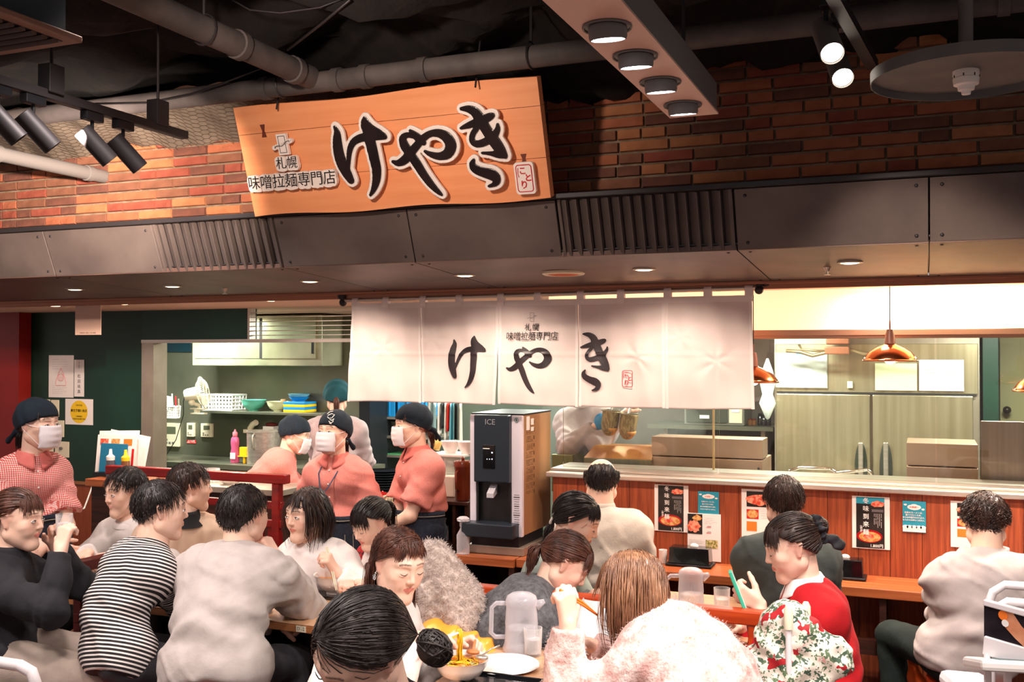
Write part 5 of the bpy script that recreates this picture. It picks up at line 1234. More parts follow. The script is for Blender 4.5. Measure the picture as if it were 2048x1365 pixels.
person('p18', 'woman with light brown hair in a fluffy pinkish sweater, seen from behind', HC(1262, 1184, 640), 96, 16, tyaw=78, pel=P(1420, 1420, s=690), wide=1.06, bulge=.06, hres=.0042, res=.009, shw=.14,
       arms=dict(L=dict(w=P(1136, 1248, s=665), world=True, pole=(-.2, .3, -1), d=(0, .1, 1), n=(.3, .6, 0), curl=[50, 55, 60, 60, 30]), R=dict(w=P(1180, 1290, s=600), world=True, pole=(1, .0, -1))), eyes='closed',
       top=dict(m=PINKF, name='fluffy_sweater', inf=.034, arm=.028), hair=dict(style='down', m=HO, n=1700, L=.30, part=.1, fringe=.10, r=.0023, wave=.0016), bottom=dict(m=DARKT))
# ---- middle and counter
person('p15', 'balding man in a pale grey jacket seen from behind, seated at the counter', HC(1203, 966, 398), 18, 12, tyaw=24, pz=.60, pel=P(1222, 1190, s=405), male=True, fold=1.4, bulge=.05, eyes=None,
       arms=dict(R=dict(w=P(1232, 1118, Y=5.05), world=True, pole=(.3, -.2, -1)), L=dict(w=P(1185, 1118, Y=5.05), world=True, pole=(-.3, -.2, -1))), top=dict(m=PALEJ, name='jacket', inf=.026, arm=.022), collar='high', hair=dict(style='bald', m=HB, n=380, L=.05), bottom=dict(m=BLKT))
person('p16', 'black-haired woman with a pearl hair clip looking down, behind the brown-haired woman', HC(1153, 1044, 462), -84, 24, tyaw=-86, pel=P(1050, 1270, s=450), eyes='closed',
       arms=dict(R=dict(w=(.05, .30, -.33)), L=dict(w=(.05, .30, -.33))), top=dict(m=PALET, name='top'), hair=dict(style='tie', m=HB, n=520, tie=(0, -.095, -.045), tail=.2, out=(0, -.4, -.8), part=.1, bangs=.05), bottom=dict(m=BLKT),
       )
def clip_ex(I):
    mb = MB()
    for i in range(9): mb.sphere((.03 + .008 * math.sin(i), -.098, -.03 + .006 * i - .02), .006, 8, 6)
    o = mb.build('pearl_clip', mat('pearl', 'e8ddd2', rough=.2, coat=.5), I['root'], smooth=True); o.data.transform(I['Mh'])
clip_ex(PEOPLE['p16'])
person('p17', 'woman with brown ponytail in a grey cardigan, head bowed low over her bowl', HC(1130, 1128, 508), -70, 40, tyaw=-64, pel=P(985, 1320, s=520), eyes='closed', hres=.0042, bulge=.06,
       arms=dict(R=dict(w=P(1112, 1228, s=515), world=True, pole=(.6, -.2, -1), d=(.1, 1, 0)), L=dict(w=P(1190, 1190, s=485), world=True, pole=(-.6, -.2, -1), d=(-.1, 1, .4))), top=dict(m=KNITG, name='cardigan', inf=.024, arm=.022), hair=dict(style='tie', m=HM, n=700, tie=(0, -.118, -.01), tail=.17, out=(0, -.8, -.3), bangs=.07, r=.003), bottom=dict(m=DARKT))
person('p19', 'dark-haired man in a dark grey-green sweater seen from behind, seated at the counter', HC(1567, 1008, 446), 20, 8, tyaw=26, pel=P(1570, 1275, s=455), male=True, bulge=.05, eyes=None, wide=1.08,
       arms=dict(R=dict(w=P(1600, 1150, Y=5.0), world=True, pole=(.3, -.3, -1)), L=dict(w=P(1530, 1148, Y=5.0), world=True, pole=(-.3, -.3, -1))), top=dict(m=DGREEN, name='sweater', inf=.028, arm=.022), hair=dict(style='short', m=HD, n=900, L=.065), bottom=dict(m=BLKT))
person('p20', 'woman in a red cardigan looking at her phone, bun in a black scrunchie', HC(1584, 1096, 540), 110, 18, tyaw=104, pel=P(1652, 1400, s=545), eyes='closed', hres=.0042,
       arms=dict(L=dict(w=P(1520, 1212, s=552), world=True, pole=(-.4, -.2, -1), d=(.1, .9, .5), n=(.8, .3, .4), curl=[50, 50, 50, 50, 25]), R=dict(w=P(1480, 1255, s=520), world=True, pole=(.6, -.2, -1))), top=dict(m=REDC, name='cardigan', inf=.02, arm=.02, cm=M_('paper')), collar='shirt', hair=dict(style='tie', m=HD, n=700, tie=(0, -.108, .035), bun=(0, -.125, .045), brad=.034, bangs=.07, r=.003), bottom=dict(m=DARKT), extras=[scrunchie_ex])
person('p21', 'curly-haired man in a grey shirt seen from behind at the counter', HC(1970, 1046, 474), 8, 18, tyaw=26, pel=P(1938, 1300, s=482), male=True, fold=1.8, bulge=.06, eyes=None, wide=1.1, shw=.18, k=1.02,
       arms=dict(R=dict(w=P(2030, 1180, Y=5.0), world=True, pole=(.4, -.3, -1)), L=dict(w=P(1925, 1180, Y=5.0), world=True, pole=(-.5, -.4, -1))), top=dict(m=GREYSH, name='shirt', inf=.026, arm=.022), collar='high', hair=dict(style='short', m=HD, n=900, L=.06, wave=.006), bottom=dict(m=GREENT), extras=[glasses_ex])

fuzz([o for o in PEOPLE['p18']['root'].children if o.name.startswith('fluffy')][0], 6000, .008, .0006, PINKF)
# ================================================================== FIXTURES, KITCHEN, WALL PAPERS
def one(mb, name, m, label, cat, group=None, **k): o = mb.build(name, m, **k); return tag(o, label, cat, group)
def sheet(px0, py0, px1, py1, Y, label, name='notice', cat='notice', m='paper', t=.0025, group=None):
    """a paper hung flat on a wall at depth Y between two photograph corners -> root, frame, size"""
    a = P(px0, py0, Y=Y); b = P(px1, py1, Y=Y); cx, cz = (a.x + b.x) / 2, (a.z + b.z) / 2; w, h = b.x - a.x, a.z - b.z
    r = thing(name, label, cat, (cx, Y, cz - h / 2), group=group); MB().box((cx, Y, cz), (w, t, h)).build('sheet', MATS.get(m) or m, r)
    def fr(u, v, e=.0012): return frame((cx + u * w / 2, Y - t / 2 - e, cz + v * h / 2), (1, 0, 0), (0, 0, 1))
    return r, fr, w, h
def patch(par, fr, u0, v0, u1, v1, w, h, m, name='print', e=.0009):
    """flat printed rectangle on a sheet, in -1..1 sheet coordinates"""
    c = fr((u0 + u1) / 2, (v0 + v1) / 2, e); a, b = (u1 - u0) * w / 4, (v1 - v0) * h / 4
    o = MB().add([c @ Vector(q) for q in ((-a, -b, 0), (a, -b, 0), (a, b, 0), (-a, b, 0))], [(0, 1, 2, 3)]).build(name, m, par); return o
def disc(par, fr, u, v, rx, ry, m, name='print', e=.0011, n=24, wob=0):
    c = fr(u, v, e); rg = random.Random(int(u * 99 + v * 77)); o = MB().add([c @ Vector((rx * math.cos(2*PI*i/n) * (1 + wob * rg.uniform(-1, 1)), ry * math.sin(2*PI*i/n) * (1 + wob * rg.uniform(-1, 1)), 0)) for i in range(n)], [tuple(range(n))]).build(name, m, par); return o
def lines(par, fr, u0, v0, u1, v1, n, w, h, m, t=.0014, vert=False, seed=1):
    rg = random.Random(seed); mb = MB()
    for i in range(n):
        f_ = (i + .5) / n
        if vert: u = u0 + (u1 - u0) * f_; L = rg.uniform(.6, 1); a = fr(u, v1, .0013) @ Vector((0, 0, 0)); b = fr(u, v1 + (v0 - v1) * L, .0013) @ Vector((0, 0, 0)); nseg = 14
        else: v = v1 + (v0 - v1) * f_; L = rg.uniform(.55, 1); a = fr(u0, v, .0013) @ Vector((0, 0, 0)); b = fr(u0 + (u1 - u0) * L, v, .0013) @ Vector((0, 0, 0)); nseg = 18
        for k in range(nseg):
            if rg.random() < .12: continue
            c = a.lerp(b, (k + .5) / nseg); l = (b - a).length / nseg * .72
            mb.box(c, (t, .0003, l) if vert else (l, .0003, t))
    return mb.build('printed_text', m, par)
FOODR = mat('print_red_food', 'd8452c', 'f0a080', rough=.5, scale=60, contrast=(.4, .6)); FOODB = mat('print_noodle', 'c07a3a', 'e8b070', rough=.5, scale=70, contrast=(.4, .6)); BLKP = mat('print_black', '1c1716', '2d2623', rough=.4, scale=12)
BLUEP = mat('print_blue', '2a94ad', rough=.5); TEXTG = mat('print_grey_text', '6a6264', rough=.7); WHP = mat('print_white', 'f4eeea', rough=.6); REDP = mat('print_red', 'c81e1c', rough=.5); ORP = mat('print_orange', 'f07a28', rough=.5)
GREENP = mat('print_vegetables', '8a8240', 'd8c890', rough=.5, scale=90, contrast=(.45, .55))
# ---- posters on the boarded front
BY = 5.245
for (x0, y0, x1, y1), who in (((1309, 969, 1377, 1066), 'left'), ((1704, 992, 1780, 1101), 'right')):
    r, fr, w, h = sheet(x0, y0, x1, y1, BY, 'laminated black ramen poster, %s' % ('left one, touching the white menu sheet' if who == 'left' else 'right one, between the dark sweater and the grey shirt'), 'poster', 'poster', group='black ramen posters')
    patch(r, fr, -.78, -.97, .72, .97, w, h, BLKP)
    if who == 'right': patch(r, fr, -.78, .72, .72, .97, w, h, BLUEP, e=.0010)
    for i, ch in enumerate('冬味到来麺'): text(ch, h * .115, fr(-.26, .82 - i * .30, .0022), WHP, 'lettering', r, .0002, bold=.0003)
    text('(塩味)', h * .05, fr(-.52, -.25, .0022) @ Matrix.Rotation(R(-90), 4, 'Z'), WHP, 'lettering', r, .0002)
    disc(r, fr, .36, .72, w * .17, h * .06, FOODR, 'food_picture', .0016, wob=.2); patch(r, fr, .05, .42, .66, .52, w, h, TEXTG, e=.0014)
    lines(r, fr, .14, -.25, .6, .36, 5, w, h, WHP, .0016, True, 3)
    disc(r, fr, -.08, -.52, w * .345, h * .125, mat('print_bowl_red', 'a3121a', rough=.3), 'bowl_picture', .0014); disc(r, fr, -.06, -.54, w * .29, h * .098, FOODB, 'bowl_picture', .0017); disc(r, fr, -.12, -.52, w * .15, h * .05, FOODR, 'bowl_picture', .0020, wob=.15)
    text('1.800円', h * .075, fr(.30, -.88, .0022), WHP, 'lettering', r, .0002, bold=.0003)
for (x0, y0, x1, y1), who in (((1396, 983, 1438, 1036), 'left'), ((1805, 1002, 1852, 1067), 'right')):
    r, fr, w, h = sheet(x0, y0, x1, y1, BY - .001, 'small blue notice with white clouds and red heading, %s' % ('tucked behind the white menu sheet' if who == 'left' else 'right of the black poster'), 'notice', 'notice', BLUEP, group='blue cloud notices')
    k = 1 if who == 'right' else .93
    for a, b, s_ in ((-.3, .62, 1), (0, .66, 1.15), (.3, .62, 1), (.0, .6, 1.2), (-.15, .6, 1.1), (.18, .6, 1.1)): disc(r, fr, a * .9, b, w * .16 * s_, h * .07 * s_, WHP, 'cloud', .0014 + .0001 * s_)
    for a, b in ((-.88, .76), (.88, .5)): disc(r, fr, a * .86, b, w * .07, h * .03, WHP, 'cloud', .0014)
    text('お客様へ', h * .07, fr(0, .62, .0030), REDP, 'lettering', r, .0002)
    for i, s_ in enumerate(('当店のラーメンは、', '食べて頂くため、', '多少お時間がかかります。', 'もう少々お待ちください。')):
        if who == 'right' or i < 4: text(s_, h * (.066 if i < 2 else .058) * k, fr(0, (.26 if who == 'right' else .2) - i * (.16 if who == 'right' else .2), .0022), WHP, 'lettering', r, .0002, bold=.0002)
    if who == 'right':
        for a in (-.75, -.4, 0, .4, .75): disc(r, fr, a, -.66, w * .13, h * .06, WHP, 'cloud', .0020)
        patch(r, fr, -.98, -.97, .98, -.64, w, h, WHP, e=.0012)
r, fr, w, h = sheet(1375, 1026, 1442, 1125, BY - .003, 'white menu sheet with a dark meat photo, hung below the left blue notice', 'menu_sheet', 'menu')
patch(r, fr, -.98, .12, -.1, .97, w, h, BLKP); disc(r, fr, -.6, .45, w * .2, h * .12, FOODR, 'food_picture', .0016, wob=.2); disc(r, fr, -.4, .8, w * .13, h * .06, FOODB, 'food_picture', .0016, wob=.2)
for v in (.42, .18): patch(r, fr, .14, v, .42, v + .025, w, h, REDP); patch(r, fr, .2, v + .05, .42, v + .07, w, h, TEXTG)
lines(r, fr, 0, .55, .8, .85, 4, w, h, TEXTG, .0008, seed=4); lines(r, fr, -.9, -.5, 0, -.1, 6, w, h, TEXTG, .0008, seed=5); patch(r, fr, .1, -.45, .82, -.1, w, h, GREENP)
for (x0, y0, x1, y1), who in (((1483, 978, 1552, 1090), 'left'), ((1901, 1002, 1990, 1100), 'right')):
    r, fr, w, h = sheet(x0, y0, x1, y1, BY, 'laminated white menu with food photos, half hidden by the %s' % ('man in the dark sweater' if who == 'left' else 'curly-haired man'), 'menu_sheet', 'menu', group='white photo menus')
    patch(r, fr, -.7, .35, .8, .92, w, h, BLKP); disc(r, fr, .05, .62, w * .36, h * .11, FOODR, 'food_picture', .0016, wob=.15)
    patch(r, fr, -.7, -.1, .0, .25, w, h, REDP); disc(r, fr, -.35, .08, w * .16, h * .08, FOODB, 'food_picture', .0016); patch(r, fr, -.7, -.55, -.1, -.2, w, h, ORP); lines(r, fr, .15, -.1, .8, .25, 4, w, h, TEXTG, .001, seed=7)
# ---- notices on the green wall
GYF = GY - .004
r, fr, w, h = sheet(98, 711, 147, 796, GYF, 'framed white certificate with a pink seal on the green wall', 'certificate', 'certificate'); lines(r, fr, -.7, .3, .75, .85, 5, w, h, TEXTG, .0012, seed=11); lines(r, fr, -.7, -.85, .75, -.4, 5, w, h, TEXTG, .0012, seed=12)
PKP = mat('print_pink_seal', 'dd8f95', rough=.7)
mb = MB(); M0 = fr(0, -.05, .002)
for rr in (.030,): mb.tube([M0 @ Vector((rr * math.cos(2 * PI * i / 24), rr * math.sin(2 * PI * i / 24), 0)) for i in range(25)], .0016, 5)
mb.tube([M0 @ Vector(q) for q in ((0, .075, 0), (.03, .02, 0), (.055, -.04, 0), (.05, -.065, 0), (-.05, -.065, 0), (-.055, -.04, 0), (-.03, .02, 0), (0, .075, 0))], .0022, 5)
for k in range(5): mb.tube([M0 @ Vector((-.026, -.02 + .01 * k, 0)), M0 @ Vector((.026, -.02 + .01 * k, 0))], .0012, 4)
mb.build('seal', PKP, r)
r, fr, w, h = sheet(149, 720, 168, 794, GYF, 'narrow white name plate with vertical writing beside the certificate', 'name_plate', 'sign')
for i, ch in enumerate('松田祐真'): text(ch, .032, fr(0, .1 - i * .28, .0015), M_('ink'), 'lettering', r, .0002)
lines(r, fr, -.1, .35, .1, .9, 1, w, h, TEXTG, .004, True, 3)
r, fr, w, h = sheet(131, 798, 186, 851, GYF, 'white plate with a yellow round hygiene certificate on the green wall', 'hygiene_sign', 'sign'); disc(r, fr, 0, 0, h * .44, h * .44, M_('yellow'), 'yellow_disc', .0012, 40)
for s_, v, z in (('令和7年度', .5, .016), ('衛生確認優良店', .08, .0245), ('千葉保健所', -.36, .0145), ('千葉地方食品衛生協会', -.56, .0145)): text(s_, z * h / .21, fr(0, v, .002), M_('ink'), 'lettering', r, .0002, bold=.0004 if v == .08 else 0)
SWM = M_('cream')
for i, (x0, y0, x1, y1, b) in enumerate(((53, 798, 80, 822, 0), (85, 799, 101, 826, 1), (104, 800, 119, 834, 1), (85, 842, 108, 875, 0), (112, 841, 129, 875, 1), (88, 883, 108, 905, 0), (112, 883, 139, 916, 1))):
    a = P(x0, y0, Y=GY); b_ = P(x1, y1, Y=GY); c = (a + b_) / 2; r = thing('switch_plate', 'cream switch plate on the green wall, ' + ('topmost left behind the bandana', 'narrow, top row, left of the tall one', 'tall, top row, next to the yellow disc sign', 'middle row, behind the mask', 'middle row, with a round knob', 'lower row, behind the shoulder', 'large square one in the lowest row')[i], 'switch', (c.x, GY, b_.z), group='switch plates')
    MB().box((c.x, GY - .006, c.z), (b_.x - a.x, .012, a.z - b_.z)).build('plate', SWM, r, bevel=.003)
    if b: MB().cyl((c.x, GY - .012, c.z + .01), (c.x, GY - .028, c.z + .01), .012, n=14).build('knob', M_('grey'), r, smooth=40)
    else: MB().box((c.x, GY - .014, c.z), (.03, .006, .05)).build('rocker', M_('white'), r, bevel=.002)
# ---- blank paper hanging from the soffit
a = P(151, 608, Y=5.03); b = P(202, 670, Y=5.03); r = thing('hanging_paper', 'blank pinkish paper board hanging under the soffit at the left', 'sign', ((a.x + b.x) / 2, 5.03, b.z)); MB().box(((a.x + b.x) / 2, 5.03, (2.13 + b.z) / 2), (b.x - a.x, .004, 2.13 - b.z)).build('board', mat('pinkish_card', 'dcb7a4', rough=.8), r)
text('有限会社 千歳らーめん道場', .011, frame(((a.x + b.x) / 2, 5.026, b.z + .012), (1, 0, 0), (0, 0, 1)), TEXTG, 'lettering', r, .0002)
# ---- pendants
for i, (px, py, Yc) in enumerate(((1780, 722, 5.08), (1507, 765, 5.12), (2088, 783, 4.85))):
    c = P(px, py, Y=Yc); r = thing('pendant_lamp', 'copper dome pendant lamp ' + ('hanging in front of the kitchen glass, fully in view', 'half hidden behind the right edge of the white cloth', 'cut by the right edge of the photo')[i], 'lamp', c, group='copper pendants')
    MB().lathe([(.121, 0), (.117, .012), (.095, .04), (.06, .062), (.03, .074), (.022, .08)], c, 36).lathe([(.122, -.002), (.124, .002), (.121, .006)], c, 36).build('shade', M_('copper'), r, smooth=60, solid=.002)
    MB().lathe([(.001, .15), (.014, .148), (.02, .125), (.024, .08), (.001, .078)], c, 20).cyl(c + Vector((0, 0, .148)), c + Vector((0, 0, .19)), .004, n=8).build('socket', mat('brown_socket', '8a5a48', rough=.4), r, smooth=50)
    MB().cyl(c + Vector((0, 0, .18)), (c.x, c.y, 2.133), .0025, n=6).build('cord', M_('black'), r); MB().sphere(c + Vector((0, 0, .012)), .028, 14, 10).build('bulb', LAMP, r, smooth=True)
    light('SPOT', c + Vector((0, 0, -.02)), 28, WARM, c + Vector((0, 0, -1)), .03, 140, .6, 'pendant_light')
# ---- refrigerator
FY = 7.0; fx0, fx1 = px_on(1548, 800, FY), px_on(1960, 800, FY); fz = P(1750, 676, Y=FY).z; fm = px_on(1743, 850, FY); fs = P(1750, 790, Y=FY).z
r = thing('refrigerator', 'large two-door stainless steel refrigerator behind the glass', 'refrigerator', ((fx0 + fx1) / 2, FY + .4, 0))
FST = mat('fridge_steel', 'bdb296', 'a89d80', rough=.3, metal=.75, scale=2.5, stretch=(9, 9, .3))
MB().box2((fx0, FY + .03, .1), (fx1, FY + .75, fz)).build('cabinet', M_('steel_dull'), r); MB().box2((fx0 + .01, FY, fs + .012), (fx1 - .01, FY + .03, fz - .04)).build('machine_panel', FST, r, bevel=.004)
for a, b in ((fx0 + .015, fm - .008), (fm + .008, fx1 - .04)):
    d = MB().box2((a, FY - .02, .12), (b, FY + .03, fs)).build('door', FST, r, bevel=.006)
    hx = b - .06 if a < fm - .1 and b < fm else a + .06; c0 = P(1722 if b < fm + .01 else 1772, 925, Y=FY - .02); mb = MB()
    mb.sphere((c0.x, FY - .022, c0.z - .04), (.04, .01, .17), 18, 12).build('handle_recess', mat('handle_recess', '3c4038', rough=.4), d, smooth=True); MB().box((c0.x, FY - .045, c0.z + .0), (.03, .02, .26)).build('handle', M_('steel'), d, bevel=.006)
MB().box2((fx0 + .02, FY - .004, fs + .0), (fx1 - .02, FY + .0, fs + .012)).build('seam', M_('darkmetal'), r)
for (x0, y0, x1, y1), lab, mm, nm in (((1551, 706, 1655, 777), 'white plastic bag clipped high on the refrigerator with a blue tag', BAG, 'clear_bag'), ((1750, 727, 1834, 782), 'blank cream paper taped on the refrigerator under the copper lamp', M_('limecream'), 'paper_sheet'), ((1838, 720, 1928, 783), 'handwritten sheets in a clear file on the refrigerator', M_('paper'), 'paper_sheet')):
    q, fr, w, h = sheet(x0, y0, x1, y1, FY - .012, lab, nm, 'bag' if nm == 'clear_bag' else 'paper', mm, .006)
    if nm == 'clear_bag':
        patch(q, fr, -.2, .72, .3, .98, w, h, M_('blue'), 'tag', .004); text('氷', .03, fr(.12, .85, .006), WHP, 'lettering', q, .0002)
        MB().grid(lambda u, v: (fr(-.97 + 1.94 * u, -.97 + 1.9 * v, .012 + .012 * math.sin(u * 9 + v * 4) * math.sin(v * 7)) @ Vector((0, 0, 0))), 24, 18).build('film', BAG, q, smooth=True)
    if '1838' and x0 == 1838: lines(q, fr, -.7, -.7, -.05, .7, 9, w, h, TEXTG, .0016, seed=21); lines(q, fr, .08, -.7, .85, .6, 8, w, h, TEXTG, .0016, seed=22)
p0 = P(1700, 770, Y=FY - .01); one(MB().box((p0.x, FY - .012, p0.z), (.035, .02, .045)), 'fridge_switch', M_('limecream'), 'tiny cream switch on the refrigerator top panel', 'switch', bevel=.004)
# pipes and copper-coloured box above the refrigerator
c = P(1675, 697, Y=6.8); r = thing('wall_pump', 'copper-coloured box with bent pipes under the ceiling above the refrigerator', 'pipework', c)
MB().box((c.x, 6.85, c.z + .09), (.14, .12, .13)).box((c.x, 6.82, c.z - .015), (.15, .14, .05)).build('box', mat('pump_housing', 'a56a50', rough=.35, metal=.6), r, bevel=.008)
MB().tube([P(1572, 702, Y=6.8), P(1600, 704, Y=6.8), P(1625, 712, Y=6.8), P(1650, 706, Y=6.8), P(1700, 700, Y=6.8), P(1725, 708, Y=6.8), P(1770, 712, Y=6.8)], .012, 8).tube([P(1598, 690, Y=6.85), P(1604, 700, Y=6.82), P(1650, 703, Y=6.8)], .008, 8).build('pipe', mat('bare_copper_pipe', 'a08a68', rough=.4, metal=.7), r, smooth=True)
# ---- right end: column, cream door, steel partition
struct(MB().box2((px_on(1962, 760, 7.0) + .01, 6.98, 0), (px_on(1996, 760, 7.0), 7.3, 2.13)).build('trim_10', M_('green')))
dx = px_on(1999, 760, 7.6); d = struct(MB().box2((dx, 7.56, 0), (dx + .9, 7.6, 1.98)).build('door_1', mat('cream_green_door', 'a39c72', rough=.5), bevel=.003)); kz = P(2013, 820, Y=7.55)
MB().cyl(kz, kz + Vector((0, -.03, 0)), .012, n=10).sphere(kz + Vector((0, -.05, 0)), .026, 14, 10).build('door_knob', mat('dark_knob', '3a3128', rough=.3, metal=.6), d, smooth=True)
struct(MB().box2((dx - .1, 7.6, 0), (XR, 7.7, 2.14)).build('wall_back', mat('kitchen_back_wall', '6d7466', '525b50')))
a = P(1961, 842, Y=5.75); one(MB().box2((a.x, 5.73, .9), (a.x + .8, 5.75, a.z)), 'steel_partition', mat('partition_steel', 'a08878', '8d7666', rough=.3, metal=.8, scale=2, stretch=(16, 16, .4)), 'tall plain steel partition plate at the right end of the kitchen counter', 'partition', bevel=.003)
a = P(1813, 886, Y=5.85); b = P(1960, 886, Y=5.85); m_ = P(1813, 932, Y=5.85).z; STB = mat('stained_warm_steel', 'b99a86', 'a5826c', rough=.42, metal=.6, scale=2.2)
r = thing('steel_cabinet', 'stained steel counter cabinet in two tiers left of the tall partition plate', 'cabinet', ((a.x + b.x) / 2, 5.95, 1.0)); MB().box2((a.x, 5.85, m_ + .004), (b.x - .01, 6.2, a.z)).build('upper_panel', STB, r, bevel=.003); MB().box2((a.x, 5.84, .95), (b.x - .01, 6.2, m_ - .002)).build('lower_panel', STB, r, bevel=.003); MB().cyl(P(1819, 958, Y=5.84), P(1819, 958, Y=5.83), .01, n=10).build('bolt', M_('darkmetal'), r)
a = P(1303, 870, Y=5.75); b = P(1525, 875, Y=5.75); m_ = P(1400, 916, Y=5.75).z
r = thing('steel_cabinet', 'long stained steel cabinet in two tiers behind the glass below the microwave', 'cabinet', ((a.x + b.x) / 2, 5.95, 1.0)); MB().box2((a.x, 5.75, m_ + .004), (b.x, 5.95, a.z - .01)).build('upper_panel', STB, r, bevel=.003); MB().box2((a.x, 5.74, .95), (b.x, 6.1, m_ - .002)).build('lower_panel', STB, r, bevel=.003)
for px in (1309, 1405, 1517): MB().cyl(P(px, 938, Y=5.74), P(px, 938, Y=5.73), .007, n=10).build('bolt', M_('darkmetal'), r)
a = P(1168, 898, Y=5.7); b = P(1303, 905, Y=5.7); m_ = P(1230, 918, Y=5.7).z
r = thing('noodle_boiler', 'steel noodle boiler with a sloping orange-lit lid behind the glass', 'boiler', ((a.x + b.x) / 2, 5.9, 1.0)); MB().box2((a.x, 5.7, .95), (b.x, 6.1, m_)).build('body', mat('boiler_steel', '8d8468', '78705a', rough=.35, metal=.7, scale=3, stretch=(16, 16, .4)), r, bevel=.004)
MB().add([(a.x, 5.7, m_), (b.x, 5.7, m_), (b.x - .02, 5.85, a.z + .01), (a.x + .02, 5.85, a.z + .01), (a.x + .02, 6.1, a.z), (b.x - .02, 6.1, a.z), (a.x, 6.1, m_), (b.x, 6.1, m_)], [(0, 1, 2, 3), (3, 2, 5, 4), (0, 3, 4, 6), (1, 7, 5, 2)]).build('lid', mat('orange_lit_boiler_lid', 'c98a3c', 'a5622a', rough=.4, metal=.4, scale=4), r)  # orange light on the lid is put into its colour
a = P(1103, 909, Y=5.9); b = P(1146, 945, Y=5.9); one(MB().box2((a.x, 5.9, .95), (b.x, 6.15, a.z)), 'steel_box', mat('green_grey_steel', '7c8060', rough=.4, metal=.5), 'small green-grey steel box beside the ice machine behind the glass', 'box', bevel=.004)
struct(MB().box2((gx0, 5.62, .9), (XR, 6.25, .95)).build('trim_11', M_('steel_dull')))
# shelf with microwave and jars behind
SZ = P(1420, 852, Y=7.4).z; x0_, x1_ = px_on(1295, 850, 7.4), px_on(1546, 850, 7.4)
r = thing('wall_shelf', 'long steel wall shelf behind the glass holding the microwave', 'shelf', ((x0_ + x1_) / 2, 7.6, SZ - .04)); MB().box2((x0_, 7.4, SZ - .03), (x1_, 7.85, SZ)).build('board', M_('steel_green'), r); 
for x in (x0_ + .1, x1_ - .1): MB().box2((x, 7.5, SZ - .2), (x + .03, 7.85, SZ - .03)).build('bracket', M_('steel_dull'), r)
struct(MB().box2((x0_ - .4, 7.86, 0), (fx0 + .1, 7.9, 2.14)).build('wall_back', mat('taupe_kitchen_wall', '6a5f56', '5c524a', rough=.5)))
a = P(1367, 790, Y=7.42); b = P(1488, 847, Y=7.42); r = thing('microwave', 'grey microwave oven on the shelf behind the glass', 'microwave', ((a.x + b.x) / 2, 7.55, SZ)); MB().box2((a.x, 7.44, SZ + .001), (b.x, 7.78, SZ + .26)).build('case', mat('microwave_case', '8d8c84', rough=.4, metal=.4), r, bevel=.008)
MB().box2((a.x + .02, 7.425, SZ + .02), (b.x - .12, 7.442, SZ + .25)).build('door', mat('microwave_door', '55584f', rough=.25, metal=.3), r, bevel=.004); MB().box2((b.x - .11, 7.43, SZ + .02), (b.x - .015, 7.442, SZ + .25)).build('control_panel', M_('cream'), r, bevel=.003)
for i in range(3): MB().box2((b.x - .09, 7.425, SZ + .19 - i * .045), (b.x - .035, 7.431, SZ + .21 - i * .045)).build('button', ORP if i < 2 else WHP, r)
MB().box2((a.x + .12, 7.418, SZ + .05), (a.x + .19, 7.426, SZ + .075)).build('nameplate', WHP, r)
for i, px in enumerate((1500, 1508, 1520, 1528, 1537)):
    c = P(px, 848, Y=7.55); c.z = SZ; hh = (.05, .05, .09, .08, .10)[i]; r = thing('jar', 'small %s on the shelf right of the microwave' % ('brown spice jar, the first from it', 'brown spice jar, the second from it', 'black lidded bottle, the third from it', 'black lidded bottle, the fourth from it', 'tall dark bottle, last in the row')[i], 'jar', c, group='jars right of the microwave')
    MB().lathe([(.001, .001), (.018, .002), (.019, hh * .7), (.012, hh * .8), (.012, hh * .82)], c, 14).build('glass', mat('brown_jar', '7a5030', rough=.25) if i < 2 else M_('blackgloss'), r, smooth=50); MB().cyl(c + Vector((0, 0, hh * .8)), c + Vector((0, 0, hh)), .014, n=12).build('lid', M_('black') if i > 1 else M_('wax'), r)
# wooden rod
a = P(1427, 818, Y=5.55); b = P(1427, 950, Y=5.55); one(MB().cyl((a.x, 5.55, 1.155), (a.x, 5.55, 1.90), .0065, n=10), 'wooden_rod', mat('pale_wood_rod', 'c9a070', rough=.6), 'thin upright wooden rod on the ledge behind the glass', 'rod')
# faucets
for i, pts in enumerate((((1577, 952), (1580, 942), (1600, 936), (1660, 938), (1672, 945), (1672, 962)), ((1648, 958), (1655, 948), (1700, 944), (1735, 940), (1743, 946), (1745, 960)))):
    c = P(*pts[-1], Y=6.3); r = thing('faucet', 'chrome swan-neck faucet behind the glass, %s' % ('the left one with a blue tip' if i == 0 else 'the right one with a bundle of joints'), 'faucet', c, group='chrome faucets'); MB().tube([P(x, y, Y=6.3) for x, y in pts], .010, 10).build('spout', mat('chrome', 'dad6d2', rough=.1, metal=1), r, smooth=True)
    q = P(*pts[0], Y=6.3); MB().cyl(q, q - Vector((.03, 0, .045)), .02, .022, 12).build('nozzle', M_('blue') if i == 0 else mat('chrome', 'dad6d2'), r, smooth=40)
    MB().sphere(c + Vector((.05, 0, -.03)), .022, 10, 8).cyl(c + Vector((.0, 0, -.03)), c + Vector((.09, 0, -.03)), .012, n=10).build('valve', mat('chrome', 'dad6d2'), r, smooth=True)
struct(MB().box2((px_on(1548, 900, 6.3), 6.25, .9), (XR, 6.6, 1.0)).build('trim_12', M_('steel_dull')))
# hanging bags left of the refrigerator, wall switch
c = P(1535, 765, Y=6.9); mb = MB().lathe([(.01, .16), (.05, .08), (.075, 0), (.05, -.08), (.08, -.14), (.02, -.24), (.001, -.25)], c, 14, sx=.7); one(mb, 'plastic_bag', BAG, 'clear plastic bag hanging in folds at the left side of the refrigerator', 'bag', smooth=True)
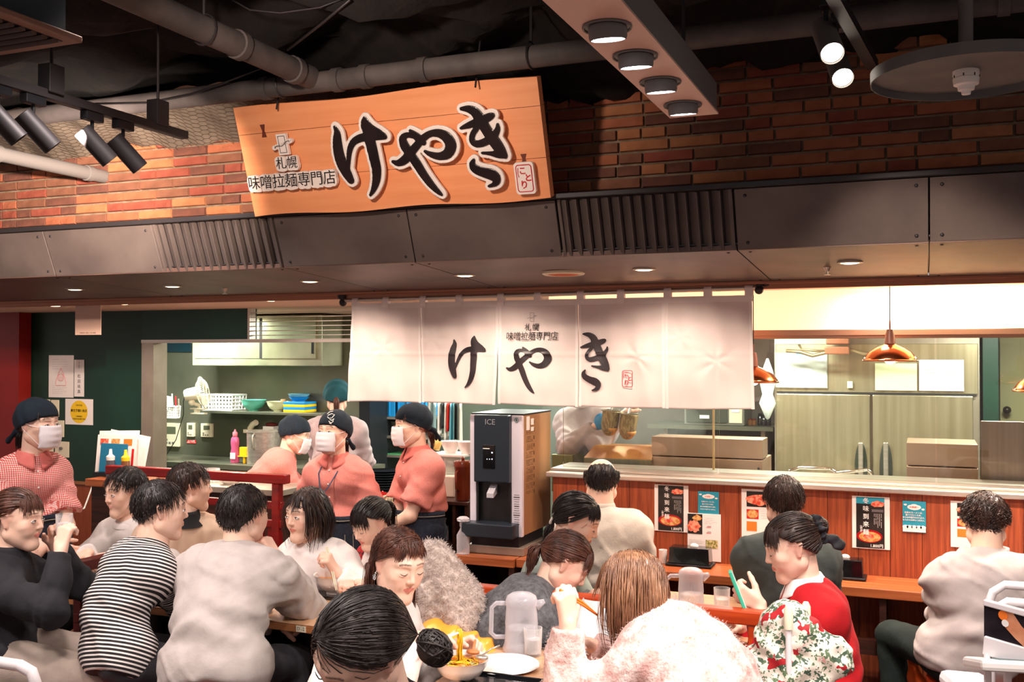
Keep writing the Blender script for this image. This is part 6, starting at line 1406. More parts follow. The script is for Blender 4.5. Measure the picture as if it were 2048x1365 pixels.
# steam near the cook is left as a faint haze volume
hz = MB().sphere(P(1235, 860, Y=6.0), (.55, .22, .30), 20, 12).build('steam', mat('x', 'ffffff'), smooth=True); m = bpy.data.materials.new('steam_haze'); m.use_nodes = True; nn = m.node_tree; nn.nodes.clear(); oo = nn.nodes.new('ShaderNodeOutputMaterial'); vv = nn.nodes.new('ShaderNodeVolumePrincipled'); vv.inputs['Density'].default_value = .45; vv.inputs['Color'].default_value = (1, .97, .9, 1); vv.inputs['Anisotropy'].default_value = .3
nn.links.new(vv.outputs[0], oo.inputs['Volume']); hz.data.materials.clear(); hz.data.materials.append(m); tag(hz, 'white steam rising round the noodle strainers behind the glass', 'steam', kind='stuff')
# ---- left kitchen: cupboard, shelf and what stands on it
CY = KY - .32; a = P(385, 684, Y=CY); b = P(644, 684, Y=CY); cz = P(500, 732, Y=CY).z
r = thing('wall_cupboard', 'stainless steel wall cupboard with two sliding doors high in the left kitchen', 'cupboard', ((a.x + b.x) / 2, KY - .15, cz)); MB().box2((a.x, CY, cz), (b.x, KY - .002, 2.12)).build('body', mat('polished_greenish_steel', 'c8c6a8', '9a9b7c', rough=.25, metal=.6, scale=2.5), r, bevel=.004); mx = px_on(520, 700, CY)
for u, v, o_ in ((a.x + .03, mx + .0, .006), (mx + .03, b.x - .05, .014)): d = MB().box2((u, CY - o_, cz + .06), (v, CY, 2.10)).build('sliding_door', mat('polished_greenish_steel', 'b0ae94'), r, bevel=.003)
MB().box2((mx + .003, CY - .01, cz + .06), (mx + .026, CY - .001, 2.1)).build('gap', M_('darkmetal'), r); MB().box2((b.x - .09, CY - .018, cz + .1), (b.x - .07, CY - .013, cz + .2)).build('handle', M_('darkmetal'), r)
struct(MB().box2((px_on(330, 700, KY), KY - .02, 1.82), (px_on(384, 700, KY), KY, 2.12)).build('window_4', mat('dark_blue_window', '14303c', rough=.2)))
hy = KY - .10
one(MB().box2((px_on(322, 830, hy), hy, 1.28), (px_on(690, 830, hy) + .0, KY - .002, 1.30)) if False else MB().box2((px_on(384, 824, KY - .26), KY - .26, P(500, 824, Y=KY - .26).z - .022), (px_on(642, 826, KY - .26), KY - .002, P(500, 824, Y=KY - .26).z)), 'wall_shelf', M_('steel_green'), 'steel wall shelf in the left kitchen carrying bowls and a basket', 'shelf', bevel=.002)
shz = P(500, 824, Y=KY - .26).z; sy = KY - .14
def onshelf(px, y=sy): q = P(px, 820, Y=y); q.z = shz; return q
# perforated baskets
def basket(c, w, d, h, m, label, nx_=9, nz_=4, name='basket', rz=0, group=None, taper=1.08):
    r = thing(name, label, 'basket', c, group=group); mb = MB(); Mz = Matrix.Rotation(rz, 3, 'Z')
    def wall(p0, p1, q0, q1, n, k):
        ax = (p1 - p0)
        for i in range(n + 1):
            t = i / n; mb.bar(p0 + (p1 - p0) * t, q0 + (q1 - q0) * t, .006 if 0 < i < n else .01, .003, up=tuple(ax.cross(Vector((0, 0, 1)))))
        for j in range(k + 1):
            t = j / k; a_ = p0 + (q0 - p0) * t; b_ = p1 + (q1 - p1) * t; mb.bar(a_, b_, .003, .006 if 0 < j < k else .014, up=(0, 0, 1))
    lo4 = [c + Mz @ Vector((sx * w / 2, sy_ * d / 2, .0)) for sx, sy_ in ((-1, -1), (1, -1), (1, 1), (-1, 1))]; hi4 = [c + Mz @ Vector((sx * w / 2 * taper, sy_ * d / 2 * taper, h)) for sx, sy_ in ((-1, -1), (1, -1), (1, 1), (-1, 1))]
    for i in range(4):
        n = nx_ if i % 2 == 0 else max(3, int(nx_ * d / w)); wall(lo4[i], lo4[(i + 1) % 4], hi4[i], hi4[(i + 1) % 4], n, nz_)
    mb.build('lattice', m, r); MB().poly([q for q in lo4], (0, 0, 1), .004).build('bottom', m, r)
    MB().tube([h_ for h_ in hi4] + [hi4[0]], .007, 6).build('rim', m, r); return r
basket(onshelf(448) + Vector((0, 0, .002)), .30, .18, .13, M_('white'), 'white perforated plastic basket on the shelf behind the fan')
def bowl(c, R_, H_, m, label, name='bowl', group=None, foot=.45, cat_='bowl', lip=.012, load=None, par=None):
    r = thing(name, label, cat_, c, group=group) if label else par
    MB().lathe([(R_ * foot * .9, .0), (R_ * foot, .0), (R_ * foot * .95, H_ * .1), (R_ * .72, H_ * .32), (R_ * .9, H_ * .65), (R_ * .98, H_ * .95), (R_ * 1.02, H_), (R_ * .96, H_ * .98), (R_ * .86, H_ * .66), (R_ * .66, H_ * .34), (R_ * .3, H_ * .18), (.001, H_ * .16)], c, 36).build('shell', m, r, smooth=50)
    return r
bowl(onshelf(507), .105, .095, M_('teal'), 'mint green plastic bowl on the shelf, next to the basket', foot=.4); bowl(onshelf(556), .095, .085, M_('limecream'), 'cream plastic bowl on the shelf right of the mint green one', foot=.4)
c = onshelf(600, KY - .12)
for i in range(4): q = thing('lunch_box_tray', ('lowest yellow tray of the stack on the shelf', 'lower blue tray in the yellow and blue stack', 'upper yellow tray in the yellow and blue stack', 'upper blue tray under the blue bowls')[i], 'tray', c + Vector((0, 0, .022 * i)), group='yellow and blue stacked trays'); MB().box2(c + Vector((-.105, -.09, .022 * i + .0005)), c + Vector((.105, .09, .022 * i + .0215))).build('tray', M_('yellow') if i % 2 == 0 else M_('blue'), q, bevel=.003)
for i in range(2): bowl(c + Vector((-.01, 0, .0885 + i * .022)), .085 + .006 * i, .04, M_('blue') if i == 0 else mat('pale_blue_plastic', '7fc4d8', rough=.4), ('blue bowl on top of the yellow and blue trays', 'pale blue bowl nested in the blue one on the shelf')[i], foot=.6)
one(MB().lathe([(.001, 0), (.024, 0), (.025, .095), (.02, .1), (.001, .1)], onshelf(567, KY - .05), 16), 'wooden_pestle', mat('worn_wood', 'b08868', rough=.7), 'short wooden pestle standing behind the cream bowl', 'pestle', smooth=40)
# clip-on fan
fc = P(405, 785, Y=KY - .42); r = thing('clip_fan', 'cream clip-on electric fan turned right, at the end of the shelf', 'fan', P(398, 822, Y=KY - .42)); ax = Vector((.90, .42, .18)).normalized(); Mf = ax.to_track_quat('Z', 'Y').to_matrix()
mb = MB(); 
for i in range(40): a = 2 * PI * i / 40; mb.tube([fc + Mf @ Vector((rr * math.cos(a + tw), rr * math.sin(a + tw), z)) for rr, z, tw in ((.03, -.03, 0), (.09, -.03, .05), (.13, .0, .1), (.09, .035, .15), (.03, .045, .2))], .0014, 4, cap=False)
for rr, z in ((.13, 0), (.132, .003), (.09, -.03), (.09, .035), (.03, .045), (.03, -.03)): mb.tube([fc + Mf @ Vector((rr * math.cos(2*PI*i/28), rr * math.sin(2*PI*i/28), z)) for i in range(29)], .003 if rr > .1 else .0018, 5, cap=False)
mb.build('guard', M_('cream'), r); mb = MB()
for i in range(3):
    a0 = i * 2.094; mb.grid(lambda u, v: fc + Mf @ Vector(((.02 + .09 * v) * math.cos(a0 + u * .9), (.02 + .09 * v) * math.sin(a0 + u * .9), -.01 + .02 * u)), 6, 4)
mb.build('blades', M_('cream'), r, smooth=True); bk = fc - ax * .04
MB().tube([fc - ax * .03, fc - ax * .05, fc - ax * .12, fc - ax * .145, fc - ax * .15], [.05, .055, .052, .045, .02], 20).build('motor_housing', M_('cream'), r, smooth=50); b0 = P(398, 818, Y=KY - .42)
MB().tube([fc - ax * .09 - Vector((0, 0, .04)), fc - ax * .09 - Vector((0, 0, .075)), b0 + Vector((0, 0, .03)), b0], .016, 10).sphere(fc - ax * .09 - Vector((0, 0, .07)), .028, 12, 8).build('neck', M_('cream'), r, smooth=True)
MB().box(b0 + Vector((.0, 0, 0)), (.15, .05, .012)).box(b0 + Vector((0, 0, -.04)), (.14, .05, .012)).box(b0 + Vector((-.02, 0, -.02)), (.03, .045, .04)).build('clip', M_('cream'), r, bevel=.003)
MB().tube([fc - ax * .15, fc - ax * .16 - Vector((0, 0, .05)), P(367, 830, Y=KY - .4), P(352, 880, Y=KY - .36), P(330, 915, Y=KY - .3), P(313, 930, Y=KY - .3)], .0035, 6).build('cord', M_('black'), r, smooth=True)
# wall box and basket of pens
q = P(330, 806, Y=KY - .5); one(MB().box(q, (.13, .02, .12), (0, R(10), 0)), 'white_card_box', M_('white'), 'white flat box with a button, tilted, on the steel wall left of the fan', 'box', bevel=.003)
q = P(342, 828, Y=KY - .52); rb_ = basket(q - Vector((0, 0, .03)), .13, .06, .09, M_('white'), 'small white perforated holder of pens and scissors hung left of the fan', 6, 4)
for px, py, mm in ((352, 795, 'redink'), (345, 790, 'white'), (358, 800, 'steel')): one(MB().cyl(P(px, py + 22, Y=KY - .52), P(px - 1, py - 2, Y=KY - .52), .006, n=8), 'pen', M_(mm), {'redink': 'red pen', 'white': 'white pen', 'steel': 'steel scissors blade'}[mm] + ' standing in the small perforated holder', 'pen')
# intercoms
for (x0, y0, x1, y1), lab in (((329, 846, 361, 894), 'wide cream intercom panel on the steel wall, leftmost of three'), ((377, 846, 391, 874), 'narrow cream switch with a small screen, middle of the three wall panels'), ((405, 847, 427, 875), 'square white thermostat, rightmost of the three wall panels')):
    a = P(x0, y0, Y=KY - .004); b = P(x1, y1, Y=KY - .004); r = thing('wall_control', lab, 'panel', ((a.x + b.x) / 2, KY, b.z)); MB().box2((a.x, KY - .03, b.z), (b.x, KY - .001, a.z)).build('case', M_('cream'), r, bevel=.004); w = b.x - a.x; h = a.z - b.z
    MB().box2((a.x + w * .28, KY - .033, a.z - h * .45), (b.x - w * .18, KY - .03, a.z - h * .15)).build('screen', mat('lcd', '5f6350', rough=.2), r)
    for k in range(4): MB().box2((a.x + w * (.2 + .2 * (k % 3)), KY - .033, b.z + h * (.12 + .13 * (k // 3))), (a.x + w * (.32 + .2 * (k % 3)), KY - .03, b.z + h * (.2 + .13 * (k // 3)))).build('button', M_('grey'), r)
q, fr, w, h = sheet(374, 880, 392, 888, KY - .004, 'small red label with white writing under the wall panels', 'label_plate', 'label', REDP); text('ガス元栓', .02, fr(0, .4, .0015), WHP, 'lettering', q, .0002); text('注意して下さい', .014, fr(0, -.45, .0015), WHP, 'lettering', q, .0002)
# dish counter and things on it
DZ = .95; CYF = 5.3; ca, cb = px_on(172, 980, CYF), px_on(560, 980, CYF)
r = thing('dish_counter', 'long dish counter with steel top behind the red rail', 'counter', ((ca + cb) / 2, 5.45, 0)); MB().box2((ca, CYF, DZ - .04), (cb, 5.66, DZ)).build('worktop', M_('steel_dull'), r, bevel=.004); MB().box2((ca, CYF - .01, DZ - .05), (px_on(330, 980, CYF), 5.66, DZ + .001)).build('wood_top', M_('woodh'), r, bevel=.004); MB().box2((ca + .02, CYF + .03, 0), (cb - .02, 5.64, DZ - .04)).build('carcass', M_('darkwood'), r)
r = thing('sink_counter', 'steel counter along the back of the left kitchen', 'counter', (-5, 7.0, 0)); MB().box2((KX0, KY - .55, .86), (px_on(700, 900, KY - .55), KY - .002, .90)).build('worktop', M_('steel_green'), r); MB().box2((KX0 + .01, KY - .5, 0), (px_on(700, 900, KY - .55), KY - .01, .86)).build('carcass', M_('steel_green'), r)
def at_counter(px, y=5.5, z=DZ): q = P(px, 950, Y=y); q.z = z; return q
kz_ = .90
def kc_(px, y=KY - .28): q = P(px, 930, Y=y); q.z = kz_; return q
c = P(470, 918, Y=6.9); c.z = kz_; r = thing('detergent_bottle', 'pink dish detergent bottle with a white label behind the counter', 'bottle', c); MB().lathe([(.001, 0), (.04, .002), (.042, .08), (.034, .12), (.04, .165), (.036, .2), (.02, .22), (.018, .225)], c, 20, sy=.7).build('body', mat('pink_detergent', 'c0567e', rough=.3), r, smooth=50); MB().lathe([(.02, .22), (.021, .25), (.008, .262), (.008, .275), (.001, .276)], c, 14).build('cap', mat('coral_cap', 'e06a78', rough=.4), r, smooth=50); MB().box(c + Vector((0, -.03, .06)), (.05, .004, .05)).build('label', M_('paper'), r)
c = kc_(489, 6.88); one(MB().box(c + Vector((0, 0, .10)), (.075, .04, .07)).box(c + Vector((0, 0, .06)), (.1, .06, .008)).box(c + Vector((0, .0, .03)), (.02, .02, .06)), 'sponge', M_('yellow'), 'yellow sponge on a small white stand beside the pink bottle', 'sponge', bevel=.006)
c = P(530, 940, Y=6.95); c.z = .9; r = thing('stock_pot', 'stainless stock pot with a clasp in front of the kitchen helper', 'pot', c); MB().lathe([(.001, 0), (.145, .001), (.147, .26), (.151, .262), (.151, .27), (.14, .27), (.138, .02), (.001, .015)], c, 32).build('pot', M_('steel'), r, smooth=40); MB().tube([c + Vector((.0, -.15, .25)), c + Vector((.0, -.17, .23)), c + Vector((.0, -.17, .15)), c + Vector((0, -.15, .13))], .007, 8).build('handle', M_('steel_dull'), r, smooth=True)
c = P(500, 858, Y=KY - .05); one(MB().box(c - Vector((0, 0, .02)), (.09, .07, .03)).tube([c, c + Vector((.05, -.03, .04)), c + Vector((.10, -.05, .06))], .025, 12), 'soap_dispenser', M_('cream'), 'cream wall dispenser with a slanted lever in the left kitchen', 'dispenser', smooth=40)
c = P(543, 862, Y=KY - .06); r = thing('wall_box', 'white wall box with dark red cloth on top in the left kitchen', 'box', c); MB().box(c, (.11, .1, .08)).build('box', M_('white'), r, bevel=.004); MB().sphere(c + Vector((0, 0, .05)), (.055, .045, .022), 12, 8).build('cloth', mat('dark_red_cloth', '5a1c18', rough=.8), r, smooth=True)
c = at_counter(420, 5.5); r = thing('plastic_container', 'clear stacked food containers on the dish counter behind the rail', 'container', c); MB().box2(c + Vector((-.06, -.05, .0)), c + Vector((.06, .05, .055))).build('tub', CLEAR, r, bevel=.006); MB().lathe([(.065, .06), (.065, .085), (.06, .085), (.06, .062)], c, 20).build('lid', CLEAR, r)
for px, w_, lab in ((345, .22, 'white rimmed tray lying on the dish counter behind the rail, the left one'), (462, .16, 'shallow white bowl on the dish counter behind the rail')): c = at_counter(px, 5.45); bowl(c, w_ / 2, .035, M_('ceramic'), lab, foot=.6)
# menu holder, bottles
mc = at_counter(232, 5.48); r = thing('menu_rack', 'rack of large white menus with food photos on the wooden counter end', 'menus', mc); MB().box2(mc + Vector((-.15, -.06, 0)), mc + Vector((.17, .1, .03))).build('stand', M_('black'), r)
for i, (dx_, dy_, tl, hh, ww) in enumerate(((-.05, .06, 2, .30, .36), (.02, .045, -7, .29, .36), (-.02, .02, 3, .28, .35), (-.015, -.0, 1, .275, .35))):
    Mm = Matrix.Translation(mc + Vector((dx_, dy_, .012))) @ Matrix.Rotation(R(-7), 4, 'X') @ Matrix.Rotation(R(-tl), 4, 'Y'); o = MB().box((0, 0, hh / 2), (ww, .003, hh)).build('menu_sheet', M_('paper'), r); o.data.transform(Mm)
    if i == 3:
        for u, mm in ((-.11, FOODR), (-.01, FOODB), (.10, ORP)):
            q = MB().box((u, -.0025, .225), (.075, .001, .045)).build('food_picture', mm, o); q.data.transform(Mm)
        q = MB().box((.15, -.0025, .12), (.02, .001, .12)).build('printed_text', REDP, o); q.data.transform(Mm)
Mm = Matrix.Translation(mc + Vector((.0, -.035, .03))) @ Matrix.Rotation(R(-6), 4, 'X'); o = MB().box((0, 0, .10), (.24, .008, .20)).build('blue_folder', M_('bluecloth'), r, bevel=.003); o.data.transform(Mm)
for px, mm, lab in ((221, 'white', 'clear squeeze bottle with a white nozzle before the blue folder'), (251, 'yellow', 'squeeze bottle with a yellow nozzle before the blue folder')):
    c = at_counter(px, 5.38); r = thing('squeeze_bottle', lab, 'bottle', c); MB().lathe([(.001, 0), (.028, .001), (.029, .12), (.02, .14), (.001, .141)], c, 18).build('body', mat('dark_sauce' if mm == 'white' else 'brown_sauce', '4a4650' if mm == 'white' else '6a4026', rough=.3), r, smooth=50); MB().lathe([(.028, .125), (.029, .15), (.012, .165), (.009, .20), (.001, .201)], c, 16).build('nozzle', M_(mm), r, smooth=50)
one(MB().tube([P(203, 965, Y=5.6), P(185, 972, Y=5.55), P(175, 1000, Y=5.5), P(168, 1018, Y=5.4), P(150, 1025, Y=5.3), P(132, 1010, Y=5.2), P(128, 960, Y=5.2)], .006, 8), 'white_cable', M_('white'), 'loose white cable looping from the counter end to the waitress', 'cable', smooth=True)
# ---- middle: rack with crates, pans, cloths
RY = 7.6; r = thing('wire_rack', 'tall steel rack behind the waitresses holding blue crates and pans', 'rack', (px_on(770, 850, RY), RY, 0)); xa, xb = px_on(692, 850, RY), px_on(858, 850, RY)
for x in (xa, px_on(744, 850, RY), xb): 
    for y in (RY, RY + .4): MB().cyl((x, y, 0), (x, y, 1.75), .014, n=10).build('post', M_('steel'), r, smooth=40)
for z in (P(770, 834, Y=RY).z, P(770, 872, Y=RY).z, P(770, 910, Y=RY).z, .3): MB().box2((xa, RY - .01, z - .02), (xb, RY + .42, z)).build('shelf', M_('steel'), r)
z = P(770, 834, Y=RY).z
for i, (u, v) in enumerate(((694, 738), (748, 790), (794, 846))):
    a, b = px_on(u, 830, RY), px_on(v, 830, RY); q = thing('blue_crate', 'bright blue plastic crate on the rack, ' + ('left of the steel post', 'just right of the post', 'behind the waitress at right')[i], 'crate', ((a + b) / 2, RY + .15, z + .001), group='blue crates'); MB().box2((a, RY, z + .001), (b, RY + .34, z + .2)).build('shell', M_('blue'), q, bevel=.006)
    for k in range(3): MB().box2((a + .01 + k * (b - a) / 3, RY - .006, z + .01), (a + .02 + k * (b - a) / 3, RY, z + .19)).build('rib', M_('blue'), q)
    MB().box2((a - .004, RY - .01, z + .17), (b + .004, RY + .35, z + .2)).build('rim', M_('blue'), q, bevel=.004)
z = P(770, 872, Y=RY).z
bowl(Vector((px_on(790, 850, RY), RY + .15, z)), .12, .12, M_('steel_green'), 'large steel mixing bowl on the rack behind the waitress'); one(MB().sphere(Vector((px_on(758, 860, RY), RY + .1, z + .018)), (.07, .06, .018), 14, 8), 'folded_cloth', M_('white'), 'folded white cloth lying on the rack shelf', 'cloth', smooth=True)
for px, py, lab in ((760, 852, 'dark crate under the blue ones'), (765, 890, 'black box on the lower rack shelf')): q = P(px, py, Y=RY + .1); zz = z + .001 if py < 870 else P(770, 910, Y=RY).z + .001; one(MB().box2((q.x - .09, RY + .22, zz), (q.x + .09, RY + .4, zz + .1)), 'storage_box', M_('blackgloss'), lab + ', behind the waitresses', 'box', bevel=.004)
one(MB().box2((px_on(755, 905, RY), RY + .0, P(770, 910, Y=RY).z + .001), (px_on(815, 905, RY), RY + .2, P(770, 910, Y=RY).z + .012)), 'cutting_board', mat('green_board', '4f9a66', rough=.5), 'green cutting board on the rack above the stacked trays', 'board')
# stacked black trays between the waitresses
r0 = P(757, 955, Y=5.9); tz = .62
r = thing('tray_stand', 'dark stand carrying the stacked black trays behind the basket', 'stand', (r0.x, 5.95, 0)); MB().box2((r0.x - .12, 5.8, 0), (r0.x + .16, 6.1, .7)).build('cabinet', M_('darkwood'), r)
first = None
for i in range(20):
    z = .70 + i * .0165
    if first is None: first = MB().lathe([(.001, .002), (.10, .0), (.125, .010), (.128, .013), (.12, .012), (.1, .005), (.001, .006)], (0, 0, 0), 28, sy=.9).build('black_tray', M_('blackgloss'), smooth=50); o = first
    else: o = first.copy(); COL.objects.link(o)
    o.location = (r0.x + .02 + random.uniform(-.003, .003), 5.93 + random.uniform(-.003, .003), z); tag(o, {0: 'bottommost round black tray of the tall stack between two waitresses', 19: 'topmost round black tray of the tall stack between two waitresses'}.get(i, 'round black tray inside the tall stack between two waitresses'), 'tray', 'stacked black trays')
c = P(752, 985, Y=5.45); c.z = .86; stand = thing('side_stand', 'dark side stand under the cream basket between the waitresses', 'stand', (c.x, 5.45, 0)); MB().box2((c.x - .11, 5.36, 0), (c.x + .11, 5.56, .86)).build('cabinet', M_('darkwood'), stand)
basket(c, .16, .12, .075, M_('cream'), 'cream perforated basket with red packets between two waitresses', 7, 3)
for i in range(5): one(MB().box(c + Vector((-.06 + .03 * i, .0 + .02 * (i % 2), .075)), (.04, .03, .006), (R(30 + 20 * i), R(-30 + 25 * i), i)), 'red_packet', mat('red_foil', 'c0241c', rough=.3), 'crumpled red packet in the cream basket, ' + ('leftmost', 'second from left', 'middle one', 'second from right', 'rightmost')[i], 'packet', 'red packets in the basket')
# hanging cloths and tools
one(MB().cyl((px_on(862, 815, 7.2), 7.2, P(880, 806, Y=7.2).z), (px_on(935, 815, 7.2), 7.2, P(900, 806, Y=7.2).z), .008, n=8).cyl((px_on(864, 815, 7.2), 7.2, P(880, 806, Y=7.2).z), (px_on(864, 815, 7.2), 7.2, 2.133), .005, n=6).cyl((px_on(932, 815, 7.2), 7.2, P(880, 806, Y=7.2).z), (px_on(932, 815, 7.2), 7.2, 2.133), .005, n=6), 'hanging_rail', M_('steel'), 'short steel rail with hanging cloths beside the right waitress', 'rail')
for i, (px, w_, L, c_) in enumerate(((868, .05, .30, '8fb0b4'), (878, .03, .26, 'e8e4dc'), (886, .025, .20, '2a2a2e'), (893, .02, .30, 'd9d4c8'), (899, .02, .22, 'c22018'), (906, .03, .34, '5aa0b0'), (914, .022, .28, '1e1e22'), (921, .03, .36, 'd8d8cc'))):
    x = px_on(px, 830, 7.2); z1 = P(890, 807, Y=7.2).z; nm = {'8fb0b4': 'pale blue', 'e8e4dc': 'white', '2a2a2e': 'black', 'd9d4c8': 'narrow cream', 'c22018': 'red', '5aa0b0': 'teal', '1e1e22': 'narrow black', 'd8d8cc': 'long pale'}[c_]
    one(MB().grid(lambda u, v: (x + (u - .5) * w_ * (1 + .3 * v), 7.2 + .012 * math.sin(u * 6 + i) * (1 + v) - .01, z1 - L * v), 6, 8), 'hanging_cloth', gar('cloth_' + c_, c_, bump=.1), nm + ' strip of cloth or tool hanging from the short rail', 'cloth', smooth=True, solid=.003)
# brown serving cabinet, white shelf unit, bowls, brown jug
SY = 5.35; a = P(860, 1000, Y=SY); b = P(934, 1000, Y=SY)
r = thing('serving_cabinet', 'open dark brown serving cabinet left of the ice machine', 'cabinet', ((a.x + b.x) / 2, SY + .2, 0)); tz = P(900, 1004, Y=SY).z
MB().box2((a.x - .25, SY, tz - .02), (b.x, SY + .45, tz)).build('top', M_('darkwood'), r, bevel=.003)
for x in (a.x - .25, px_on(903, 1000, SY), b.x - .02): MB().box2((x, SY + .01, 0), (x + .02, SY + .44, tz - .02)).build('side_panel', M_('darkwood'), r)
MB().box2((a.x - .25, SY + .43, 0), (b.x, SY + .45, tz - .02)).build('back_panel', M_('darkwood'), r); shz2 = P(885, 1090, Y=SY).z
for z in (shz2, .3): MB().box2((a.x - .23, SY + .01, z - .02), (b.x - .02, SY + .43, z)).build('shelf', M_('darkwood'), r)
c = P(880, 1088, Y=SY + .1); c.z = shz2; r = thing('cutlery_cup', 'pale square cup of spoons and red chopsticks in the serving cabinet', 'cup', c); MB().box2(c + Vector((-.04, -.04, 0)), c + Vector((.04, .04, .09))).build('cup', mat('lilac_plastic', 'c2b2bc', rough=.4), r, bevel=.006)
for i in range(6): MB().cyl(c + Vector((-.025 + .01 * i, 0, .06)), c + Vector((-.04 + .016 * i, .0, .15 - .01 * (i % 2))), .003, n=6).build('stick', (M_('wax'), M_('redink'), M_('white'))[i % 3], r)
c = P(880, 1110, Y=SY + .1); c.z = .301; one(MB().box2(c + Vector((-.06, -.06, 0)), c + Vector((.05, .1, .26))), 'white_canister', mat('lilac_plastic', 'c2b2bc'), 'pale square canister on the lower shelf of the serving cabinet', 'canister', bevel=.008)
wz = P(905, 907, Y=5.6).z; xa, xb = px_on(868, 900, 5.6), px_on(941, 900, 5.6); r = thing('white_shelf', 'white wire shelf with two white bowls left of the ice machine', 'shelf', ((xa + xb) / 2, 5.6, tz + .001)); MB().box2((xa, 5.5, wz - .014), (xb, 5.72, wz)).build('board', M_('white'), r, bevel=.003)
for x in (xa + .01, px_on(902, 900, 5.6), xb - .02): MB().cyl((x, 5.52, tz + .001), (x, 5.52, wz - .014), .004, n=8).cyl((x, 5.7, tz + .001), (x, 5.7, wz - .014), .004, n=8).build('leg', M_('white'), r)
for px, lab in ((902, 'deep white bowl on the white shelf, the left one'), (934, 'deep white bowl on the white shelf, next to the ice machine')): q = P(px, 905, Y=5.6); q.z = wz; bowl(q, .062, .075, M_('ceramic'), lab, foot=.6, group='white bowls on the shelf')
q = P(873, 890, Y=5.6); q.z = wz; one(MB().tube([q + Vector((.0, 0, .02)), q + Vector((.0, .02, .05)), q + Vector((-.04, .02, .085))], [.02, .026, .022], 12), 'yellow_cup', mat('dull_yellow_plastic', 'd8b96a', rough=.4), 'dull yellow scoop leaning left of the white bowls', 'scoop', smooth=True)
q = P(903, 940, Y=5.6); q.z = tz + .001; one(MB().grid(lambda u, v: (q.x + .09 * math.cos(u * 2 * PI) * (1 + .15 * math.sin(u * 17) ) * math.sin(.3 + v * 2.5), q.y + .08 * math.sin(u * 2 * PI) * (1 + .12 * math.sin(u * 13 + v * 5)) * math.sin(.3 + v * 2.5), q.z + .13 + .12 * v), 40, 14), 'plastic_bag', BAG, 'crumpled clear bag of greens on the white box, under the white shelf', 'bag', smooth=True)
q = P(895, 975, Y=5.55); one(MB().box2((q.x - .09, 5.5, tz + .001), (q.x + .07, 5.68, tz + .13)), 'white_box', mat('warm_white_plastic', 'eadccb', rough=.5), 'white plastic box on the serving cabinet behind the brown jug', 'box', bevel=.008)
q = P(926, 995, Y=5.42); q.z = tz + .001; r = thing('brown_jug', 'tall translucent brown water jug left of the ice machine', 'jug', q); MB().lathe([(.001, 0), (.042, .001), (.048, .01), (.052, .2), (.054, .205)], q, 24).build('body', M_('wax'), r, smooth=50); MB().lathe([(.056, .2), (.057, .225), (.05, .235), (.001, .238)], q, 24).sphere(q + Vector((0, 0, .245)), .012, 10, 6).build('lid', M_('wax'), r, smooth=50); MB().tube([q + Vector((-.005, -.055, .18)), q + Vector((-.005, -.085, .17)), q + Vector((-.005, -.085, .08)), q + Vector((-.005, -.053, .06))], .007, 8).build('handle', M_('wax'), r, smooth=True)
# ---- ice machine on its stand
MY = 5.05; a = P(943, 828, Y=MY); b = P(1045, 828, Y=MY); z1 = a.z; z0 = P(1045, 1076, Y=MY).z; mx0, mx1 = px_on(940, 900, MY), px_on(1044, 900, MY)
stz = .72
r = thing('ice_stand', 'low wooden stand with open front carrying the ice machine', 'stand', (mx0 + .2, 5.2, 0)); sa = px_on(905, 1110, 4.93); MB().box2((sa, 4.93, stz - .045), (-2.005, 5.52, stz)).build('top', M_('woodh'), r, bevel=.003)
for x in (sa, -2.035): MB().box2((x, 4.94, 0), (x + .03, 5.5, stz - .045)).build('side_panel', M_('darkwood'), r)
MB().box2((sa + .03, 5.48, 0), (-2.035, 5.5, stz - .045)).build('back_panel', M_('darkwood'), r); MB().box2((sa + .03, 5.0, .28), (-2.035, 5.48, .30)).build('shelf', M_('darkwood'), r)
r = thing('ice_machine', 'tall black and white ice dispenser with a wooden-toned side and ICE lettering', 'ice machine', ((mx0 + mx1) / 2, 5.28, stz))
SIDE = mat('champagne_steel_side', 'b98a62', 'ad8058', rough=.38, metal=.35, scale=3)
MB().box2((mx0 + .002, MY + .03, z0 + .004), (mx1, 5.50, z1 - .004)).build('case', SIDE, r, bevel=.003); MB().box2((mx0, MY + .02, z1 - .004), (mx1 + .002, 5.503, z1 + .004)).build('top_plate', M_('black'), r)
fw = mx1 - mx0; pz0 = z0 + .04
MB().box2((mx0, MY, z0 + .03), (mx0 + fw * .12, MY + .03, z1 - .005)).box2((mx1 - fw * .20, MY, z0 + .0), (mx1, MY + .03, z1 - .005)).build('front_frame', mat('lilac_white_front', 'd9d2de', rough=.35), r, bevel=.003)
hz_ = P(990, 965, Y=MY).z
MB().box2((mx0 + fw * .12, MY - .035, hz_), (mx1 - fw * .20, MY + .03, z1 - .003)).build('dispense_hood', mat('slate_plastic', '232b34', rough=.3), r, bevel=.008); MB().box2((mx0 + fw * .16, MY + .02, z0 + .03), (mx1 - fw * .22, MY + .032, hz_)).build('recess', M_('black'), r)
for x in (mx0 + fw * .15, mx1 - fw * .235): MB().box2((x, MY - .01, z0 + .03), (x + .01, MY + .03, hz_)).build('recess_wall', M_('black'), r)
sp0 = P(966, 890, Y=MY - .036); sp1 = P(990, 938, Y=MY - .036); MB().box2((sp0.x, MY - .04, sp1.z), (sp1.x, MY - .035, sp0.z)).build('control_panel', M_('blackgloss'), r, bevel=.002); GLOW = em('white_led', 'e8f4ff', 3)
for px, py, s_ in ((984, 906, .003), (974, 919, .0018), (979, 919, .0018), (984, 919, .0025)): q = P(px, py, Y=MY - .042); MB().box(q, (s_ * 2, .001, s_ * 2)).build('indicator', GLOW, r)
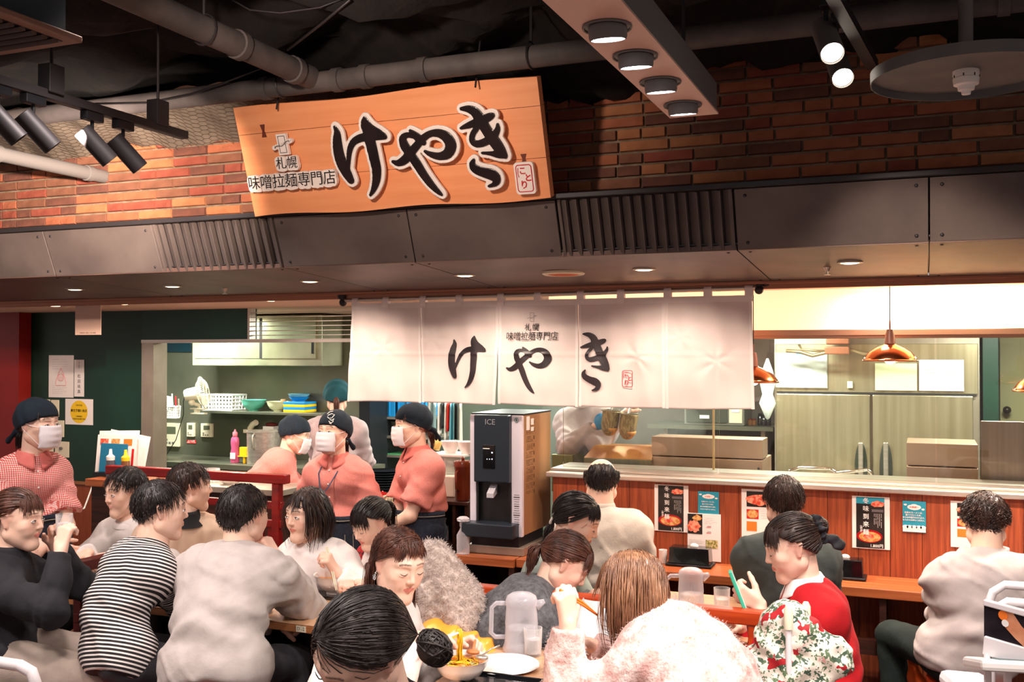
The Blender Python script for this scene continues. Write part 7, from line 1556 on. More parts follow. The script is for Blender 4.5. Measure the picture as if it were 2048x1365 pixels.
MB().box2((P(972, 897, Y=MY).x, MY - .042, P(972, 897, Y=MY).z), (P(985, 895, Y=MY).x, MY - .040, P(972, 895.5, Y=MY).z)).build('indicator', WHP, r)
q = P(980, 845, Y=MY - .036); text('ICE', .042, frame(q + Vector((0, -.0015, 0)), (1, 0, 0), (0, 0, 1)), mat('grey_letter', '8f9296', rough=.4), 'lettering', r, .0005)
q = P(1033, 841, Y=MY - .002); mb = MB(); [mb.tube([q + Vector((.011 * k_ * math.cos(2*PI*i/20), -.001, .013 * k_ * math.sin(2*PI*i/20))) for i in range(21)], .0013, 5, cap=False) for k_ in (1,)]; mb.tube([q + Vector((0, -.001, .008)), q + Vector((0, -.001, -.008))], .0022, 5).tube([q + Vector((-.004, -.001, .004)), q + Vector((.004, -.001, -.003))], .0015, 5).build('round_emblem', mat('green_ink', '1f5a50', rough=.5), r)
l0 = P(985, 968, Y=MY); l1 = P(985, 992, Y=MY - .03); MB().add([l0 + Vector((-.02, .03, 0)), l0 + Vector((.02, .03, 0)), l1 + Vector((.018, -.03, .015)), l1 + Vector((-.022, -.03, .015)), l1 + Vector((-.022, -.03, -.008)), l1 + Vector((.018, -.03, -.008)), l0 + Vector((.02, .03, -.05)), l0 + Vector((-.02, .03, -.05))], [(0, 1, 2, 3), (3, 2, 5, 4), (4, 5, 6, 7), (0, 3, 4, 7), (1, 6, 5, 2)]).build('lever', mat('light_grey_plastic', 'b9b6be', rough=.4), r)
MB().box2((mx0 - .012, MY - .09, z0 + .0), (mx1 - fw * .06, MY + .03, z0 + .075)).build('drip_tray', mat('slate_plastic', '232b34'), r, bevel=.006); MB().box2((mx0 + .02, MY - .02, stz + .045), (mx1 - .01, 5.4, z0)).build('underframe', M_('black'), r)
MB().box2((mx0 - .005, MY - .03, stz + .001), (mx1 + .02, 5.42, stz + .045)).build('base_tray', M_('steel_dull'), r, bevel=.003)
# writing on the white front strip and on the side
def sidefr(y, z): return frame((mx1 + .0012, y, z), (0, 1, 0), (0, 0, 1))
mb = MB(); rg = random.Random(5)
yy0, yy1 = MY + .06, MY + .19; z = z1 - .04
k = 0
while z > z0 + .22:
    blk = k % 5
    for c_ in range(7):
        if rg.random() < (.8 if blk != 4 else 0): mb.box((mx1 + .001, yy0 + (yy1 - yy0) * (c_ + .5) / 9, z), (.0006, (yy1 - yy0) / 9 * rg.uniform(.5, .95), .0028))
    if blk == 0: mb.box((mx1 + .001, yy1 - .012, z - .008), (.0006, .014, .02))
    z -= .0085; k += 1
mb.build('printed_text', mat('brown_print', '6a4a34', rough=.7), r)
for yy, z, w, h in ((MY + .085, z1 - .05, .05, .075), (MY + .15, z1 - .045, .045, .035), (MY + .15, z1 - .085, .045, .022)): MB().box((mx1 + .0016, yy, z), (.0006, w, h)).build('sticker', M_('paper'), r)
mb = MB()
for k in range(14): mb.box((mx1 - fw * .10, MY - .0008, z0 + .07 + .012 * k), (fw * .13 * rg.uniform(.7, 1), .0006, .003 if k % 4 else .007))
mb.build('printed_text', TEXTG, r); MB().box((mx1 - fw * .15, MY - .001, z0 + .055), (.016, .001, .018)).build('code_free_mark', M_('ink'), r)
q = P(914, 1100, Y=4.98); q.z = stz; q.x = max(q.x, sa + .04); r = thing('spray_bottle', 'clear spray bottle on the stand left of the ice machine', 'bottle', q); MB().lathe([(.001, 0), (.036, .001), (.037, .10), (.02, .13), (.014, .15)], q, 20, sy=.8).build('body', FROST, r, smooth=50); MB().lathe([(.014, .14), (.02, .15), (.02, .17), (.034, .178), (.035, .19), (.02, .2), (.001, .2)], q, 18).build('pump_head', FROST, r, smooth=50)
# ---- ceiling: pipes, rails, lamps, diffuser, disc
def pipe(pts, r_, label, name='pipe', m='pipe', col=()):
    t = thing(name, label, 'pipe', pts[0]); MB().tube(pts, r_, 18).build('tube', M_(m), t, smooth=50)
    for c in col:
        a, b = Vector(pts[c[0]]), Vector(pts[c[0] + 1]); d = (b - a).normalized(); q = a.lerp(b, c[1]); MB().tube([q - d * .02, q - d * .018, q + d * .018, q + d * .02], [r_, r_ * 1.16, r_ * 1.16, r_], 18).build('collar', M_(m), t, smooth=40)
    return t
PY, PZ = 3.6, 2.955
pa = Vector((XL + .5, PY, PZ - .015)); pb = Vector((XR, PY, PZ - .015))
t = pipe([pa, pb], .043, 'long dusty pipe running the whole width under the ceiling, above the sign', col=[(0, k) for k in (.46, .50, .515, .545, .66, .78, .84)])
xj = px_on(628, 150, PY); t2 = pipe([Vector((xj, 1.2, PZ)), Vector((xj, PY - .03, PZ))], .048, 'thick dusty pipe coming forward and joining the long pipe left of the sign', col=[(0, .80), (0, .95)])
for i, px in enumerate((413, 565, 1062)):
    xx = px_on(px, 60, PY) if i else xj; yy = PY if i else 2.9; tt = thing('pipe_hanger', 'thin threaded rod hanger holding the ' + ('forward-running pipe', 'long pipe above the sign, left one', 'long pipe above the sign, right one')[i], 'hanger', (xx, yy, PZ + .04)); MB().cyl((xx, yy, PZ + .04), (xx, yy, 3.14), .006, n=6).build('rod', M_('darkmetal'), tt); MB().tube([(xx, yy + .05 * math.cos(a * PI / 8), PZ - .01 + .052 * math.sin(a * PI / 8)) if i else (xx + .053 * math.cos(a * PI / 8), yy, PZ + .055 * math.sin(a * PI / 8)) for a in range(17)], .004, 5).build('ring', M_('darkmetal'), tt)
g0 = P(205, 353, Y=4.24); pipe([Vector((g0.x, 4.255, g0.z)), Vector((g0.x, 2.6, g0.z))], .036, 'pale grey pipe entering the lit brick wall at the left', m='grey', col=[(0, .07), (0, .42)])
# track rails with spots
def track(x, y0, y1, z, label, drops):
    t = thing('track_rail', label, 'light rail', (x, y1, z)); MB().box2((x - .018, y0, z - .014), (x + .018, y1, z + .014)).build('rail', M_('darkmetal'), t, bevel=.002); MB().box2((x - .011, y0 + .002, z - .0145), (x + .011, y1 - .02, z - .0138)).build('groove', M_('black'), t)
    for y in drops: MB().cyl((x, y, z + .014), (x, y, 3.13), .005, n=6).build('hanging_rod', M_('darkmetal'), t); MB().box((x, y, z + .05), (.05, .06, .09)).build('joint_box', M_('darkmetal'), t, bevel=.003)
    return t
TX, TZ = -2.5, 2.6
track(TX, 1.2, 2.96, TZ, 'dark lighting track hanging at the upper left with black spots', (1.6, 2.35, 2.82))
def spot(p, aim, label, par=None, m='darkmetal', r_=.028, L=.12, lit=False, grp=None, up=.09):
    p = Vector(p); d = (Vector(aim) - p).normalized(); t = thing('spotlight', label, 'spotlight', p, group=grp); MB().box(p + Vector((0, 0, up - .01)), (.03, .075, .03)).build('track_adapter', M_('black'), t, bevel=.003); MB().cyl(p + Vector((0, 0, up - .02)), p + Vector((0, 0, .0)), .006, n=8).build('stem', M_('black'), t)
    a = p - d * L * .35; b = p + d * L * .65; MB().lathe([(r_ * .9, -.002), (r_, 0), (r_, L), (r_ * .94, L + .001), (r_ * .92, L - .03)], a, 24, d.to_track_quat('Z', 'Y').to_matrix()).lathe([(.001, 0), (r_ * .9, 0)], a - d * .002, 24, (-d).to_track_quat('Z', 'Y').to_matrix()).build('barrel', M_(m), t, smooth=40)
    MB().lathe([(.001, 0), (r_ * .88, 0)], b - d * .008, 24, d.to_track_quat('Z', 'Y').to_matrix()).build('lens', LAMP if lit else M_('black'), t); return t
for i, (px, py) in enumerate(((66, 262), (184, 297), (246, 315), (-4, 252))):
    x = TX; d = P(px, py, X=TX); d.z = max(min(d.z, 2.56), 2.40); spot((TX, d.y, TZ - .108 + .0), (TX + .35, d.y + .5, TZ - .75), 'black cylindrical spotlight on the left track, ' + ('second from the left', 'third from the left', 'rightmost, nearest the bricks', 'leftmost, cut by the photo edge')[i], grp='black track spotlights', r_=.03, L=.125)
# light bar with four adjustable lamps
bx0, bx1, by0, by1, bz = -.0, .0, 0, 0, 2.62
q0 = P(1340, 237, Z=2.56); q1 = P(1437, 228, Z=2.56); n0 = P(1120, 10, Z=2.56)
bx0, bx1, by1 = q0.x, q1.x, (q0.y + q1.y) / 2; by0 = n0.y - .06
t = thing('light_bar', 'pale rectangular ceiling light bar with four bright adjustable lamps', 'light', ((bx0 + bx1) / 2, (by0 + by1) / 2, 2.56)); PINKM = mat('pinkish_white_plate', 'd8b4a6', rough=.45)
MB().box2((bx0, by0, 2.56), (bx1, by1, 2.566)).build('bottom_plate', PINKM, t); MB().box2((bx0 + .004, by0 + .004, 2.566), (bx1 - .004, by1 - .004, 2.66)).build('housing', M_('grey'), t, bevel=.004)
for y in (by0 + .1, by1 - .15): MB().cyl(((bx0 + bx1) / 2, y, 2.66), ((bx0 + bx1) / 2, y, 3.12), .006, n=6).build('hanging_rod', M_('darkmetal'), t)
for px, py in ((1218, 62), (1275, 120), (1323, 172), (1368, 218)):
    c = P(px, py - 8, Z=2.558); c.x = (bx0 + bx1) / 2; rr = (bx1 - bx0) * .34
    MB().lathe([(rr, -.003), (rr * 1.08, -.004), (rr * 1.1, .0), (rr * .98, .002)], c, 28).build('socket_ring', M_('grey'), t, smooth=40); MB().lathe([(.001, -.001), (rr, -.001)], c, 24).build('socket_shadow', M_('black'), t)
    MB().lathe([(rr * .86, .02), (rr * .84, -.022), (rr * .8, -.028), (rr * .74, -.028), (rr * .72, .0)], c + Vector((.0, .004, 0)), 28, Matrix.Rotation(R(10), 3, 'X')).build('lamp_head', M_('grey'), t, smooth=40); MB().lathe([(.001, -.026), (rr * .4, -.027), (rr * .73, -.024)], c + Vector((0, .004, 0)), 24, Matrix.Rotation(R(10), 3, 'X')).build('lens', em('cool_lamp_lit', 'f4f8ff', 30), t, smooth=True)
# pair of lit spots at right with their rail
x = P(1690, 30, Z=2.72).x; tr_ = thing('track_rail', 'short dark lighting track at the upper right', 'light rail', (x, 3.2, 2.72)); MB().bar(P(1650, -40, Z=2.74), P(1745, 130, Z=2.74), .035, .03).build('rail', M_('darkmetal'), tr_)
for i, ((px, py), s_) in enumerate((((1660, 88), 700), ((1682, 140), 640))):
    c = P(px - 8, py - 16, s=s_); spot(c, P(px + 14, py + 44, s=s_ * 1.05), 'lit spotlight at the upper right, the %s of the pair' % ('upper' if i == 0 else 'lower'), m='grey', r_=.034, L=.17, lit=True, grp='lit spotlights', up=.10 if i == 0 else .14)
# round sprinkler shield
c = P(1932, 142, Z=2.62); rr = .262; t = thing('sprinkler_shield', 'large round grey shield plate on a tube with a white sprinkler beneath', 'sprinkler', c)
MB().lathe([(.001, .0), (rr * .985, .0), (rr * .985, -.022), (rr, -.022), (rr, .012), (rr * .5, .014), (.001, .014)], c, 64).build('plate', mat('dusty_teal_grey', '6d6a68', '5d5f60', rough=.6, scale=8), t, smooth=35); MB().cyl(c + Vector((0, 0, .014)), c + Vector((0, 0, .55)), .02, n=16).build('tube', M_('grey'), t, smooth=40)
MB().lathe([(.001, -.07), (.012, -.068), (.014, -.058), (.022, -.056), (.024, -.044), (.034, -.040), (.036, -.022), (.034, -.02), (.036, -.012), (.036, 0)], c, 24).build('sprinkler_head', M_('white'), t, smooth=40)
for k in range(14): a = 2 * PI * k / 14; MB().box(c + Vector((.0352 * math.cos(a), .0352 * math.sin(a), -.017)), (.003, .003, .008)).build('slot', M_('darkmetal'), t) if k % 2 == 0 else None
# air diffuser at the upper left
z = 2.62; a = P(140, 77, Z=z); b = P(12, 110, Z=z); t = thing('air_diffuser', 'square dark air vent with slats in the upper left corner', 'vent', (b.x - .1, a.y - .2, z))
xr_, yr_ = a.x, max(a.y, b.y); MB().box2((xr_ - .62, yr_ - .62, z), (xr_, yr_, z + .018)).build('frame', mat('pale_vent_rim', '8a6a5c', rough=.6), t, bevel=.004); MB().box2((xr_ - .59, yr_ - .59, z + .018), (xr_ - .03, yr_ - .03, z + .3)).build('duct', mat('teal_grey_duct', '35424a', rough=.5), t)
for k in range(16): MB().box((xr_ - .31, yr_ - .57 + .034 * k, z - .006), (.55, .018, .012), (R(25), 0, 0)).build('slat', mat('vent_slat', '5b4a44', rough=.6), t)
MB().box2((xr_ - .585, yr_ - .585, z - .002), (xr_ - .035, yr_ - .035, z + .0)).build('vent_back', M_('black'), t)
# cables
one(MB().tube([P(545, 128, Y=3.5), P(450, 165, Y=3.52), P(380, 190, Y=3.53), P(300, 206, Y=3.54), P(190, 208, Y=3.55)], .004, 6), 'ceiling_cable', M_('darkmetal'), 'loose cable drooping along the long pipe at the left', 'cable', smooth=True)
one(MB().tube([P(465, 0, Y=3.0), P(500, 20, Y=3.02), P(560, 26, Y=3.05), P(640, 15, Y=3.1), P(690, -4, Y=3.1)], .003, 6), 'ceiling_cable', M_('darkmetal'), 'thin sagging cable at the top left of the ceiling', 'cable', smooth=True)
one(MB().tube([P(575, 100, Y=3.3), P(640, 50, Y=3.2), P(700, 0, Y=3.1)], .005, 6), 'ceiling_wire', M_('darkmetal'), 'slanting stay wire above the junction of the pipes', 'wire', smooth=True)
for c_, lab in ((ra, 'left'), (rb, 'right')):
    one(MB().sphere(c_ + Vector((-.02 if lab == 'left' else .03, .02, .028)), (.024, .03, .024), 12, 8), 'camera_dome', M_('black'), 'small black dome camera at the %s end of the curtain rod' % lab, 'camera', smooth=True)
# ================================================================== TABLES, PARTITIONS, FOOD, CHAIRS
TZ0 = .72
def table(xa, ya, xb, yb, label, tag_=None):
    t = thing('dining_table', label, 'table', ((xa + xb) / 2, (ya + yb) / 2, 0)); MB().box2((xa, ya, TZ0 - .006), (xb, yb, TZ0)).build('tabletop', M_('table'), t, bevel=.002); MB().box2((xa, ya, TZ0 - .036), (xb, yb, TZ0 - .0065)).build('edge_board', M_('tedge'), t, bevel=.003)
    cx, cy = (xa + xb) / 2, (ya + yb) / 2; MB().cyl((cx, cy, .02), (cx, cy, TZ0 - .036), .035, n=16).build('pillar', M_('darkmetal'), t, smooth=40); MB().box((cx, cy, .012), (.45, .4, .024)).build('foot_plate', M_('darkmetal'), t, bevel=.006)
    if tag_:
        q = P(*tag_, Y=ya - .001); MB().box((q.x, ya - .001, TZ0 - .02), (.045, .003, .024)).build('number_plate', M_('cream'), t); text('D -2', .02, frame((q.x, ya - .003, TZ0 - .02), (1, 0, 0), (0, 0, 1)), TEXTG, 'lettering', t, .0002)
    return t
T1 = table(px_on(88, 1200, 3.45), 3.44, px_on(392, 1200, 3.45), 3.95, 'wooden-topped table shared by the striped-shirt man and the pale-sweatshirt man')
T2 = table(px_on(402, 1240, 3.45), 3.44, px_on(722, 1240, 3.45), 3.95, 'wooden-topped table with number plate before the woman in the white sweatshirt', (602, 1250))
T3 = table(-1.5, 2.35, -.93, 3.60, 'brightly lit pale table with ramen bowl and water jug in front')
T4 = table(-1.12, 3.86, -.60, 4.55, 'table behind the orange-lit red rail with jug and glasses')
def partition(a, b, z, label, m='red', lower=(.24, .34), posts=None, slats=0, th=.045):
    a = Vector((a[0], a[1], 0)); b = Vector((b[0], b[1], 0)); d = (b - a).normalized(); t = thing('rail_partition', label, 'partition', (a + b) / 2); L = (b - a).length; up = Vector((0, 0, 1)); mm = M_(m) if isinstance(m, str) else m
    MB().bar(a - d * .03 + up * (z - .025), b + d * .03 + up * (z - .025), th + .012, .05).build('top_rail', mm, t, bevel=.005)
    for k in (posts or (.02, .98)): q = a + d * L * k; MB().box(q + up * ((z - .05) / 2), (.045, .045, z - .05), Matrix.Rotation(math.atan2(d.y, d.x), 3, 'Z')).build('post', mm, t, bevel=.004)
    for dz in lower: MB().bar(a + up * (z - dz), b + up * (z - dz), .03, .04).build('lower_rail', mm, t, bevel=.003)
    for i in range(slats): q = a + d * L * (.04 + .92 * (i + .5) / slats); MB().bar(q + up * .12, q + up * (z - lower[-1] - .02), .012, .03, up=tuple(d)).build('slat', mm, t)
    return t
partition((px_on(225, 935, 4.6), 4.6), (px_on(566, 950, 4.6), 4.6), 1.15, 'tall bright red wooden rail partition behind the far-side guests', lower=(.17, .27), posts=(.02, .5, .97), slats=18)
partition((P(945, 1178, Y=3.68).x, 3.68), (px_on(1530, 1240, 3.68), 3.68), .885, 'low orange-lit red rail partition between the lit front table and the table behind', m='redorange', lower=(.17, .30), posts=(.045, .075, .97), slats=16)
q = P(152, 1128, s=455); partition((q.x, q.y), (q.x + .02, q.y + .55), .89, 'dark red rail end beside the black-sweatered woman at the left table', m=mat('dark_red_wood', '5e1410', '4a0e0c', rough=.4), lower=(.25,), posts=(.05, .95))
# ---- stools under the seated guests
def stool(key, px_note, z=None):
    I = PEOPLE[key]; x, y, pz = I['Pv']; x, y, pz = float(x), float(y), float(pz); z = pz - .125; t = thing('stool', 'low wooden stool under ' + px_note, 'stool', (x, y, 0), group='guest stools')
    MB().lathe([(.001, -.03), (.15, -.03), (.165, -.02), (.165, -.005), (.15, 0), (.001, .0)], (x, y, z), 28).build('seat', M_('redorange'), t, smooth=40)
    for i in range(4): a = PI / 4 + i * PI / 2; MB().cyl((x + .11 * math.cos(a), y + .11 * math.sin(a), z - .03), (x + .15 * math.cos(a), y + .15 * math.sin(a), 0), .014, n=8).build('leg', M_('darkwood'), t)
for k_, s_ in (('p2', 'the black-sweatered woman at the left edge'), ('p3', 'the young man in the pale sweatshirt'), ('p4', 'the man in the striped shirt'), ('p5', 'the man in the beige sweater'), ('p6', 'the man in the grey high-necked sweater'), ('p7', 'the woman in the white sweatshirt with a bob'), ('p12', 'the girl in the red vest'), ('p13', 'the woman with ring earrings'), ('p14', 'the bending woman with a bun'), ('p15', 'the balding man'), ('p16', 'the woman with a pearl clip'), ('p17', 'the woman in the grey cardigan'), ('p18', 'the woman in the fluffy sweater'), ('p19', 'the man in the dark grey-green sweater'), ('p20', 'the woman in the red cardigan'), ('p21', 'the curly-haired man')): stool(k_, s_)
# ---- things on the tables
SOUP = mat('miso_soup', 'd08a42', 'b86a2c', rough=.15, scale=12); NOOD = mat('yellow_noodles', 'f2c62a', 'dba51c', rough=.35, scale=60)
def on_t(px, py, dy=0): q = P(px, py, Z=TZ0); return Vector((q.x, q.y + dy, TZ0))
def ramen(c, R_, label, H_=.085):
    r = bowl(c, R_, H_, M_('ceramic'), label, foot=.42); MB().lathe([(.001, H_ * .8), (R_ * .9, H_ * .8)], c, 30).build('soup', SOUP, r, smooth=True); mb = MB(); rg = random.Random(int(c.x * 100))
    for i in range(26):
        a = rg.uniform(0, 6.28); rr = rg.uniform(0, R_ * .6); p0 = c + Vector((rr * math.cos(a), rr * math.sin(a), H_ * .8)); pts = [p0 + Vector((.02 * math.cos(a * 3 + j * .9), .02 * math.sin(a * 2 + j * .8), .004 + .003 * math.sin(j))) for j in range(7)]; mb.tube(pts, .0018, 5)
    mb.build('noodles', NOOD, r, smooth=True)
    for i in range(5): a = i * 1.3; MB().lathe([(.001, .004), (.012, .003), (.014, 0)], c + Vector((R_ * .45 * math.cos(a), R_ * .45 * math.sin(a), H_ * .82)), 10).build('topping', (GREENP, FOODB, ORP)[i % 3], r, smooth=True)
    return r
rb1 = on_t(922, 1362); ramen(rb1, .093, 'white ramen bowl on the lit front table, noodles being lifted from it', .075)
# lifted noodles and chopsticks held by p13
na = P(913, 1263, s=F / (rb1.y / (math.cos(R(22.2)) + (913 - 1024) / F * math.sin(R(22.2))))); na = Vector((rb1.x - .005, rb1.y, na.z)); W13 = Vector(PEOPLE['p13']['limbs'][1]['W'] + PEOPLE['p13']['limbs'][1]['d'] * .09); dd = (na - W13).normalized()
t = thing('chopsticks', 'pale chopsticks of the woman with ring earrings, lifting yellow noodles', 'chopsticks', na)
for s_ in (1, -1): MB().tube([W13 - dd * .05 + Vector((0, .006 * s_, .006 * s_)), na + dd * .012 + Vector((0, .003 * s_, 0))], [.004, .0025], 8).build('stick', M_('white'), t)
mb = MB(); rg = random.Random(3)
for i in range(22):
    x, y = rg.uniform(-.009, .009), rg.uniform(-.008, .008); mb.tube([na + Vector((x, y, .006 + .006 * math.cos(x * 150)))] + [na + Vector((x + .002 * math.sin(j + i), y + .002 * math.cos(j * 1.3 + i), -.012 * j)) for j in range(1, 8)] + [Vector((na.x + x * 1.6, na.y + y * 1.6, TZ0 + .062))], .0019, 5)
one(mb, 'noodles', NOOD, 'bundle of yellow noodles hanging from the chopsticks above the front bowl', 'noodles', smooth=True)
def spoon(a, b, label, m='white'):
    a, b = Vector(a), Vector(b); t = thing('soup_spoon', label, 'spoon', b); MB().tube([a, a.lerp(b, .5) + Vector((0, 0, .008)), b + Vector((0, 0, .004))], [.0045, .004, .006], 8, flat=.6).build('handle', M_(m) if isinstance(m, str) else m, t, smooth=True); MB().sphere(b, (.024, .016, .009), 14, 8).build('scoop', M_(m) if isinstance(m, str) else m, t, smooth=True)
W13l = Vector(PEOPLE['p13']['limbs'][-1]['W'] + PEOPLE['p13']['limbs'][-1]['d'] * .09); spoon(W13l + Vector((0, 0, .02)), rb1 + Vector((.03, .03, .09)), 'brown wooden spoon held over the front ramen bowl', mat('spoon_wood', 'c07a4a', rough=.5)); spoon(P(1000, 1292, Z=TZ0 + .12), rb1 + Vector((.075, .0, .085)), 'steel-handled ladle leaning on the front bowl rim', 'steel')
def jug(c, label, H_=.20, R_=.062):
    t = thing('water_jug', label, 'jug', c); MB().lathe([(.001, .002), (R_ * 1.05, .0), (R_ * 1.12, .012), (R_ * 1.0, .03), (R_ * .95, H_ * .45), (R_ * .97, H_ * .5), (R_ * .9, H_ * .8), (R_ * .92, H_ * .84)], c, 32).build('body', FROST, t, smooth=50); MB().lathe([(R_ * .93, H_ * .83), (R_ * .95, H_ * .9), (R_ * .86, H_ * .99), (R_ * .6, H_ * 1.04), (R_ * .25, H_ * 1.05), (.001, H_ * 1.06)], c, 32).build('lid', FROST, t, smooth=50)
    MB().lathe([(.001, .005), (R_ * .93, .006), (R_ * .9, H_ * .42), (.001, H_ * .42)], c, 28).build('water', clearish('water_in_jug', 'f2eef2', .12, .05), t, smooth=50)
    d = Vector((-.93, -.38, 0)); a = c + Vector((0, 0, H_ * .86)) + d * R_ * .85; b = c + Vector((0, 0, H_ * .25)) + d * R_ * .9; o = d * .055; MB().tube([a, a + o * .7, a + o - Vector((0, 0, .015)), b + o + Vector((0, 0, .015)), b + o * .7, b], .0085, 10).build('handle', FROST, t, smooth=True)
    MB().tube([c + Vector((0, 0, H_ * .82)) - d * R_ * .85, c + Vector((0, 0, H_ * .9)) - d * (R_ + .022)], [.02, .008], 10).build('spout', FROST, t, smooth=True)
def glass_(c, label, H_=.10, R_=.034, m=None, gr='drinking glasses'):
    t = thing('drinking_glass', label, 'glass', c, group=gr); MB().lathe([(.001, .0), (R_ * .86, .0), (R_ * .9, .004), (R_, H_), (R_ * .95, H_), (R_ * .84, .01), (.001, .009)], c, 28).build('tumbler', TUMBLER, t, smooth=50); MB().lathe([(.001, .011), (R_ * .83, .0115), (R_ * .89, H_ * .6), (.001, H_ * .6)], c, 24).build('water', clearish('water', 'fbf6f6', .2, .05), t, smooth=50)
jug(on_t(1043, 1302), 'frosted clear water jug with handle on the lit front table'); glass_(on_t(1066, 1312), 'water glass in front of the frosted jug on the front table'); jug(on_t(1382, 1222), 'frosted water jug behind the orange-lit red rail', .17, .055); glass_(on_t(1444, 1230), 'tall empty glass beside the phone of the red-cardigan woman', .11, .034); glass_(on_t(1340, 1232), 'short glass left of the jug behind the rail', .09, .03)
glass_(on_t(574, 1212), 'empty glass by the elbow of the man in the grey sweater', .09, .032)
c = on_t(1010, 1336); one(MB().lathe([(.001, .001), (.095, .002), (.12, .012), (.118, .015), (.09, .006), (.001, .005)], c, 32), 'white_plate', M_('ceramic'), 'overexposed white plate beside the ramen bowl on the front table', 'plate', smooth=50)
def tray(c, w, d, label, rz=0):
    t = thing('serving_tray', label, 'tray', c); Mz = Matrix.Rotation(rz, 3, 'Z'); MB().box(c + Vector((0, 0, .004)), (w, d, .006), Mz).build('base', M_('blackgloss'), t, bevel=.002)
    for sx, sy_, ww, dd_ in ((0, 1, w, .008), (0, -1, w, .008), (1, 0, .008, d), (-1, 0, .008, d)): MB().box(c + Mz @ Vector((sx * w / 2, sy_ * d / 2, .009)), (ww, dd_, .016), Mz).build('rim', M_('blackgloss'), t, bevel=.002)
tray(on_t(1000, 1375), .24, .16, 'black serving tray at the near edge of the front table'); tray(on_t(655, 1186), .34, .24, 'black serving tray under the big white bowl at the middle table'); tray(on_t(1165, 1296) + Vector((-.02, 0, 0)), .30, .18, 'dark tray on the front table before the orange-lit red rail')
bb = on_t(672, 1190); bowl(bb + Vector((0, 0, .008)), .098, .085, M_('ceramic'), 'big white bowl on the black tray before the bob-haired woman'); MB().lathe([(.001, .073), (.085, .073)], bb, 28).build('soup', SOUP, [o for o in SC.objects if o.get('label', '').startswith('big white bowl')][0], smooth=True)
b2 = on_t(1160, 1212); ramen(Vector((-1.02, 3.98, TZ0)), .09, 'white ramen bowl in front of the bowed woman in the grey cardigan'); bowl(Vector((-.70, 3.98, TZ0)), .085, .075, M_('ceramic'), 'white bowl on the table behind the rail, near the red cardigan')
# white bag, handkerchief
c = on_t(1192, 1288); mb = MB(); rg = random.Random(8)
mb.grid(lambda u, v: (c.x + .105 * math.cos(u * 2 * PI) * (1 - .45 * v ** 2) * (1 + .10 * math.sin(u * 25 + v * 4)), c.y + .02 + .06 * math.sin(u * 2 * PI) * (1 - .5 * v) * (1 + .12 * math.sin(u * 19 + v * 6)), TZ0 + .016 + .145 * v), 48, 14)
one(mb, 'plastic_bag', mat('white_film', 'f1ecec', rough=.3, bump=.3, scale=12), 'crumpled white plastic bag standing on the dark tray before the rail', 'bag', smooth=True)
# chopsticks and noodles of p18, of p7, p3
W18 = Vector(PEOPLE['p18']['limbs'][-1]['W'] + PEOPLE['p18']['limbs'][-1]['d'] * .07); e18 = P(1196, 1232, s=650)
t = thing('chopsticks', 'orange chopsticks held by the woman in the fluffy sweater', 'chopsticks', W18)
for s_ in (1, -1): MB().tube([W18 + Vector((-.02, 0, .025 + .004 * s_)), W18.lerp(e18, .5) + Vector((0, 0, .014 + .004 * s_)), e18], [.0045, .004, .0028], 8).build('stick', ORP, t, smooth=True)
W7 = Vector(PEOPLE['p7']['limbs'][-1]['W'] + PEOPLE['p7']['limbs'][-1]['d'] * .06); chopsticks(W7, Vector((.08, -.05, -.16)), .004, .2, M_('cream'), 'pale chopsticks in the hand of the bob-haired woman')
c = on_t(205, 1178); chopsticks(c + Vector((0, .1, .03)), Vector((.9, .2, .12)), .004, .2, M_('cream'), 'pale chopsticks by the hands of the young man at the left table')
c = on_t(140, 1190); tray(c + Vector((.02, .12, 0)), .26, .18, 'dark tray on the left table near the dark red rail end')
# drinking glass of p2
h = Vector((PEOPLE['p2']['limbs'][1]['W'] + PEOPLE['p2']['limbs'][-1]['W']) / 2); glass_(h + Vector((.03, .0, .05)), 'glass of water held to the lips of the black-sweatered woman', .09, .033)
# ---- on the eating counter
def dispenser(px, label):
    q = P(px, 1130, Y=5.14); q.z = .7205; t = thing('napkin_box', label, 'box', q); MB().box(q + Vector((0, 0, .008)), (.235, .12, .012)).build('base', M_('black'), t, bevel=.004); o = MB().add([q + Vector(v) for v in ((-.105, -.05, .014), (.105, -.05, .014), (.105, .05, .014), (-.105, .05, .014), (-.1, -.045, .095), (.1, -.045, .095), (.1, .045, .095), (-.1, .045, .095))], [(0, 3, 2, 1), (4, 5, 6, 7), (0, 1, 5, 4), (1, 2, 6, 5), (2, 3, 7, 6), (3, 0, 4, 7)]).build('case', M_('blackgloss'), t, bevel=.004)
    MB().sphere(q + Vector((.02, 0, .10)), (.022, .012, .014), 12, 8).build('tissue', M_('paper'), t, smooth=True)
dispenser(1381, 'black napkin box on the eating counter beside the small white cup'); dispenser(1682, 'black napkin box on the eating counter right of the woman in red')
q = P(1326, 1120, Y=5.15); q.z = .7205; one(MB().lathe([(.001, 0), (.021, 0), (.022, .068), (.019, .068), (.018, .006), (.001, .006)], q, 20), 'white_cup', M_('ceramic'), 'small white cup left of the black napkin box', 'cup', smooth=50)
# ---- phone of p20
W20 = Vector(PEOPLE['p20']['limbs'][-1]['W'] + PEOPLE['p20']['limbs'][-1]['d'] * .075 + V3((-.015, 0, .015))); t = thing('phone', 'green-backed phone held by the woman in the red cardigan', 'phone', W20); Mp = Matrix.Translation(W20) @ Matrix.Rotation(R(-22), 4, 'Y') @ Matrix.Rotation(R(12), 4, 'Z')
for nm, dim, off, mm in (('case', (.012, .07, .145), 0, mat('green_phone_case', '3fae8e', rough=.35)), ('screen', (.003, .064, .138), .0072, mat('phone_glass', 'd8e4dc', rough=.1))): o = MB().box((off, 0, 0), dim).build(nm, mm, t, bevel=.003); o.data.transform(Mp)
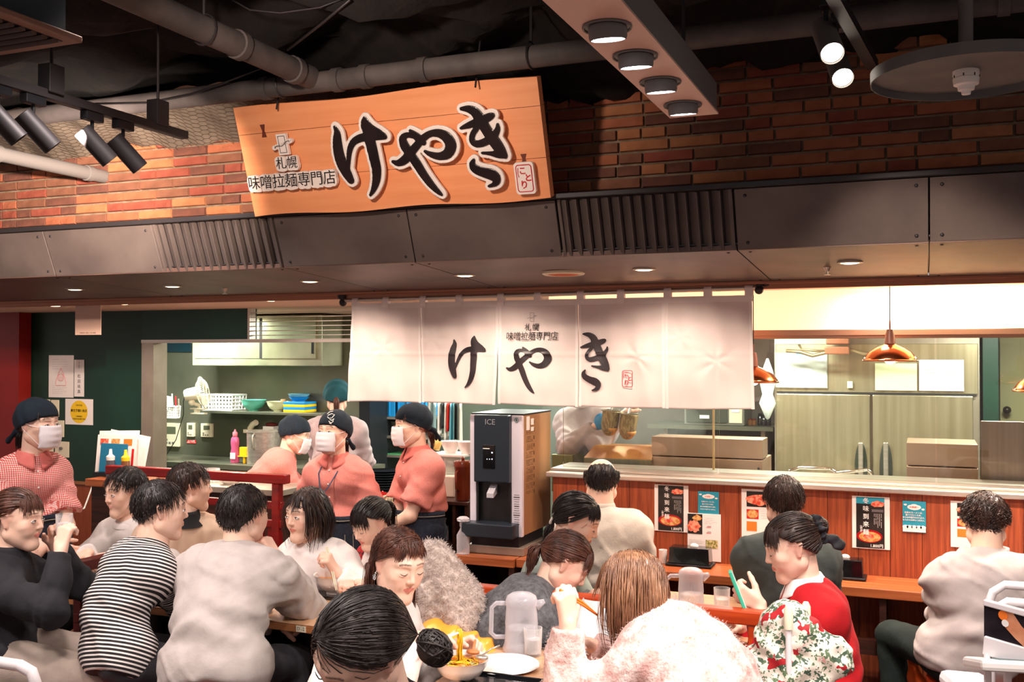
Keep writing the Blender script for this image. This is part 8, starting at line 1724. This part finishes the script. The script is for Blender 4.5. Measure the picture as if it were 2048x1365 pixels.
# ---- coat, yellow bag behind p13
FUR = mat('greyish_pink_fur', 'd2bdb2', 'b8a398', rough=1, scale=40, bump=.9, bscale=70, sheen=.6)
cc = P(890, 1185, s=520)
def furf(p):
    d = caps(p, cc + Vector((-.05, .0, .10)), cc + Vector((.06, .02, -.03)), .095, .10, sq=((.35, .93, 0), 1.5)); d = smin(d, caps(p, cc + Vector((-.04, -.03, .0)), cc + Vector((-.01, -.06, -.17)), .06, .05), .03); d = smin(d, caps(p, cc + Vector((.03, -.02, .02)), cc + Vector((.085, -.05, -.10)), .065, .06), .03)
    return d + .006 * np.sin(p[:, 0] * 60 + 3 * np.sin(p[:, 2] * 30)) * np.sin(p[:, 2] * 55 + 2 * np.sin(p[:, 1] * 40)) + .004 * np.sin(p[:, 0] * 130) * np.sin(p[:, 2] * 120 + p[:, 1] * 90)
cc = V3(cc); v, q = nets(furf, cc - .28, cc + .24, .007); fo = npmesh('fur_coat', v, q, FUR); tag(fo, 'greyish-pink fur coat heaped on a bench behind the woman with ring earrings', 'coat'); fuzz(fo, 9000, .011, .0010, FUR)
t = thing('bench', 'dark bench carrying the fur coat and the yellow bag', 'bench', (float(cc[0]) + .05, float(cc[1]) + .1, 0)); MB().box((float(cc[0]) + .06, float(cc[1]) + .06, .46), (.5, .36, .04)).build('seat', M_('darkwood'), t, bevel=.004); MB().box((float(cc[0]) + .06, float(cc[1]) + .2, .66), (.5, .03, .34)).build('back', M_('darkwood'), t, bevel=.004)
for sx in (-.22, .22): MB().box((float(cc[0]) + .06 + sx, float(cc[1]) + .06, .22), (.04, .34, .44)).build('leg', M_('darkwood'), t)
yc = V3(P(915, 1262, s=540)); yf = lambda p: smax(caps(p, yc + V3((-.09, 0, -.05)), yc + V3((.09, 0, -.09)), .085, .08, sq=((.35, .93, 0), 1.3)) + .006 * np.sin(p[:, 0] * 70 + 2 * np.sin(p[:, 2] * 45)) + .005 * np.sin(p[:, 2] * 80 + p[:, 0] * 30), -.5 - p[:, 2], .01)
v, q = nets(yf, yc - .24, yc + .22, .007); tag(npmesh('yellow_bag', v, q, mat('yellow_bag_film', 'efa83c', 'f6d27a', rough=.3, scale=9, contrast=(.5, .62))), 'crumpled yellow shopping bag under the fur coat', 'bag')
# ---- flowered bag on the white chair
fc_ = V3(P(1590, 1290, s=612))
def ff(p):
    d = caps(p, fc_ + V3((-.03, 0, .05)), fc_ + V3((-.08, 0, -.20)), .085, .13, sq=((.35, .93, 0), 1.25)); d = smin(d, caps(p, fc_ + V3((-.02, .0, .06)), fc_ + V3((.13, .0, -.03)), .075, .06, sq=((.35, .93, 0), 1.5)), .04); d = smin(d, caps(p, fc_ + V3((.05, 0, -.06)), fc_ + V3((.06, 0, -.16)), .06, .05), .04)
    return d + .006 * np.sin(p[:, 0] * 45 + 3 * np.sin(p[:, 2] * 30)) + .004 * np.sin(p[:, 2] * 70 + 2 * np.sin(p[:, 0] * 60))
v, q = nets(ff, fc_ - .36, fc_ + .26, .007)
m = bpy.data.materials.new('flowered_cloth'); m.use_nodes = True; nt = m.node_tree; N_, L_ = nt.nodes, nt.links; bs = N_['Principled BSDF']; bs.inputs['Roughness'].default_value = .7; tc = N_.new('ShaderNodeTexCoord'); prev = None
def layer(scale, th, colr, prev, dist=.25, seed=0):
    mp = N_.new('ShaderNodeMapping'); mp.inputs['Location'].default_value = (seed, seed * 1.7, 0); L_.new(tc.outputs['Object'], mp.inputs[0]); nz = N_.new('ShaderNodeTexNoise'); nz.inputs['Scale'].default_value = scale * 1.6; L_.new(mp.outputs[0], nz.inputs[0]); mx = N_.new('ShaderNodeMix'); mx.data_type = 'VECTOR'; mx.inputs[0].default_value = dist * .2; L_.new(mp.outputs[0], mx.inputs[4]); L_.new(nz.outputs['Color'], mx.inputs[5])
    vo = N_.new('ShaderNodeTexVoronoi'); vo.inputs['Scale'].default_value = scale; L_.new(mx.outputs[1], vo.inputs['Vector']); lt = N_.new('ShaderNodeMath'); lt.operation = 'LESS_THAN'; lt.inputs[1].default_value = th; L_.new(vo.outputs['Distance'], lt.inputs[0]); mc = N_.new('ShaderNodeMix'); mc.data_type = 'RGBA'; L_.new(lt.outputs[0], mc.inputs[0])
    if prev is None: mc.inputs[6].default_value = lin('ded2c4')
    else: L_.new(prev, mc.inputs[6])
    mc.inputs[7].default_value = lin(colr); return mc.outputs[2]
for a_ in ((30, .40, '5c7050', 0), (22, .36, '3e5440', 3), (30, .26, 'efe6da', 5), (13, .30, 'a3101a', 8), (17, .16, 'e0a8a0', 11)): prev = layer(a_[0], a_[1], a_[2], prev, .5, a_[3])
L_.new(prev, bs.inputs['Base Color']); tag(npmesh('flowered_bag', v, q, m), 'white cloth bag with red flowers and green leaves draped over the white chair posts', 'bag')
# ---- white tubular chairs at right, bottom left
WT = mat('white_coated_tube', 'ece4e6', rough=.35, coat=.3)
b_ = P(1577, 1240, s=625); c_ = P(1612, 1232, s=610); t = thing('white_chair', 'white tubular chair carrying the flowered bag on its back posts', 'chair', (b_.x, b_.y, 0))
for q in (b_, c_): MB().tube([(q.x, q.y, 0), (q.x, q.y, q.z)], .010, 12).build('post', WT, t, smooth=40); MB().tube([(q.x, q.y, q.z - .03), (q.x, q.y, q.z + .03), (q.x, q.y, q.z + .045)], [.015, .015, .008], 12).build('post_cap', M_('cream'), t, smooth=40)
MB().box((c_.x + .06, b_.y - .16, .45), (.34, .34, .03)).build('seat', M_('white'), t, bevel=.01)
for dx_ in (0, .2): MB().cyl((b_.x + dx_, b_.y - .32, 0), (b_.x + dx_, b_.y - .32, .44), .010, n=10).build('leg', WT, t)
for i, (px, py, s_, lab) in enumerate(((1978, 1168, 640, 'white tubular high chair at the right edge, the farther one'), (1980, 1202, 690, 'white tubular high chair at the right edge, the nearer one with the picture panel'))):
    q = P(px, py + 45, s=s_); zt_ = P(px, py, s=s_).z; t = thing('high_chair', lab, 'chair', (q.x + .16, q.y, 0)); w = .34
    for y_ in (0,):
        MB().tube([(q.x, q.y, .0), (q.x, q.y, zt_ - .06), (q.x + .012, q.y, zt_ - .025), (q.x + .045, q.y, zt_), (q.x + w - .045, q.y, zt_), (q.x + w - .012, q.y, zt_ - .025), (q.x + w, q.y, zt_ - .06), (q.x + w, q.y, 0)], .0135, 12).build('tube_frame', WT, t, smooth=True)
    MB().tube([(q.x, q.y - .25, 0), (q.x, q.y - .25, .55), (q.x, q.y, .60)], .011, 10).build('leg', WT, t, smooth=True); MB().tube([(q.x + w, q.y - .25, 0), (q.x + w, q.y - .25, .55), (q.x + w, q.y, .60)], .011, 10).build('leg', WT, t, smooth=True)
    if i == 1:
        pa_ = P(1968, 1205, s=750); pb_ = P(1968, 1275, s=750); dr = Vector((.93, -.42, -.10)).normalized() * .30; hh = pa_.z - pb_.z
        o = MB().poly([pb_, pb_ + dr, pa_ + dr, pa_], Vector((.41, .9, 0)), .012).build('picture_panel', mat('dark_photo_print', '1f1a20', '3a3038', rough=.2), t)
        nn_ = Vector((-.41, -.9, 0)); on_p = lambda u, v, e=.002: pb_ + dr * u + Vector((0, 0, hh * v)) + nn_.normalized() * e
        MB().poly([on_p(u, v) for u, v in ((.17, .97), (.25, .92), (.32, .62), (.44, .3), (.52, .02), (.36, .02), (.27, .22), (.17, .5))], nn_.normalized(), .001).build('hand_print', mat('print_skin', 'e2a07c', 'c87a55', rough=.4, scale=14), t)
        MB().poly([on_p(.17 + .04 * math.cos(a * .5236), .78 + .14 * math.sin(a * .5236), .004) for a in range(12)], nn_.normalized(), .001).build('hand_print', ORP, t); MB().poly([on_p(.19 + .03 * math.cos(a * .5236), .58 + .10 * math.sin(a * .5236), .0055) for a in range(12)], nn_.normalized(), .001).build('hand_print', WHP, t)
        MB().bar(pa_, pa_ + dr, .016, .016).build('panel_edge', WT, t, bevel=.003); MB().bar(pb_ - Vector((0, 0, .02)), pb_ + dr - Vector((0, 0, .02)), .016, .05).build('panel_edge', WT, t, bevel=.003)
        for k in (.03, .2): q2 = pb_ + dr * k - Vector((0, 0, .04)); MB().cyl(q2, (q2.x, q2.y, .5), .010, n=10).build('panel_post', WT, t)
        q3 = P(2015, 1335, s=760); MB().box((q3.x + .06, q3.y + .03, q3.z), (.30, .20, .03), (R(-14), 0, R(12))).build('tray', M_('white'), t, bevel=.01); MB().box((q3.x + .06, q3.y + .02, q3.z + .017), (.20, .14, .006), (R(-14), 0, R(12))).build('tray_mat', mat('grey_teal_mat', '5f7476', rough=.5), t, bevel=.003)
q = P(1935, 1356, s=700); one(MB().box((q.x, q.y, q.z - .02), (.13, .12, .05), (0, R(4), R(18))), 'white_stool_top', WT, 'rounded white chair seat at the bottom right, in front of the grey-shirted man', 'seat', bevel=.02)
one(MB().cyl((q.x, q.y, 0), (q.x, q.y, q.z - .045), .02, n=12).box((q.x, q.y, .01), (.2, .2, .02)), 'seat_stand', WT, 'white pedestal below the rounded white seat at the bottom right', 'stand')
q = P(40, 1332, s=900); t = thing('white_chair', 'white rounded chair back with orange seat at the bottom left corner', 'chair', (q.x, q.y, 0)); MB().tube([(q.x - .10, q.y, q.z + .0), (q.x + .0, q.y, q.z), (q.x + .035, q.y, q.z - .01), (q.x + .05, q.y, q.z - .04), (q.x + .045, q.y, 0)], .013, 12).build('back_tube', WT, t, smooth=True); MB().tube([(q.x - .10, q.y, q.z), (q.x - .24, q.y, q.z - .01), (q.x - .27, q.y, q.z - .05), (q.x - .27, q.y, 0)], .013, 12).build('back_tube', WT, t, smooth=True); MB().box((q.x - .11, q.y + .16, .45), (.32, .32, .04)).build('seat', ORP, t, bevel=.01)
# ---- bags on the floor by the counter
oc = V3(P(1815, 1352, s=440)); of_ = lambda p: smax(caps(p, oc + V3((-.03, 0, .02)), oc + V3((.05, .02, -.12)), .07, .10) + .008 * np.sin(p[:, 0] * 50 + 2 * np.sin(p[:, 2] * 40)), .002 - p[:, 2], .004)
zc = float(oc[2]); v, q = nets(of_, oc - .28, oc + .16, .009); v[:, 2] += 0; tag(npmesh('orange_bag', v, q, mat('orange_bag_cloth', 'e8641c', 'c84a10', rough=.6, scale=9)), 'crumpled orange bag on a crate beside the dark green trousers', 'bag')
t = thing('floor_crate', 'dark lidded crate on the floor under the orange bag', 'crate', (float(oc[0]), float(oc[1]), 0)); MB().box2((float(oc[0]) - .15, float(oc[1]) - .12, 0), (float(oc[0]) + .15, float(oc[1]) + .14, zc - .215)).build('body', M_('black'), t, bevel=.006); MB().box2((float(oc[0]) - .16, float(oc[1]) - .13, zc - .24), (float(oc[0]) + .16, float(oc[1]) + .15, zc - .21)).build('lid', M_('darkmetal'), t, bevel=.006)
